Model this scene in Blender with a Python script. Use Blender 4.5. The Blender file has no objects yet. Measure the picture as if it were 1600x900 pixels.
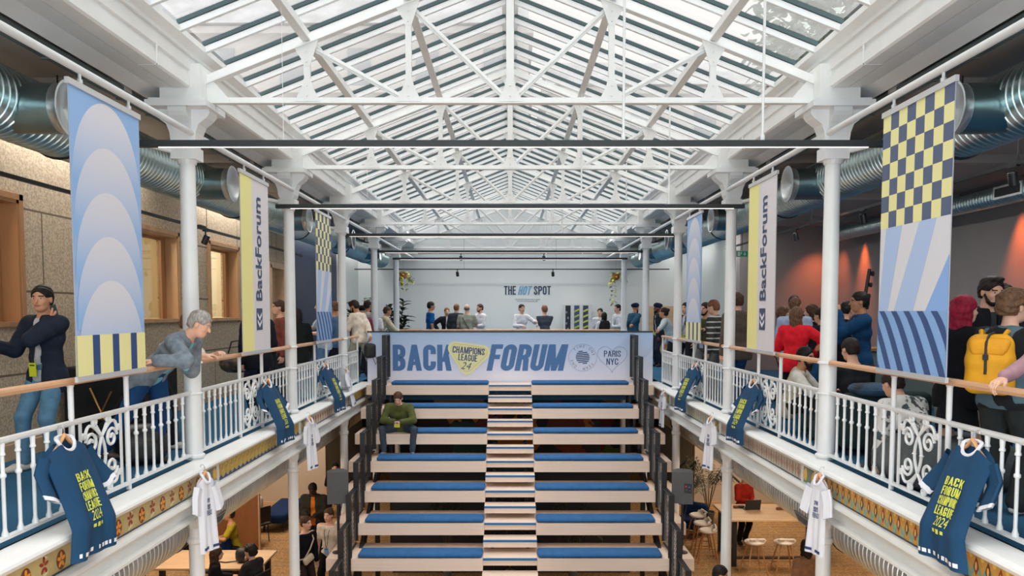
import bpy, math, random
import numpy as np
from mathutils import Vector, Matrix
PI = math.pi
C = bpy.context.scene.collection
SC = bpy.context.scene

# ------------------------------------------------------------------ camera, sky, light, exposure
cam_d = bpy.data.cameras.new('camera')
cam = bpy.data.objects.new('camera', cam_d); C.objects.link(cam); SC.camera = cam
cam_d.sensor_width = 36.0
cam_d.lens = 1200.0 * 36.0 / 1600.0
cam_d.shift_x = 3.0 / 1600.0
cam_d.shift_y = 0.0677
cam_d.clip_end = 300
cam.location = (0, 0, 1.5)
cam.rotation_euler = (math.radians(90 - 3.35), 0, 0)

SC.view_settings.view_transform = 'Standard'
SC.view_settings.look = 'None'
SC.view_settings.gamma = 1.0
SC.view_settings.use_curve_mapping = False
SC.view_settings.exposure = 0.18
SC.render.film_transparent = False
try:
    SC.cycles.max_bounces = 7
    SC.cycles.diffuse_bounces = 4
    SC.cycles.glossy_bounces = 3
    SC.cycles.transparent_max_bounces = 12
    SC.cycles.sample_clamp_indirect = 6
    SC.cycles.caustics_reflective = False
    SC.cycles.caustics_refractive = False
    SC.cycles.use_denoising = True
except Exception:
    pass

# overcast sky: brighter towards the zenith than near the horizon
W = bpy.data.worlds.new('overcast_sky'); SC.world = W; W.use_nodes = True
nt = W.node_tree; nt.nodes.clear()
out = nt.nodes.new('ShaderNodeOutputWorld'); bg = nt.nodes.new('ShaderNodeBackground')
tc = nt.nodes.new('ShaderNodeTexCoord'); sp = nt.nodes.new('ShaderNodeSeparateXYZ'); rp = nt.nodes.new('ShaderNodeMapRange')
nt.links.new(tc.outputs['Generated'], sp.inputs[0]); nt.links.new(sp.outputs['Z'], rp.inputs[0])
SKY_H, SKY_Z = 0.74, 4.6
rp.inputs[1].default_value = 0.50; rp.inputs[2].default_value = 1.0; rp.inputs[3].default_value = SKY_H; rp.inputs[4].default_value = SKY_Z
nt.links.new(rp.outputs[0], bg.inputs[1]); bg.inputs[0].default_value = (1.0, 0.98, 0.965, 1)
nt.links.new(bg.outputs[0], out.inputs[0])

def area_light(name, loc, rot, sx, sy, power, col=(1, 1, 1)):
    d = bpy.data.lights.new(name, 'AREA'); d.shape = 'RECTANGLE'; d.size = sx; d.size_y = sy; d.energy = power; d.color = col
    o = bpy.data.objects.new(name, d); C.objects.link(o); o.location = loc; o.rotation_euler = rot
    return o
def point_light(name, loc, power, col=(1, 1, 1), r=0.12):
    d = bpy.data.lights.new(name, 'POINT'); d.energy = power; d.color = col; d.shadow_soft_size = r
    o = bpy.data.objects.new(name, d); C.objects.link(o); o.location = loc
    return o
def spot_light(name, loc, target, power, col=(1, 1, 1), ang=70, blend=0.5, r=0.04):
    d = bpy.data.lights.new(name, 'SPOT'); d.energy = power; d.color = col; d.spot_size = math.radians(ang); d.spot_blend = blend; d.shadow_soft_size = r
    o = bpy.data.objects.new(name, d); C.objects.link(o); o.location = loc
    o.rotation_euler = (Vector(target) - Vector(loc)).to_track_quat('-Z', 'Y').to_euler()
    return o
# added fill light from behind the camera, with no window there
area_light('front_fill_light', (0, -2.6, 2.4), (math.radians(90), 0, 0), 8.0, 3.4, 350, (0.95, 0.98, 1))
# second unseen fill, added low to brighten undersides and the ground floor
area_light('front_fill_light', (0, 0.9, -2.0), (math.radians(100), 0, 0), 6.0, 2.6, 170, (1, 0.98, 0.95))
# added fill hidden behind the gallery ducts, and warm ceiling lamps below
for sx_ in (-1, 1):
    for yy_, pw_ in ((4.0, 46), (9.0, 50), (14.0, 50), (19.5, 34), (24.0, 22)):
        area_light('gallery_fill_light', ((-4.86 if sx_ < 0 else 5.4), yy_, 3.66), (0, 0, 0), 0.35, 3.2, pw_, (1, 0.96, 0.92))
    for yy_, pw_ in ((8.0, 30), (13.5, 70), (18.5, 60)):
        area_light('lower_ceiling_light', (sx_ * 5.6, yy_, -0.62), (0, 0, 0), 1.2, 2.0, pw_, (1, 0.80, 0.60))
area_light('far_fill_light', (0, 23.9, 3.95), (math.radians(-20), 0, 0), 6.0, 0.5, 60, (1, 0.96, 0.92))  # added fill under the far end of the roof, no fitting there
for yy_, zz_ in ((18.3, 1.0), (12.7, 1.0), (9.0, 1.2)):
    spot_light('orange_wall_light', (8.15, yy_, 3.62), (8.30, yy_, zz_), 420, (1, 0.17, 0.04), 46, 1.0)
spot_light('orange_wall_light', (7.9, 19.2, 3.6), (8.0, 19.95, 1.2), 160, (1, 0.22, 0.08), 80, 1.0)
for x_, y_ in ((5.2, 12.5), (6.5, 16.0)):
    spot_light('orange_wall_light', (x_, y_, 3.3), (x_ + 1.5, y_ + 1.0, 0.8), 25, (1, 0.3, 0.12), 80, 0.8)

# ------------------------------------------------------------------ materials
MATS = {}
def mat(name, col, rough=0.6, metal=0.0, noise=0.0, scale=8.0, bump=0.0, emit=None, es=1.0, spec=0.5, stretch=(1, 1, 1), col2=None):
    """Principled material with an optional procedural mottling and bump."""
    if name in MATS: return MATS[name]
    m = bpy.data.materials.new(name); m.use_nodes = True
    t = m.node_tree; b = t.nodes['Principled BSDF']
    b.inputs['Base Color'].default_value = (*col, 1); b.inputs['Roughness'].default_value = rough; b.inputs['Metallic'].default_value = metal
    b.inputs['Specular IOR Level'].default_value = spec
    if noise or bump or col2:
        co = t.nodes.new('ShaderNodeTexCoord'); mp = t.nodes.new('ShaderNodeMapping'); n = t.nodes.new('ShaderNodeTexNoise')
        mp.inputs['Scale'].default_value = stretch
        t.links.new(co.outputs['Object'], mp.inputs[0]); t.links.new(mp.outputs[0], n.inputs['Vector'])
        n.inputs['Scale'].default_value = scale; n.inputs['Detail'].default_value = 4
        r = t.nodes.new('ShaderNodeValToRGB')
        c2 = col2 if col2 else tuple(min(1, c * (1 + noise)) for c in col)
        c1 = col if col2 else tuple(c * (1 - noise) for c in col)
        r.color_ramp.elements[0].color = (*c1, 1); r.color_ramp.elements[1].color = (*c2, 1)
        r.color_ramp.elements[0].position = 0.35; r.color_ramp.elements[1].position = 0.65
        t.links.new(n.outputs['Fac'], r.inputs[0]); t.links.new(r.outputs[0], b.inputs['Base Color'])
        if bump:
            bp = t.nodes.new('ShaderNodeBump'); bp.inputs['Strength'].default_value = bump; bp.inputs['Distance'].default_value = 0.01
            t.links.new(n.outputs['Fac'], bp.inputs['Height']); t.links.new(bp.outputs[0], b.inputs['Normal'])
    if emit:
        b.inputs['Emission Color'].default_value = (*emit, 1); b.inputs['Emission Strength'].default_value = es
    MATS[name] = m; return m
def srgb(r, g, b):
    f = lambda c: ((c / 255 + 0.055) / 1.055) ** 2.4 if c > 10 else c / 255 / 12.92
    return (f(r), f(g), f(b))
def cloth(r, g, b, n=0.12, sc=14, rough=0.85):
    return mat('fabric_%d_%d_%d' % (r, g, b), srgb(r, g, b), rough, 0, n, sc, 0.25, spec=0.2)
WHITE = mat('white_paint', (0.80, 0.82, 0.82), 0.42, noise=0.015, scale=5)
CREAM = mat('white_beam_paint', (0.80, 0.82, 0.81), 0.5, noise=0.03, scale=3)
IRON = mat('white_iron_paint', (0.77, 0.80, 0.81), 0.38, noise=0.02, scale=9)
BLACK = mat('black_metal', (0.012, 0.014, 0.017), 0.42)
RUBBER = mat('black_plastic', (0.02, 0.02, 0.022), 0.55)
DGREEN = mat('dark_aluminium', (0.014, 0.021, 0.024), 0.45)
BARGREEN = mat('teal_grey_glazing_bar', (0.055, 0.10, 0.11), 0.5)
OAKR = mat('oak_handrail', srgb(206, 160, 122), 0.4, noise=0.12, scale=6, stretch=(1, 0.12, 1))
BEECH = mat('pale_beech', srgb(234, 212, 194), 0.5, noise=0.035, scale=9, stretch=(0.12, 1, 6))
WOOD = mat('warm_wood', srgb(176, 126, 84), 0.5, noise=0.14, scale=5, stretch=(1, 1, 0.15))
WOODL = mat('light_wood', srgb(214, 180, 142), 0.5, noise=0.08, scale=6, stretch=(0.2, 1, 1))
BLUEC = mat('blue_cushion', srgb(50, 98, 148), 0.9, noise=0.08, scale=7, bump=0.15, spec=0.2)
BLUET = mat('blue_trim', srgb(40, 106, 160), 0.7)
NAVY = mat('navy_fabric', srgb(22, 48, 92), 0.85, noise=0.1, scale=12, spec=0.2)
YEL = mat('yellow_badge', srgb(206, 214, 40), 0.5)
GREENS = mat('exit_sign_green', srgb(20, 120, 84), 0.5, emit=srgb(20, 130, 90), es=0.25)
WHITEP = mat('white_print', (0.85, 0.86, 0.88), 0.6)
LED = mat('led_strip', (1, 0.95, 0.9), 0.5, emit=(1, 0.86, 0.76), es=1.6)

# ------------------------------------------------------------------ mesh collector
class MB:
    def __init__(s): s.v = []; s.f = []; s.m = []; s.mats = []
    def mi(s, m):
        if m is None: return 0
        if m not in s.mats: s.mats.append(m)
        return s.mats.index(m)
    def add(s, vs, fs, m=None):
        n = len(s.v); s.v += [tuple(p) for p in vs]; k = s.mi(m)
        for f in fs: s.f.append([n + i for i in f]); s.m.append(k)
        return s
    def box(s, c, d, m=None, rz=0.0, R=None):
        x, y, z = (q / 2 for q in d)
        vs = [Vector((a * x, b * y, e * z)) for a in (-1, 1) for b in (-1, 1) for e in (-1, 1)]
        if R is None and rz: R = Matrix.Rotation(rz, 3, 'Z')
        if R is not None: vs = [R @ q for q in vs]
        vs = [q + Vector(c) for q in vs]
        return s.add(vs, [(0, 1, 3, 2), (4, 6, 7, 5), (0, 4, 5, 1), (2, 3, 7, 6), (0, 2, 6, 4), (1, 5, 7, 3)], m)
    def rbox(s, c, d, r, m=None, rz=0.0, R=None, puff=0.0):
        """box with rounded edges: a superellipsoid-like grid"""
        n = 5; vs = []; fs = []; hx, hy, hz = (q / 2 for q in d); r = min(r, hx, hy, hz)
        if R is None: R = Matrix.Rotation(rz, 3, 'Z')
        def pt(p):
            q = Vector((max(-hx + r, min(hx - r, p[0])), max(-hy + r, min(hy - r, p[1])), max(-hz + r, min(hz - r, p[2]))))
            e = Vector(p) - q
            if e.length > 1e-9: q = q + e.normalized() * r
            return q
        def ticks(h):
            a = [-h, -h + r * 0.3, -h + r]; b = [h - r, h - r * 0.3, h]
            mid = [(-h + r) + (2 * h - 2 * r) * k / 4 for k in (1, 2, 3)] if h > r * 1.05 else [0]
            return a + mid + b
        for ax in range(3):
            A, B = [i for i in range(3) if i != ax]; H = (hx, hy, hz)
            ta, tb = ticks(H[A]), ticks(H[B])
            for sg in (-1, 1):
                base = len(vs)
                for a in ta:
                    for b in tb:
                        p = [0, 0, 0]; p[ax] = sg * H[ax]; p[A] = a; p[B] = b
                        q = pt(p)
                        if puff: q = q * 1.0; q[ax] += sg * puff * (1 - (a / H[A]) ** 2) * (1 - (b / H[B]) ** 2)
                        vs.append(R @ q + Vector(c))
                nb = len(tb)
                for i in range(len(ta) - 1):
                    for j in range(nb - 1):
                        f = (base + i * nb + j, base + (i + 1) * nb + j, base + (i + 1) * nb + j + 1, base + i * nb + j + 1)
                        fs.append(f if (sg > 0) != (ax == 1) else f[::-1])
        return s.add(vs, fs, m)
    def tube(s, pts, r, n=8, m=None, cap=True, closed=False):
        pts = [Vector(p) for p in pts]; rs = r if isinstance(r, (list, tuple)) else [r] * len(pts)
        vs = []; fs = []; prev = None; L = len(pts)
        for i, p in enumerate(pts):
            if closed: t = pts[(i + 1) % L] - pts[i - 1]
            else: t = pts[min(i + 1, L - 1)] - pts[max(i - 1, 0)]
            if t.length < 1e-9: t = Vector((0, 0, 1))
            t.normalize()
            if prev is None:
                u = t.orthogonal().normalized()
            else:
                u = prev - t * prev.dot(t)
                if u.length < 1e-6: u = t.orthogonal()
                u.normalize()
            prev = u; w = t.cross(u)
            for k in range(n):
                a = 2 * PI * k / n
                vs.append(p + (u * math.cos(a) + w * math.sin(a)) * rs[i])
        R_ = L if closed else L - 1
        for i in range(R_):
            j = (i + 1) % L
            for k in range(n):
                k2 = (k + 1) % n
                fs.append((i * n + k, i * n + k2, j * n + k2, j * n + k))
        if cap and not closed:
            fs.append(tuple(range(n))[::-1]); fs.append(tuple((L - 1) * n + k for k in range(n)))
        return s.add(vs, fs, m)
    def lathe(s, prof, c=(0, 0, 0), n=16, m=None, R=None, sx=1, sy=1):
        """prof: (radius, height) pairs turned about local z"""
        vs = []; fs = []
        for (r, h) in prof:
            for k in range(n):
                a = 2 * PI * k / n + PI / n
                p = Vector((r * math.cos(a) * sx, r * math.sin(a) * sy, h))
                if R is not None: p = R @ p
                vs.append(p + Vector(c))
        for i in range(len(prof) - 1):
            for k in range(n):
                k2 = (k + 1) % n
                fs.append((i * n + k, i * n + k2, (i + 1) * n + k2, (i + 1) * n + k))
        if prof[0][0] > 1e-5: fs.append(tuple(range(n))[::-1])
        if prof[-1][0] > 1e-5: fs.append(tuple((len(prof) - 1) * n + k for k in range(n)))
        return s.add(vs, fs, m)
    def prism(s, poly, O, U, V, th, m=None):
        """polygon (u,v) extruded by th along U x V"""
        O, U, V = Vector(O), Vector(U), Vector(V); N = U.cross(V).normalized()
        a = [O + U * p[0] + V * p[1] for p in poly]; b = [p + N * th for p in a]; n = len(poly)
        fs = [tuple(range(n))[::-1], tuple(range(n, 2 * n))] + [(i, (i + 1) % n, n + (i + 1) % n, n + i) for i in range(n)]
        return s.add(a + b, fs, m)
    def poly(s, poly, O, U, V, m=None):
        O, U, V = Vector(O), Vector(U), Vector(V)
        return s.add([O + U * p[0] + V * p[1] for p in poly], [tuple(range(len(poly)))], m)
    def bar(s, a, b, w, h, m=None, up=(0, 0, 1)):
        a, b = Vector(a), Vector(b); t = (b - a); L = t.length; t.normalize()
        sd = t.cross(Vector(up)).normalized(); u = sd.cross(t)
        R = Matrix((t, sd, u)).transposed()
        return s.box((a + b) / 2, (L, w, h), m, R=R)
    def build(s, name, m=None, parent=None, smooth=False, link=True):
        me = bpy.data.meshes.new(name); me.from_pydata(s.v, [], s.f)
        ms = s.mats if s.mats else [m]
        for q in ms: me.materials.append(q)
        if s.mats: me.polygons.foreach_set('material_index', s.m)
        if smooth:
            me.polygons.foreach_set('use_smooth', [True] * len(me.polygons))
            try: me.set_sharp_from_angle(angle=math.radians(40))
            except Exception: pass
        me.update()
        o = bpy.data.objects.new(name, me)
        if link: C.objects.link(o)
        if parent: o.parent = parent
        return o
def thing(name, label, cat, loc=(0, 0, 0), rz=0.0, group=None):
    o = bpy.data.objects.new(name, None); C.objects.link(o); o.empty_display_size = 0.1
    o.location = loc; o.rotation_euler = (0, 0, rz); o['label'] = label; o['category'] = cat
    if group: o['group'] = group
    return o
def tag(o, label, cat, group=None):
    o['label'] = label; o['category'] = cat
    if group: o['group'] = group
    return o
def struct(o, label=None):
    o['kind'] = 'structure'
    if label: o['label'] = label
    return o
def dup(root, loc=None, rz=None, label=None, sub=True):
    def cp(o, par):
        c = o.copy(); C.objects.link(c)
        if par: c.parent = par
        for ch in o.children: cp(ch, c)
        return c
    r = cp(root, None)
    if loc is not None: r.location = loc
    if rz is not None: r.rotation_euler = (0, 0, rz)
    if label: r['label'] = label
    return r
def text_mesh(txt, size, name='lettering', m=None, parent=None, sx=1.0, bold=0.0, shear=0.0, spacing=1.0, depth=0.0, align='LEFT', R=None, loc=(0, 0, 0), link=True):
    cu = bpy.data.curves.new(name, 'FONT'); cu.body = txt; cu.size = 1.0; cu.offset = bold; cu.shear = shear; cu.space_character = spacing
    cu.align_x = align; cu.extrude = 0; cu.resolution_u = 4
    o = bpy.data.objects.new(name, cu); C.objects.link(o)
    me = bpy.data.meshes.new_from_object(o.evaluated_get(bpy.context.evaluated_depsgraph_get()))
    bpy.data.objects.remove(o)
    n = len(me.vertices); co = np.empty(n * 3); me.vertices.foreach_get('co', co); co = co.reshape(-1, 3)
    co[:, 0] *= size * sx; co[:, 1] *= size
    me.vertices.foreach_set('co', co.ravel()); me.materials.clear(); me.materials.append(m); me.update()
    me.name = name
    o = bpy.data.objects.new(name, me)
    if link: C.objects.link(o)
    M = (R.to_4x4() if R is not None else Matrix.Identity(4)); M.translation = Vector(loc)
    if parent: o.parent = parent
    o.matrix_local = M
    return o
R_FRONT = Matrix(((1, 0, 0), (0, 0, -1), (0, 1, 0)))          # text plane facing -y (towards the photographer)
# condensed capitals built from strokes (unit height); every stroke is a list of quads
def _arc(cx, cz, rx, rz, a0, a1, sw, n=9):
    q = []
    for i in range(n):
        a, b = math.radians(a0 + (a1 - a0) * i / n), math.radians(a0 + (a1 - a0) * (i + 1) / n)
        q.append([(cx + (rx - sw) * math.cos(a), cz + (rz - sw) * math.sin(a)), (cx + rx * math.cos(a), cz + rz * math.sin(a)), (cx + rx * math.cos(b), cz + rz * math.sin(b)), (cx + (rx - sw) * math.cos(b), cz + (rz - sw) * math.sin(b))])
    return q
def glyph(ch, s):
    R = lambda a, b, c, d: [[(a, b), (c, b), (c, d), (a, d)]]
    D = lambda a, b, c, d, w: [[(a, b), (a + w, b), (c + w, d), (c, d)]]
    w = 0.46; r = w / 2; h = s * 0.9; St = R(0, 0, s, 1)
    bowl = lambda z0, z1: R(s, z1 - h, w - r, z1) + R(s, z0, w - r, z0 + h) + _arc(w - r, z1 - r, r, r, 0, 90, s) + _arc(w - r, z0 + r, r, r, -90, 0, s) + (R(w - s, z0 + r, w, z1 - r) if z1 - z0 > 2 * r + 1e-3 else [])
    if ch == 'A': w = 0.54; return D(0, 0, w / 2 - s / 2, 1, s) + D(w - s, 0, w / 2 - s / 2, 1, s) + R(s * 0.8, 0.22, w - s * 0.8, 0.22 + h * .8), w
    if ch == 'B': return St + bowl(0, 0.55) + bowl(0.45, 1.0), w
    if ch in 'CG': return R(0, r, s, 1 - r) + _arc(r, 1 - r, r, r, 0, 180, s) + _arc(r, r, r, r, 180, 360, s) + R(w - s, 0.64, w, 1 - r) + R(w - s, r, w, 0.36 if ch == 'C' else 0.5) + ([] if ch == 'C' else R(r, 0.40, w - s, 0.52)), w
    if ch == 'K': w = 0.52; return St + D(s * 0.8, 0.34, w - s, 1, s) + D(w - s * 1.02, 0, s * 1.15, 0.62, s * 1.02), w
    if ch == 'F': w = 0.40; return St + R(s, 1 - h, w, 1) + R(s, 0.44, w * 0.92, 0.44 + h), w
    if ch == 'E': w = 0.40; return St + R(s, 1 - h, w, 1) + R(s, 0.44, w * 0.92, 0.44 + h) + R(s, 0, w, h), w
    if ch == 'L': w = 0.38; return St + R(s, 0, w, h), w
    if ch == 'O': return R(0, r, s, 1 - r) + R(w - s, r, w, 1 - r) + _arc(r, 1 - r, r, r, 0, 180, s, 14) + _arc(r, r, r, r, 180, 360, s, 14), w
    if ch in 'PR': return St + bowl(0.42, 1.0) + (D(w - s, 0, w - s * 1.25, 0.47, s) if ch == 'R' else []), w
    if ch == 'U': return R(0, r, s, 1) + R(w - s, r, w, 1) + _arc(r, r, r, r, 180, 360, s, 14), w
    if ch == 'M': w = 0.66; return St + R(w - s, 0, w, 1) + D(w / 2 - s / 2, 0, s * 0.25, 1, s * .95) + D(w / 2 - s / 2, 0, w - s * 1.2, 1, s * .95), w
    if ch == 'N': w = 0.48; return St + R(w - s, 0, w, 1) + D(w - s * 1.1, 0, s * 0.1, 1, s), w
    if ch == 'H': return St + R(w - s, 0, w, 1) + R(s, 0.44, w - s, 0.44 + h), w
    if ch == 'I': return St, s
    if ch == 'T': w = 0.44; return R(w / 2 - s / 2, 0, w / 2 + s / 2, 1 - h) + R(0, 1 - h, w, 1), w
    if ch == 'Y': w = 0.50; return R(w / 2 - s / 2, 0, w / 2 + s / 2, 0.45) + D(w / 2 - s / 2, 0.4, 0, 1, s) + D(w / 2 - s / 2, 0.4, w - s, 1, s), w
    if ch == 'S': return _arc(r, 1 - r, r, r, 0, 200, s) + _arc(r, r, r, r, 180, 380, s) + [[(0, 1 - r), (s, 1 - r), (w, r), (w - s, r)]] + R(w - s, 0.66, w, 1 - r) + R(0, r, s, 0.34), w
    return [], 0.22
def cond_text(txt, x0, x1, z0, z1, m, parent, sw=0.15, shear=0.0, rot=0.0, fn=None, y=0.0, name='lettering', gap=0.07):
    qs = []; x = 0
    for ch in txt:
        g, w = glyph(ch, sw)
        for k_, q in enumerate(g): qs.append(([(p[0] + x, p[1]) for p in q], k_))
        x += w + gap
    tw = x - gap; H_ = z1 - z0; sx_ = (x1 - x0 - shear * H_) / tw; b = MB(); ca_, sa_ = math.cos(rot), math.sin(rot); cx_, cz_ = (x0 + x1) / 2, (z0 + z1) / 2
    for q, k_ in qs:
        pts = []
        for u, v in q:
            X, Z = x0 + u * sx_ + shear * v * H_ - cx_, z0 + v * H_ - cz_
            X, Z = cx_ + X * ca_ - Z * sa_, cz_ + X * sa_ + Z * ca_
            pts.append((X, y - 0.0003 * (k_ % 12), Z) if fn is None else fn(X, Z, 0.0003 * (k_ % 12)))
        b.add(pts, [(0, 1, 2, 3)])
    return b.build(name, m, parent)
WCOL, ZF, ZG = 3.24, 0.0, -3.70
COLY = [7.81 + 3.53 * k for k in range(5)]
BAY = 3.53
# ------------------------------------------------------------------ the room
def node_mat(name): 
    m = bpy.data.materials.new(name); m.use_nodes = True; return m, m.node_tree, m.node_tree.nodes['Principled BSDF']
def panel_mat(name, c1, c2, seam, bw, bh, sc=60, axes='YZ', mortar=0.012):
    m, t, b = node_mat(name)
    co = t.nodes.new('ShaderNodeTexCoord'); sp = t.nodes.new('ShaderNodeSeparateXYZ'); cb = t.nodes.new('ShaderNodeCombineXYZ')
    t.links.new(co.outputs['Object'], sp.inputs[0]); t.links.new(sp.outputs[axes[0]], cb.inputs[0]); t.links.new(sp.outputs[axes[1]], cb.inputs[1])
    br = t.nodes.new('ShaderNodeTexBrick'); br.inputs['Scale'].default_value = 1; br.inputs['Brick Width'].default_value = bw; br.inputs['Row Height'].default_value = bh
    br.inputs['Mortar Size'].default_value = mortar; br.inputs['Mortar'].default_value = (*seam, 1); br.inputs['Mortar Smooth'].default_value = 0.1
    n = t.nodes.new('ShaderNodeTexNoise'); n.inputs['Scale'].default_value = sc; n.inputs['Detail'].default_value = 5
    t.links.new(co.outputs['Object'], n.inputs[0]); r = t.nodes.new('ShaderNodeValToRGB')
    r.color_ramp.elements[0].position = 0.38; r.color_ramp.elements[1].position = 0.62
    r.color_ramp.elements[0].color = (*c1, 1); r.color_ramp.elements[1].color = (*c2, 1)
    t.links.new(n.outputs['Fac'], r.inputs[0]); t.links.new(r.outputs[0], br.inputs['Color1']); t.links.new(r.outputs[0], br.inputs['Color2'])
    t.links.new(cb.outputs[0], br.inputs['Vector']); t.links.new(br.outputs['Color'], b.inputs['Base Color']); b.inputs['Roughness'].default_value = 0.85
    return m
OSB = panel_mat('wood_wool_panel', srgb(176, 156, 130), srgb(214, 196, 168), srgb(116, 100, 82), 2.4, 0.86, 45)
CARPET = mat('blue_carpet', srgb(52, 98, 130), 0.95, noise=0.12, scale=60, bump=0.3, spec=0.1)
PALE = mat('pale_wall_paint', (0.70, 0.755, 0.745), 0.7, noise=0.01, scale=2)
FARW = mat('far_wall_paint', (0.76, 0.80, 0.80), 0.7, noise=0.01, scale=2)
GREYW = mat('warm_grey_wall_paint', (0.33, 0.305, 0.295), 0.75, noise=0.03, scale=2)
BEIGE = mat('beige_wall_paint', (0.62, 0.52, 0.42), 0.75, noise=0.02, scale=2)
DNAVY = mat('dark_navy_wall', srgb(28, 46, 78), 0.5, noise=0.04, scale=2)
CEILG = mat('gallery_ceiling_paint', (0.40, 0.38, 0.36), 0.8, noise=0.05, scale=1.5)
SLAB = mat('grey_soffit', (0.45, 0.44, 0.42), 0.8)
def sbox(name, x0, x1, y0, y1, z0, z1, m, label=None):
    b = MB(); b.box(((x0 + x1) / 2, (y0 + y1) / 2, (z0 + z1) / 2), (x1 - x0, y1 - y0, z1 - z0))
    return struct(b.build(name, m), label)
# floors
for sgn, xo in ((-1, 5.08), (1, 8.4)):
    a, b_ = sorted((sgn * 3.22, sgn * xo))
    sbox('floor', a, b_, -3.0, 25.8, -0.40, 0.0, CARPET)
    sbox('ceiling', *sorted((sgn * 3.22, sgn * 8.6)), -3.0, 25.8, -0.46, -0.405, SLAB)
sbox('floor', -3.22, 3.22, 16.62, 25.8, -0.40, 0.0, CARPET)
sbox('floor', -3.22, 3.22, -3.0, 1.6, -0.40, 0.0, CARPET)
# ground floor, timber with a patterned weave
m, t, b = node_mat('ground_floor_carpet')
co = t.nodes.new('ShaderNodeTexCoord'); br = t.nodes.new('ShaderNodeTexBrick'); br.inputs['Scale'].default_value = 1.0
br.inputs['Brick Width'].default_value = 0.9; br.inputs['Row Height'].default_value = 0.22; br.inputs['Mortar Size'].default_value = 0.02
br.inputs['Color1'].default_value = (*srgb(196, 150, 96), 1); br.inputs['Color2'].default_value = (*srgb(150, 130, 104), 1); br.inputs['Mortar'].default_value = (*srgb(214, 176, 124), 1)
n = t.nodes.new('ShaderNodeTexNoise'); n.inputs['Scale'].default_value = 26; mx = t.nodes.new('ShaderNodeMixRGB'); mx.inputs[0].default_value = 0.6
rr = t.nodes.new('ShaderNodeValToRGB'); rr.color_ramp.elements[0].position = 0.42; rr.color_ramp.elements[1].position = 0.58
rr.color_ramp.elements[0].color = (*srgb(150, 108, 62), 1); rr.color_ramp.elements[1].color = (*srgb(214, 172, 116), 1)
t.links.new(co.outputs['Object'], br.inputs['Vector']); t.links.new(co.outputs['Object'], n.inputs[0]); t.links.new(n.outputs['Fac'], rr.inputs[0])
t.links.new(br.outputs['Color'], mx.inputs[1]); t.links.new(rr.outputs[0], mx.inputs[2]); t.links.new(mx.outputs[0], b.inputs['Base Color']); b.inputs['Roughness'].default_value = 0.8
GFLOOR = m
sbox('floor', -9.2, 9.2, -3.0, 25.8, ZG - 0.3, ZG, GFLOOR)
# walls of the upper level; the left wall carries real openings
WX = -5.08
def wall_with_holes(name, x, th, y0, y1, z0, z1, holes, m):
    ys = sorted({y0, y1, *[h[0] for h in holes], *[h[1] for h in holes]}); bb = MB()
    for a, c in zip(ys[:-1], ys[1:]):
        mid = (a + c) / 2; hs = [h for h in holes if h[0] <= mid <= h[1]]; zs = z0
        for h in sorted(hs, key=lambda q: q[2]):
            if h[2] > zs: bb.box((x - th / 2, mid, (zs + h[2]) / 2), (th, c - a, h[2] - zs))
            zs = h[3]
        bb.box((x - th / 2, mid, (zs + z1) / 2), (th, c - a, z1 - zs))
    return struct(bb.build(name, m))
WINS = [(6.3, 7.98, 1.37, 2.66), (10.25, 11.76, 1.37, 2.66), (13.0, 14.36, 1.37, 2.66)]
DOORH = (16.3, 17.3, 0.0, 2.5)
wall_with_holes('wall_left', WX, 0.3, -3.0, 18.0, 0.0, 3.9, WINS + [DOORH], OSB)
sbox('wall_left', WX - 0.3, WX, 18.0, 22.6, 0, 3.9, DNAVY)
sbox('wall_left', WX - 0.3, WX, 22.6, 25.8, 0, 3.9, PALE)
sbox('wall_far', -5.4, 8.7, 25.8, 26.1, 0, 6.0, FARW)
sbox('wall_right', 8.4, 8.7, -3.0, 20.0, 0, 3.9, GREYW)
sbox('wall_right', 5.95, 8.7, 20.0, 20.3, 0, 3.9, GREYW)
sbox('wall_right', 5.95, 6.25, 20.3, 25.8, 0, 3.9, PALE)
sbox('wall_near', -5.4, 8.7, -3.3, -3.0, ZG, 3.9, PALE)
sbox('baseboard_left', WX, WX + 0.025, -3.0, 16.28, 0.0, 0.16, WOODL)
# gallery ceilings
sbox('ceiling', -5.38, -3.62, -3.0, 25.8, 3.72, 3.9, CEILG)
sbox('ceiling', 3.62, 8.6, -3.0, 25.8, 3.72, 3.9, CEILG)
for k in range(-2, 6):
    y = 7.81 + BAY * k - 0.4
    sbox('trim_beam', -5.07, -3.65, y, y + 0.14, 3.60, 3.72, CEILG); sbox('trim_beam', 3.65, 8.39, y, y + 0.14, 3.60, 3.72, CEILG)
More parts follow.
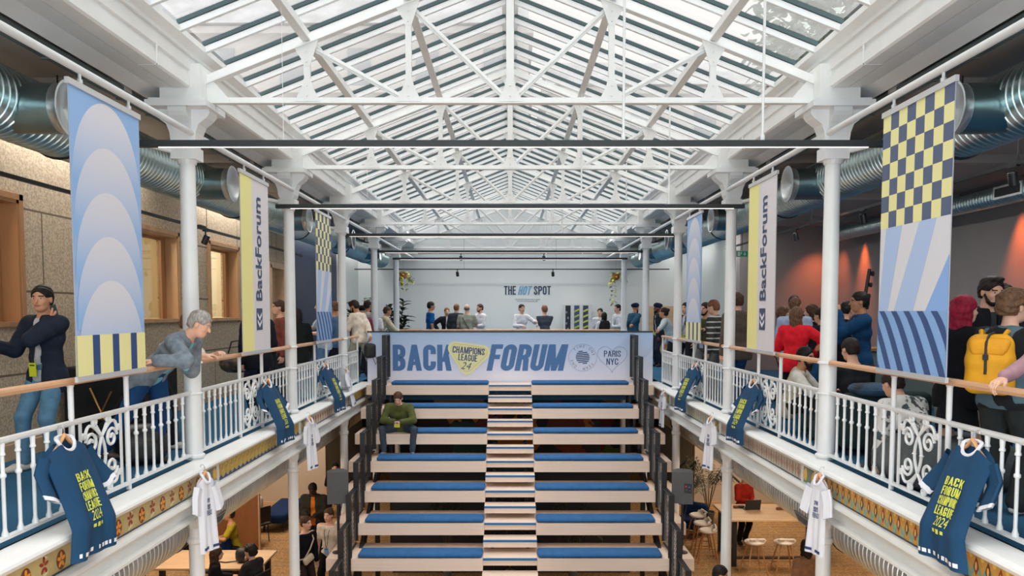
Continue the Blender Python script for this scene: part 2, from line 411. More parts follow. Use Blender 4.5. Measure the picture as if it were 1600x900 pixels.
# windows of the left wall: timber lining, pane, a lit room behind
GLASS, t, b = node_mat('window_glass')
t.nodes.remove(b); o_ = t.nodes['Material Output']; tr = t.nodes.new('ShaderNodeBsdfTransparent'); gl = t.nodes.new('ShaderNodeBsdfGlossy'); gl.inputs['Roughness'].default_value = 0.02
tr.inputs[0].default_value = (0.9, 0.94, 0.94, 1); mxs = t.nodes.new('ShaderNodeMixShader'); mxs.inputs[0].default_value = 0.12
t.links.new(tr.outputs[0], mxs.inputs[1]); t.links.new(gl.outputs[0], mxs.inputs[2]); t.links.new(mxs.outputs[0], o_.inputs[0])
ROOM = mat('office_room_paint', srgb(226, 206, 170), 0.8)
for i, (y0, y1, z0, z1) in enumerate(WINS, 1):
    b = MB(); w = 0.07; xf = WX + 0.03; d = 0.24
    b.box((xf - d / 2, y0 + 0.02, (z0 + z1) / 2), (d, 0.05, z1 - z0)); b.box((xf - d / 2, y1 - 0.02, (z0 + z1) / 2), (d, 0.05, z1 - z0))
    b.box((xf - d / 2, (y0 + y1) / 2, z1 - 0.02), (d, y1 - y0, 0.05)); b.box((xf - d / 2 + 0.03, (y0 + y1) / 2, z0 + 0.01), (d + 0.06, y1 - y0 + 0.08, 0.05))
    b.box((xf - 0.01, y0 - 0.02, (z0 + z1) / 2), (0.04, 0.06, z1 - z0 + 0.1)); b.box((xf - 0.01, y1 + 0.02, (z0 + z1) / 2), (0.04, 0.06, z1 - z0 + 0.1))
    b.box((xf - 0.01, (y0 + y1) / 2, z1 + 0.02), (0.04, y1 - y0 + 0.1, 0.06))
    f = b.build('window_%d' % i, WOOD if i == 1 else mat('warm_wood_frame', srgb(196, 152, 108), 0.5, noise=0.12, scale=5, stretch=(1, 1, 0.15)))
    struct(f)
    b = MB(); yc = y0 + 0.55
    b.box((WX - 0.17, y0 + 0.04, (z0 + z1) / 2), (0.04, 0.06, z1 - z0 - 0.06)); b.box((WX - 0.17, y1 - 0.12, (z0 + z1) / 2), (0.05, 0.14, z1 - z0 - 0.06))
    b.box((WX - 0.17, (y0 + y1) / 2, z1 - 0.06), (0.04, y1 - y0 - 0.1, 0.05)); b.build('sash', WOOD, f)
    b = MB(); b.box((WX - 0.17, (y0 + y1) / 2 - 0.06, (z0 + z1) / 2), (0.008, y1 - y0 - 0.22, z1 - z0 - 0.1)); b.build('pane', GLASS, f)
# rooms behind the left wall
sbox('wall_office', -8.0, -7.9, 5.5, 15.5, 0, 3.4, ROOM); sbox('wall_office', -7.9, WX - 0.31, 5.4, 5.5, 0, 3.4, ROOM); sbox('wall_office', -7.9, WX - 0.31, 15.5, 15.6, 0, 3.4, ROOM)
sbox('wall_office', -7.9, WX - 0.31, 12.2, 12.3, 0, 3.4, ROOM); sbox('floor', -8.0, -5.09, 5.4, 15.6, -0.4, -0.01, CARPET); sbox('ceiling', -8.0, WX - 0.31, 5.4, 15.6, 3.4, 3.5, ROOM)
point_light('office_lamp', (-6.8, 9.0, 2.9), 120, (1, 0.86, 0.62), 0.25); point_light('office_lamp', (-6.8, 14.0, 2.9), 110, (0.95, 0.98, 1), 0.25)
# door in the left wall
f = MB(); y0, y1, z0, z1 = DOORH
f.box((WX - 0.13, y0 + 0.03, 1.25), (0.34, 0.06, 2.5)); f.box((WX - 0.13, y1 - 0.03, 1.25), (0.34, 0.06, 2.5)); f.box((WX - 0.13, (y0 + y1) / 2, 2.48), (0.34, 1.0, 0.06))
f.box((WX + 0.01, y0 - 0.02, 1.25), (0.04, 0.08, 2.56)); f.box((WX + 0.01, y1 + 0.02, 1.25), (0.04, 0.08, 2.56)); f.box((WX + 0.01, 16.8, 2.54), (0.04, 1.1, 0.08))
d = struct(f.build('door_1', WOODL))
b = MB(); b.box((WX - 0.18, 16.8, 1.23), (0.045, 0.88, 2.44)); b.build('door_leaf', WOODL, d)
b = MB(); b.box((WX - 0.152, 16.55, 1.62), (0.01, 0.16, 0.42)); b.build('door_sign', mat('sign_navy', srgb(30, 44, 70), 0.5), d)
b = MB(); b.box((WX - 0.145, 16.55, 1.55), (0.01, 0.13, 0.16)); b.build('sign_picture', mat('sign_blue', srgb(80, 120, 190), 0.5), d)
b = MB(); b.tube([(WX - 0.15, 17.12, 1.05), (WX - 0.09, 17.12, 1.05), (WX - 0.09, 17.0, 1.05)], 0.012, 8); b.build('door_handle', mat('brushed_steel', (0.5, 0.5, 0.5), 0.3, 1.0), d, True)
# lower level walls
for s in (-1, 1):
    sbox('wall_lower', *sorted((s * 4.95, s * 9.2)), 20.4, 20.6, ZG, -0.46, BEIGE)
    sbox('wall_lower', *sorted((s * 4.95, s * 5.15)), 20.6, 25.8, ZG, -0.46, PALE)
    sbox('wall_lower', *sorted((s * 9.2, s * 9.4)), -3, 20.6, ZG, -0.46, BEIGE)
    sbox('baseboard_lower', *sorted((s * 4.95, s * 9.2)), 20.37, 20.4, ZG, ZG + 0.12, WOODL)
MURAL, t, b = node_mat('dark_painted_mural')
co = t.nodes.new('ShaderNodeTexCoord'); v = t.nodes.new('ShaderNodeTexVoronoi'); v.inputs['Scale'].default_value = 1.3; v.inputs['Randomness'].default_value = 1
ns = t.nodes.new('ShaderNodeTexNoise'); ns.inputs['Scale'].default_value = 1.6; va = t.nodes.new('ShaderNodeVectorMath'); va.operation = 'ADD'
t.links.new(co.outputs['Object'], ns.inputs[0]); t.links.new(co.outputs['Object'], va.inputs[0]); t.links.new(ns.outputs['Color'], va.inputs[1]); t.links.new(va.outputs[0], v.inputs['Vector'])
sp_ = t.nodes.new('ShaderNodeSeparateColor'); r = t.nodes.new('ShaderNodeValToRGB'); r.color_ramp.interpolation = 'CONSTANT'
t.links.new(v.outputs['Color'], sp_.inputs[0]); t.links.new(sp_.outputs[0], r.inputs[0])
cols = [(0.0, (18, 24, 34)), (0.3, (30, 70, 62)), (0.42, (24, 28, 40)), (0.6, (110, 40, 30)), (0.68, (20, 30, 44)), (0.8, (90, 110, 30)), (0.86, (26, 26, 34)), (0.94, (170, 110, 30))]
r.color_ramp.elements[0].color = (*srgb(*cols[0][1]), 1); r.color_ramp.elements[1].position = cols[1][0]; r.color_ramp.elements[1].color = (*srgb(*cols[1][1]), 1)
for p_, c_ in cols[2:]:
    e = r.color_ramp.elements.new(p_); e.color = (*srgb(*c_), 1)
t.links.new(r.outputs[0], b.inputs['Base Color']); b.inputs['Roughness'].default_value = 0.6
sbox('wall_lower', -4.95, 4.95, 25.5, 25.8, ZG, -0.46, MURAL)
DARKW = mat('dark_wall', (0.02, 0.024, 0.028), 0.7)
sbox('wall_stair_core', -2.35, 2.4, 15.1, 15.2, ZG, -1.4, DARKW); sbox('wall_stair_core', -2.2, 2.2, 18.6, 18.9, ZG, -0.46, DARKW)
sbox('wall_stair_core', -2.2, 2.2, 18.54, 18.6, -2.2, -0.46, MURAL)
# ------------------------------------------------------------------ cast iron columns
def column(x, y, lbl_u, lbl_l, upper=True):
    s = 1 if x > 0 else -1
    o = thing('iron_column', lbl_u, 'column', (x, y, 0.0), 0, 'white iron columns along the galleries')
    b = MB(); b.lathe([(0.085, 0.0), (0.085, 0.98), (0.082, 0.98), (0.074, 3.02)], n=20); b.build('shaft', IRON, o, True)
    b = MB()
    for z, r, h in ((0.01, 0.105, 0.05), (0.66, 0.098, 0.03), (0.97, 0.102, 0.035)):
        b.lathe([(r - 0.02, z), (r, z + h * 0.3), (r, z + h * 0.7), (r - 0.02, z + h)], n=20)
    b.build('ring', IRON, o, True)
    # capital: square block, neck, flaring brackets on the two sides, abacus
    b = MB(); b.box((0, 0, 3.08), (0.24, 0.22, 0.12)); b.lathe([(0.085, 2.98), (0.10, 3.02)], n=16)
    prof = [(0.09, 3.14), (0.12, 3.20), (0.13, 3.28), (0.16, 3.36), (0.24, 3.42), (0.27, 3.46), (0.27, 3.50)]
    pl = [(p[0], p[1]) for p in prof] + [(-p[0], p[1]) for p in prof[::-1]]
    b.prism(pl, (0, 0.10, 0), (1, 0, 0), (0, 0, 1), 0.20)
    b.prism([(p[0] * 0.82, p[1]) for p in prof] + [(-p[0] * 0.82, p[1]) for p in prof[::-1]], (-0.09, 0, 0), (0, 1, 0), (0, 0, 1), 0.18)
    b.box((0, 0, 3.53), (0.60, 0.50, 0.06)); b.box((0, 0, 3.565), (0.54, 0.46, 0.03)); b.build('capital', IRON, o)
    b = MB(); b.box((0.0 - s * 0.02, 0, 3.75), (0.40, 0.36, 0.34)); b.build('impost_block', CREAM, o)
    b = MB(); b.tube([(s * 0.10, -0.05, 3.10), (s * 0.26, -0.25, 3.12)], 0.028, 10)
    b.lathe([(0.017, 0.0), (0.017, 0.004)], c=(s * 0.262, -0.253, 3.12), n=8, m=None, R=Matrix.Rotation(PI / 2, 3, 'X'))
    b.build('stub_pipe', IRON, o, True)
    # lower storey post
    p = thing('iron_column', lbl_l, 'column', (x, y, ZG), 0, 'white iron columns under the galleries')
    H = -ZG - 0.52
    b = MB(); b.lathe([(0.11, 0), (0.11, 0.12), (0.08, 0.18), (0.074, H - 0.18)], n=20); b.build('shaft', IRON, p, True)
    b = MB(); b.lathe([(0.074, H - 0.36), (0.092, H - 0.34), (0.092, H - 0.30), (0.074, H - 0.28)], n=20)
    b.lathe([(0.074, H - 0.20), (0.09, H - 0.16), (0.10, H - 0.08), (0.14, H - 0.04), (0.14, H)], n=8); b.build('capital', IRON, p, False)
ords = ['nearest', 'second', 'third', 'fourth', 'farthest']
for k, y in enumerate(COLY):
    for s, side in ((-1, 'left'), (1, 'right')):
        column(s * WCOL, y, 'slim white iron column of the %s gallery, %s in its row' % (side, ords[k] if k in (0, 4) else ords[k] + ' from the camera'),
               'white iron post holding up the %s gallery, %s in its row' % (side, ords[k] if k in (0, 4) else ords[k] + ' from the camera'))

# ------------------------------------------------------------------ balcony edge, railings, tile friezes
def edge(s, y0, y1):
    b = MB(); X = lambda x: s * x
    prof = [(3.24, 0.0), (3.02, 0.0), (2.985, -0.012), (2.975, -0.03), (2.99, -0.05), (3.03, -0.062), (3.05, -0.09), (3.09, -0.092),
            (3.09, -0.275), (3.05, -0.278), (3.02, -0.30), (3.015, -0.32), (3.04, -0.345), (3.10, -0.35), (3.10, -0.47), (3.04, -0.48), (3.04, -0.505), (3.36, -0.505), (3.36, -0.02)]
    b.prism([(X(p[0]), p[1]) for p in (prof if s > 0 else prof)], (0, y1 if s > 0 else y1, 0), (1, 0, 0), (0, 0, 1), y1 - y0)
    return b
for s, side in ((-1, 'left'), (1, 'right')):
    o = edge(s, -1.0, 16.35).build('trim_balcony_%s' % side, CREAM); struct(o)
    ob = edge(s, 16.36, 25.7).build('trim_balcony_%s' % side, CREAM); struct(ob)

def spiral(cx, cz, r0, r1, a0, turns, n=26):
    return [(cx + (r0 + (r1 - r0) * i / n) * math.cos(a0 + turns * 2 * PI * i / n), cz + (r0 + (r1 - r0) * i / n) * math.sin(a0 + turns * 2 * PI * i / n)) for i in range(n + 1)]
def strip(b, pts, w, d):
    """flat ribbon: path in (y,z), w wide across x, d thick"""
    b.tube([(0, p[0], p[1]) for p in pts], d, 6)
baluster_me = None
def railing(s, yc, half_l, half_r, lbl, scroll=True, posts=True):
    """section of railing centred on yc reaching half_l before and half_r beyond; local origin on the balcony edge"""
    global baluster_me
    o = thing('balcony_railing', lbl, 'railing', (s * WCOL, yc, 0.0), 0, 'white iron railing sections')
    L, Rr = -half_l, half_r
    b = MB(); b.box((0, (L + Rr) / 2, 0.69), (0.045, Rr - L, 0.022)); b.box((0, (L + Rr) / 2, 0.675), (0.025, Rr - L, 0.02)); b.build('top_rail', IRON, o)
    b = MB(); b.box((0, (L + Rr) / 2, 0.055), (0.04, Rr - L, 0.022)); b.build('bottom_rail', IRON, o)
    if baluster_me is None:
        q = MB(); q.lathe([(0.022, 0.06), (0.022, 0.08), (0.015, 0.10), (0.0125, 0.12), (0.0125, 0.44), (0.021, 0.45), (0.021, 0.465), (0.0125, 0.475), (0.0125, 0.585), (0.02, 0.59), (0.02, 0.60), (0.015, 0.61), (0.019, 0.67)], n=10)
        t_ = q.build('baluster', IRON, None, True, link=False); baluster_me = t_.data
    ys = []
    y = 0.56 if scroll else 0.16
    while y < Rr - 0.06: ys.append(y); y += 0.158
    y = -0.56 if scroll else -0.0
    while y > L + 0.06: ys.append(y); y -= 0.158
    for y in ys:
        q = bpy.data.objects.new('baluster', baluster_me); C.objects.link(q); q.parent = o; q.location = (0, y, 0)
    if scroll:
        b = MB()
        for y in (-0.30, 0.30): b.box((0, y, 0.37), (0.012, 0.028, 0.62))
        def S(pts): strip(b, pts, 0.02, 0.0125)
        # two tall S-curves that cross, mirrored, with volutes
        for m_ in (-1, 1):
            main = [(m_ * 0.235, 0.60)] 
            arc = []
            for i in range(15):
                a = i / 14; z = 0.58 - 0.42 * a
                arc.append((m_ * (0.17 - 0.24 * math.sin(PI * a) ** 1.0 * 1.0), z))
            # central pair of bowed bars
            S([(m_ * (0.05 * math.cos((i / 12 - 0.5) * PI)), 0.52 - 0.30 * i / 12) for i in range(13)])
            for v_ in (-1, 1):
                Z = lambda dz: 0.37 + v_ * dz
                S([(m_ * (0.0 + 0.235 * math.sin(i / 10 * PI * 0.5)), Z(0.15 + 0.10 * math.sin(i / 10 * PI) + 0.01 * i / 10)) for i in range(11)])
                S([(-m_ * 0.0 + m_ * p[0], Z(p[1])) for p in spiral(0.15, 0.115, 0.085, 0.018, 0.2, 1.45, 30)])
                S([(m_ * p[0], Z(p[1])) for p in spiral(0.10, 0.275, 0.034, 0.008, -1.2, 1.5, 18)])
                S([(m_ * p[0], Z(p[1])) for p in spiral(0.265, 0.19, 0.026, 0.006, 2.6, 1.3, 14)])
                S([(m_ * (0.02 + 0.06 * i / 5), Z(0.17 + 0.075 * i / 5)) for i in range(6)])
            b.lathe([(0, -0.02), (0.02, 0), (0, 0.02)], c=(0, m_ * 0.055, 0.37), n=8)
        b.build('scroll_panel', IRON, o, True)
        for y in (-0.41, 0.41):
            b = MB(); b.lathe([(0.021, 0.0), (0.021, 0.66), (0.016, 0.70), (0.021, 0.72), (0.021, 0.95), (0.026, 0.955), (0.026, 0.965)], c=(0, y, 0), n=10); b.build('post', IRON, o, True)
    else:
        for y in (Rr - 0.02,):
            b = MB(); b.lathe([(0.02, 0.0), (0.02, 0.965)], c=(0, y, 0), n=10); b.build('post', IRON, o, True)
    b = MB(); pr = [(-0.03, -0.022), (-0.036, 0.0), (-0.03, 0.016), (-0.012, 0.026), (0.012, 0.026), (0.03, 0.016), (0.036, 0.0), (0.03, -0.022)]
    b.prism([(p[0], 0.99 + p[1]) for p in pr], (0, Rr, 0), (1, 0, 0), (0, 0, 1), Rr - L); b.build('handrail', OAKR, o)
    return o
CG = 0.085
for s, side in ((-1, 'left'), (1, 'right')):
    for k in range(-1, 3):
        yc = COLY[0] + BAY * (k - 0.5); h = BAY / 2 - CG
        w_ = ['nearest the camera', 'before the nearest %s column' % side, 'between the first and second %s columns' % side, 'between the second and third %s columns' % side][k + 1]
        w_ = {-1: 'alongside the photographer', 0: 'in front of the nearest column', 1: 'between the nearest and second columns', 2: 'between the second and third columns'}[k]
        railing(s, yc, h, h, 'white scrolled iron railing, %s gallery, %s' % (side, w_))
    railing(s, COLY[2] + CG, 0.0, 16.3 - COLY[2] - CG, 'short white iron railing end section beyond the third %s column' % side, scroll=False)
# oak rail across the far end of the void
o = thing('end_railing', 'oak handrail on white posts across the far end of the hall', 'railing', (0, COLY[4], 0))
b = MB(); b.prism([(p[0], 0.99 + p[1]) for p in [(-0.03, -0.022), (-0.036, 0.0), (-0.03, 0.016), (-0.012, 0.026), (0.012, 0.026), (0.03, 0.016), (0.036, 0.0), (0.03, -0.022)]], (-WCOL + CG, 0, 0), (0, -1, 0), (0, 0, 1), -(2 * WCOL - 2 * CG)); b.build('handrail', OAKR, o)
for i in range(7):
    b = MB(); b.lathe([(0.02, 0), (0.02, 0.965)], c=(-2.7 + 0.9 * i, 0, 0), n=8); b.build('post', IRON, o, True)
b = MB(); b.box((0, 0, 0.69), (2 * WCOL - 0.2, 0.03, 0.02)); b.build('rail', IRON, o)

# tile friezes: flat painted flowers, one design per bay
def disc(b, c, ru, rv, m, s, x, n=10, rot=0):
    pts = []
    for i in range(n):
        a = 2 * PI * i / n; u, v = ru * math.cos(a), rv * math.sin(a)
        pts.append((c[0] + u * math.cos(rot) - v * math.sin(rot), c[1] + u * math.sin(rot) + v * math.cos(rot)))
    b.poly(pts if s < 0 else pts, (x, 0, 0), (0, 1, 0), (0, 0, 1), m)
tm = lambda r_, g_, b_: mat('tile_%d_%d_%d' % (r_, g_, b_), srgb(r_, g_, b_), 0.35, noise=0.06, scale=20)
def frieze(s, y0, y1, style, lbl):
    L = y1 - y0
    o = thing('tile_frieze', lbl, 'tile frieze', (s * 3.09, y0, -0.183), 0, 'painted tile friezes of the balcony fronts')
    fx = -s
    base = {0: tm(196, 176, 120), 1: tm(196, 184, 90), 2: tm(232, 222, 206), 3: tm(214, 160, 76), 4: tm(206, 196, 176), 5: tm(190, 200, 186)}[style]
    b = MB(); b.box((fx * 0.002, L / 2, 0), (0.012, L, 0.176)); b.build('tile_ground', base, o)
    b = MB(); x1, x2, x3 = fx * 0.0095, fx * 0.0105, fx * 0.0115
    per = {0: 0.19, 1: 0.13, 2: 0.15, 3: 0.125, 4: 0.17, 5: 0.15}[style]
    nn = int(L / per); per = L / nn
    for i in range(nn):
        y = per * (i + 0.5)
        if style == 0:
            if i % 2 == 0:
                disc(b, (y, -0.01), 0.055, 0.068, tm(122, 62, 30), s, x1, 14)
                for a in range(5):
                    an = PI / 2 + a * 2 * PI / 5; disc(b, (y + 0.026 * math.cos(an), -0.01 + 0.034 * math.sin(an)), 0.024, 0.014, tm(236, 158, 52), s, x2, 8, an)
            else:
                for a in range(5):
                    an = PI / 2 + a * 2 * PI / 5; disc(b, (y + 0.028 * math.cos(an), 0.01 + 0.038 * math.sin(an)), 0.026, 0.013, tm(158, 56, 40), s, x1, 8, an)
                disc(b, (y, -0.055), 0.05, 0.012, tm(226, 214, 170), s, x1, 8, 0.4); disc(b, (y, 0.07), 0.045, 0.01, tm(226, 214, 170), s, x1, 8, -0.4)
        elif style == 1:
            disc(b, (y, 0.0), 0.022, 0.075, tm(222, 150, 50), s, x1, 10, 0.25); disc(b, (y + 0.04, 0.035), 0.016, 0.035, tm(150, 150, 60), s, x1, 8, -0.3)
            b.poly([(y - per / 2, -0.088), (y, -0.045), (y + per / 2, -0.088)], (x2, 0, 0), (0, 1, 0), (0, 0, 1), tm(60, 76, 150))
            disc(b, (y + 0.015, 0.05), 0.02, 0.012, tm(240, 210, 120), s, x2, 8, 0.5)
        elif style == 2:
            b.poly([(y - per * 0.42, 0.08), (y, -0.08), (y + per * 0.42, 0.08), (y + per * 0.15, 0.02), (y, 0.06), (y - per * 0.15, 0.02)], (x1, 0, 0), (0, 1, 0), (0, 0, 1), tm(166, 62, 44))
            disc(b, (y, -0.01), 0.015, 0.04, tm(222, 170, 70), s, x2, 8)
        elif style == 3:
            for q in (-1, 1): disc(b, (y + q * 0.034, -0.02), 0.014, 0.062, tm(120, 176, 160), s, x1, 10, q * 0.45)
            b.poly([(y - 0.03, 0.0), (y, -0.055), (y + 0.03, 0.0), (y + 0.018, 0.04), (y, 0.075), (y - 0.018, 0.04)], (x2, 0, 0), (0, 1, 0), (0, 0, 1), tm(148, 62, 28) if i % 2 else tm(112, 56, 34))
            disc(b, (y, 0.01), 0.012, 0.03, tm(240, 190, 90), s, x3, 8); disc(b, (y + per / 2, 0.066), 0.02, 0.016, tm(244, 196, 90), s, x2, 8); disc(b, (y + per / 2, -0.07), 0.03, 0.01, tm(130, 186, 170), s, x2, 8)
        elif style == 4:
            b.poly([(y, 0.085), (y + per * 0.35, 0), (y, -0.085), (y - per * 0.35, 0)], (x1, 0, 0), (0, 1, 0), (0, 0, 1), tm(150, 170, 150))
            for a in range(5):
                an = PI / 2 + a * 2 * PI / 5; disc(b, (y + 0.022 * math.cos(an), 0.03 * math.sin(an)), 0.022, 0.014, tm(196, 120, 110), s, x2, 8, an)
            disc(b, (y + per / 2, 0.0), 0.012, 0.07, tm(130, 84, 50), s, x1, 8)
        else:
            disc(b, (y, 0.0), 0.035, 0.06, tm(228, 224, 206), s, x1, 10); disc(b, (y, 0.0), 0.014, 0.05, tm(170, 130, 76), s, x2, 8); disc(b, (y + per / 2, 0), 0.012, 0.075, tm(140, 150, 120), s, x1, 8)
    b.build('painted_flowers', None, o)
    b = MB(); b.box((fx * 0.010, L / 2, 0.088), (0.014, L, 0.008)); b.box((fx * 0.010, L / 2, -0.088), (0.014, L, 0.008))
    b.build('dark_border', tm(40, 66, 90), o)
nm = {(-1, 0): ('ochre tile band with orange flowers, nearest on the left balcony', 0), (-1, 1): ('yellow tile band with blue points, second bay of left balcony', 1), (-1, 2): ('cream tile band with red zigzag leaves, third bay of left balcony', 2), (-1, 3): ('short yellow tile band at far end of left balcony', 1), (-1, -1): ('', 0),
      (1, 0): ('orange and turquoise tulip tile band, nearest on the right balcony', 3), (1, 1): ('pink and green diamond tile band, second bay of right balcony', 4), (1, 2): ('pale green tile band, third bay of right balcony', 5), (1, 3): ('short brown and cream tile band at far end of right balcony', 4)}
for s, side in ((-1, 'left'), (1, 'right')):
    for k in range(0, 4):
        y0 = COLY[0] + BAY * (k - 1) + 0.22; y1 = COLY[0] + BAY * k - 0.22
        if k == 0: y0 = 2.0
        if k == 3: y1 = 16.2
        l_, st = nm[(s, k)]; frieze(s, y0, y1, st, l_)
    for k in range(0, 3):
        # end posts and the oval boss at each column
        y = COLY[k]
        o = thing('balcony_boss', 'small framed gold oval on the %s balcony edge below the %s column' % (side, ords[k]), 'ornament', (s * 3.09, y, -0.183), 0, 'gold ovals on the balcony edges')
        b = MB(); b.box((-s * 0.012, -0.175, 0), (0.03, 0.03, 0.18)); b.box((-s * 0.012, 0.175, 0), (0.03, 0.03, 0.18)); b.build('frame', CREAM, o)
        b = MB(); b.box((-s * 0.004, 0.0, 0), (0.012, 0.32, 0.17)); b.build('back_plate', tm(120, 140, 120), o)
        for q in (-0.105, 0.105):
            b = MB(); b.lathe([(0.0, 0.022), (0.02, 0.02), (0.035, 0.012), (0.045, 0.0)], c=(-s * 0.01, q, 0), n=16, R=Matrix(((0, 0, -s), (1, 0, 0), (0, 1, 0))), sx=0.8, sy=1.5); b.build('oval', tm(224, 184, 96), o, True)

# ------------------------------------------------------------------ roof
SL = 0.39
def rz_(x, off=0.0): return 4.95 - SL * abs(x) + off
def truss(y, lbl):
    o = thing('roof_truss', lbl, 'roof truss', (0, y, 0), 0, 'white iron roof trusses')
    for s in (-1, 1):
        b = MB(); a_, c_ = (s * 3.12, 0, rz_(3.12)), (0, 0, rz_(0))
        b.bar(a_, c_, 0.085, 0.014); b.bar((a_[0], 0, a_[2] + 0.045), (0, 0, c_[2] + 0.045), 0.012, 0.09); b.build('rafter', CREAM, o)
    b = MB(); b.box((0, 0, 3.585), (6.3, 0.08, 0.014)); b.box((0, 0, 3.615), (6.3, 0.012, 0.055)); b.build('tie_beam', CREAM, o)
    b = MB(); top = 4.95; b.box((0, 0, (3.6 + top) / 2), (0.075, 0.05, top - 3.6)); b.build('king_post', CREAM, o)
    for s in (-1, 1):
        for x in (1.01, 2.02):
            b = MB(); zt = rz_(x); b.box((s * x, 0, (3.6 + zt) / 2), (0.06, 0.04, zt - 3.6)); b.build('post', CREAM, o)
        b = MB(); b.bar((s * 1.01, 0.03, rz_(1.01)), (s * 0.02, 0.03, 3.62), 0.012, 0.055); b.bar((s * 1.01, 0.03, rz_(1.01)), (s * 0.02, 0.03, 3.62), 0.05, 0.012); b.build('brace', CREAM, o)
        b = MB(); b.bar((s * 2.02, 0.03, rz_(2.02)), (s * 1.03, 0.03, 3.62), 0.012, 0.055); b.bar((s * 2.02, 0.03, rz_(2.02)), (s * 1.03, 0.03, 3.62), 0.05, 0.012); b.build('brace', CREAM, o)
    for x in (-2.02, -1.01, 0, 1.01, 2.02):
        b = MB(); w = 0.13; zt = rz_(x)
        b.prism([(-w, 0), (w, 0), (0.06, 0.13), (0.035, 0.22), (-0.035, 0.22), (-0.06, 0.13)], (x, -0.022, 3.60), (1, 0, 0), (0, 0, 1), -0.01)
        sl = -SL if x > 0 else SL
        if x == 0: pg = [(-0.14, -0.05), (0, 0.02), (0.14, -0.05), (0.05, -0.2), (-0.05, -0.2)]
        else: pg = [(-0.12, -0.12 * sl), (0.12, 0.12 * sl), (0.05, -0.16), (0.03, -0.22), (-0.03, -0.22), (-0.05, -0.16)]
        for dz in (0.05, 0.15): b.lathe([(0.011, 0), (0.008, 0.008), (0, 0.01)], c=(x, -0.034, 3.60 + dz), n=6, R=Matrix.Rotation(PI / 2, 3, 'X'))
        b.build('gusset_plate', CREAM, o); b = MB(); b.prism(pg, (x, -0.022, zt), (1, 0, 0), (0, 0, 1), -0.01)
        for dz in (0.08, 0.18): b.lathe([(0.011, 0), (0.008, 0.008), (0, 0.01)], c=(x, -0.034, zt - dz), n=6, R=Matrix.Rotation(PI / 2, 3, 'X'))
        b.build('gusset_plate', CREAM, o)
    for s in (-1, 1):
        b = MB(); b.prism([(0, 0), (0.34, 0), (0.34, 0.03), (0.08, 0.33), (0, 0.36)] if s < 0 else [(0, 0), (-0.34, 0), (-0.34, 0.03), (-0.08, 0.33), (0, 0.36)], (s * 3.14, -0.02, 3.59), (1, 0, 0), (0, 0, 1), -0.012)
        b.build('end_plate', CREAM, o)
TY = [COLY[0] + BAY * k for k in range(-1, 6)]
tl = ['overhead, above the photographer', 'nearest in view', 'second from the camera', 'third from the camera', 'fourth from the camera', 'fifth from the camera', 'against the far wall']
for y, l_ in zip(TY, tl): truss(min(y, 25.2), 'white riveted iron roof truss, ' + l_)
# purlins
pl = {-2.02: 'lower left', -1.01: 'upper left', 1.01: 'upper right', 2.02: 'lower right'}
for x, n_ in pl.items():
    s = 1 if x > 0 else -1
    b = MB(); z = rz_(x) + 0.09; b.box((x, 11.4, z), (0.012, 28.6, 0.12)); b.box((x, 11.4, z - 0.06), (0.085, 28.6, 0.012)); o = b.build('purlin', CREAM)
    tag(o, 'long white iron purlin of the %s roof slope' % n_, 'purlin')
b = MB(); b.box((0, 11.4, rz_(0) + 0.12), (0.10, 28.6, 0.16)); tag(b.build('ridge_beam', CREAM), 'white ridge beam at the peak of the glass roof', 'beam')
# glazing: bars and panes
SGL, t, b_ = node_mat('roof_glass')
t.nodes.remove(b_); o_ = t.nodes['Material Output']; tr = t.nodes.new('ShaderNodeBsdfTransparent'); df = t.nodes.new('ShaderNodeBsdfTranslucent'); tr.inputs[0].default_value = (0.97, 0.97, 0.965, 1); df.inputs[0].default_value = (0.9, 0.89, 0.88, 1)
gl = t.nodes.new('ShaderNodeBsdfGlossy'); gl.inputs['Roughness'].default_value = 0.05; m1 = t.nodes.new('ShaderNodeMixShader'); m2 = t.nodes.new('ShaderNodeMixShader'); m1.inputs[0].default_value = 0.10; m2.inputs[0].default_value = 0.04
t.links.new(tr.outputs[0], m1.inputs[1]); t.links.new(df.outputs[0], m1.inputs[2]); t.links.new(m1.outputs[0], m2.inputs[1]); t.links.new(gl.outputs[0], m2.inputs[2]); t.links.new(m2.outputs[0], o_.inputs[0])
sky = thing('glass_roof', 'long pitched glass roof on close white and teal glazing bars', 'glass roof', (0, 0, 0))
EV, RX = 3.06, 0.06
ze = 4.08; zr = ze + SL * (EV - RX)
bar_me = {}
yb = 3.70 - 0.588 * 10; ys_b = []
while yb < 25.75: ys_b.append(yb); yb += 0.5883
for s in (-1, 1):
    q = MB(); q.bar((s * EV, 0, ze), (s * RX, 0, zr), 0.038, 0.018); q.bar((s * EV, 0, ze + 0.03), (s * RX, 0, zr + 0.03), 0.012, 0.05, None)
    w1 = q.build('glazing_bar', IRON, None, link=False).data
    q = MB(); q.bar((s * EV, 0.0, ze + 0.085), (s * RX, 0, zr + 0.085), 0.034, 0.038)
    w2 = q.build('cover_strip', BARGREEN, None, link=False).data
    th = math.atan(SL)
    q = MB(); q.bar((s * EV, 0, ze + 0.115), (s * RX, 0, zr + 0.115), 0.56, 0.008)
    w3 = q.build('glass_pane', SGL, None, link=False).data
    for y in ys_b:
        o = bpy.data.objects.new('glazing_bar', w1); C.objects.link(o); o.parent = sky; o.location = (0, y, 0)
        c = bpy.data.objects.new('cover_strip', w2); C.objects.link(c); c.parent = o
        p = bpy.data.objects.new('glass_pane', w3); C.objects.link(p); p.parent = sky; p.location = (0, y + 0.294, 0)
b = MB(); b.box((0, 11.4, zr + 0.12), (0.2, 28.8, 0.06)); b.build('ridge_cap', IRON, sky)
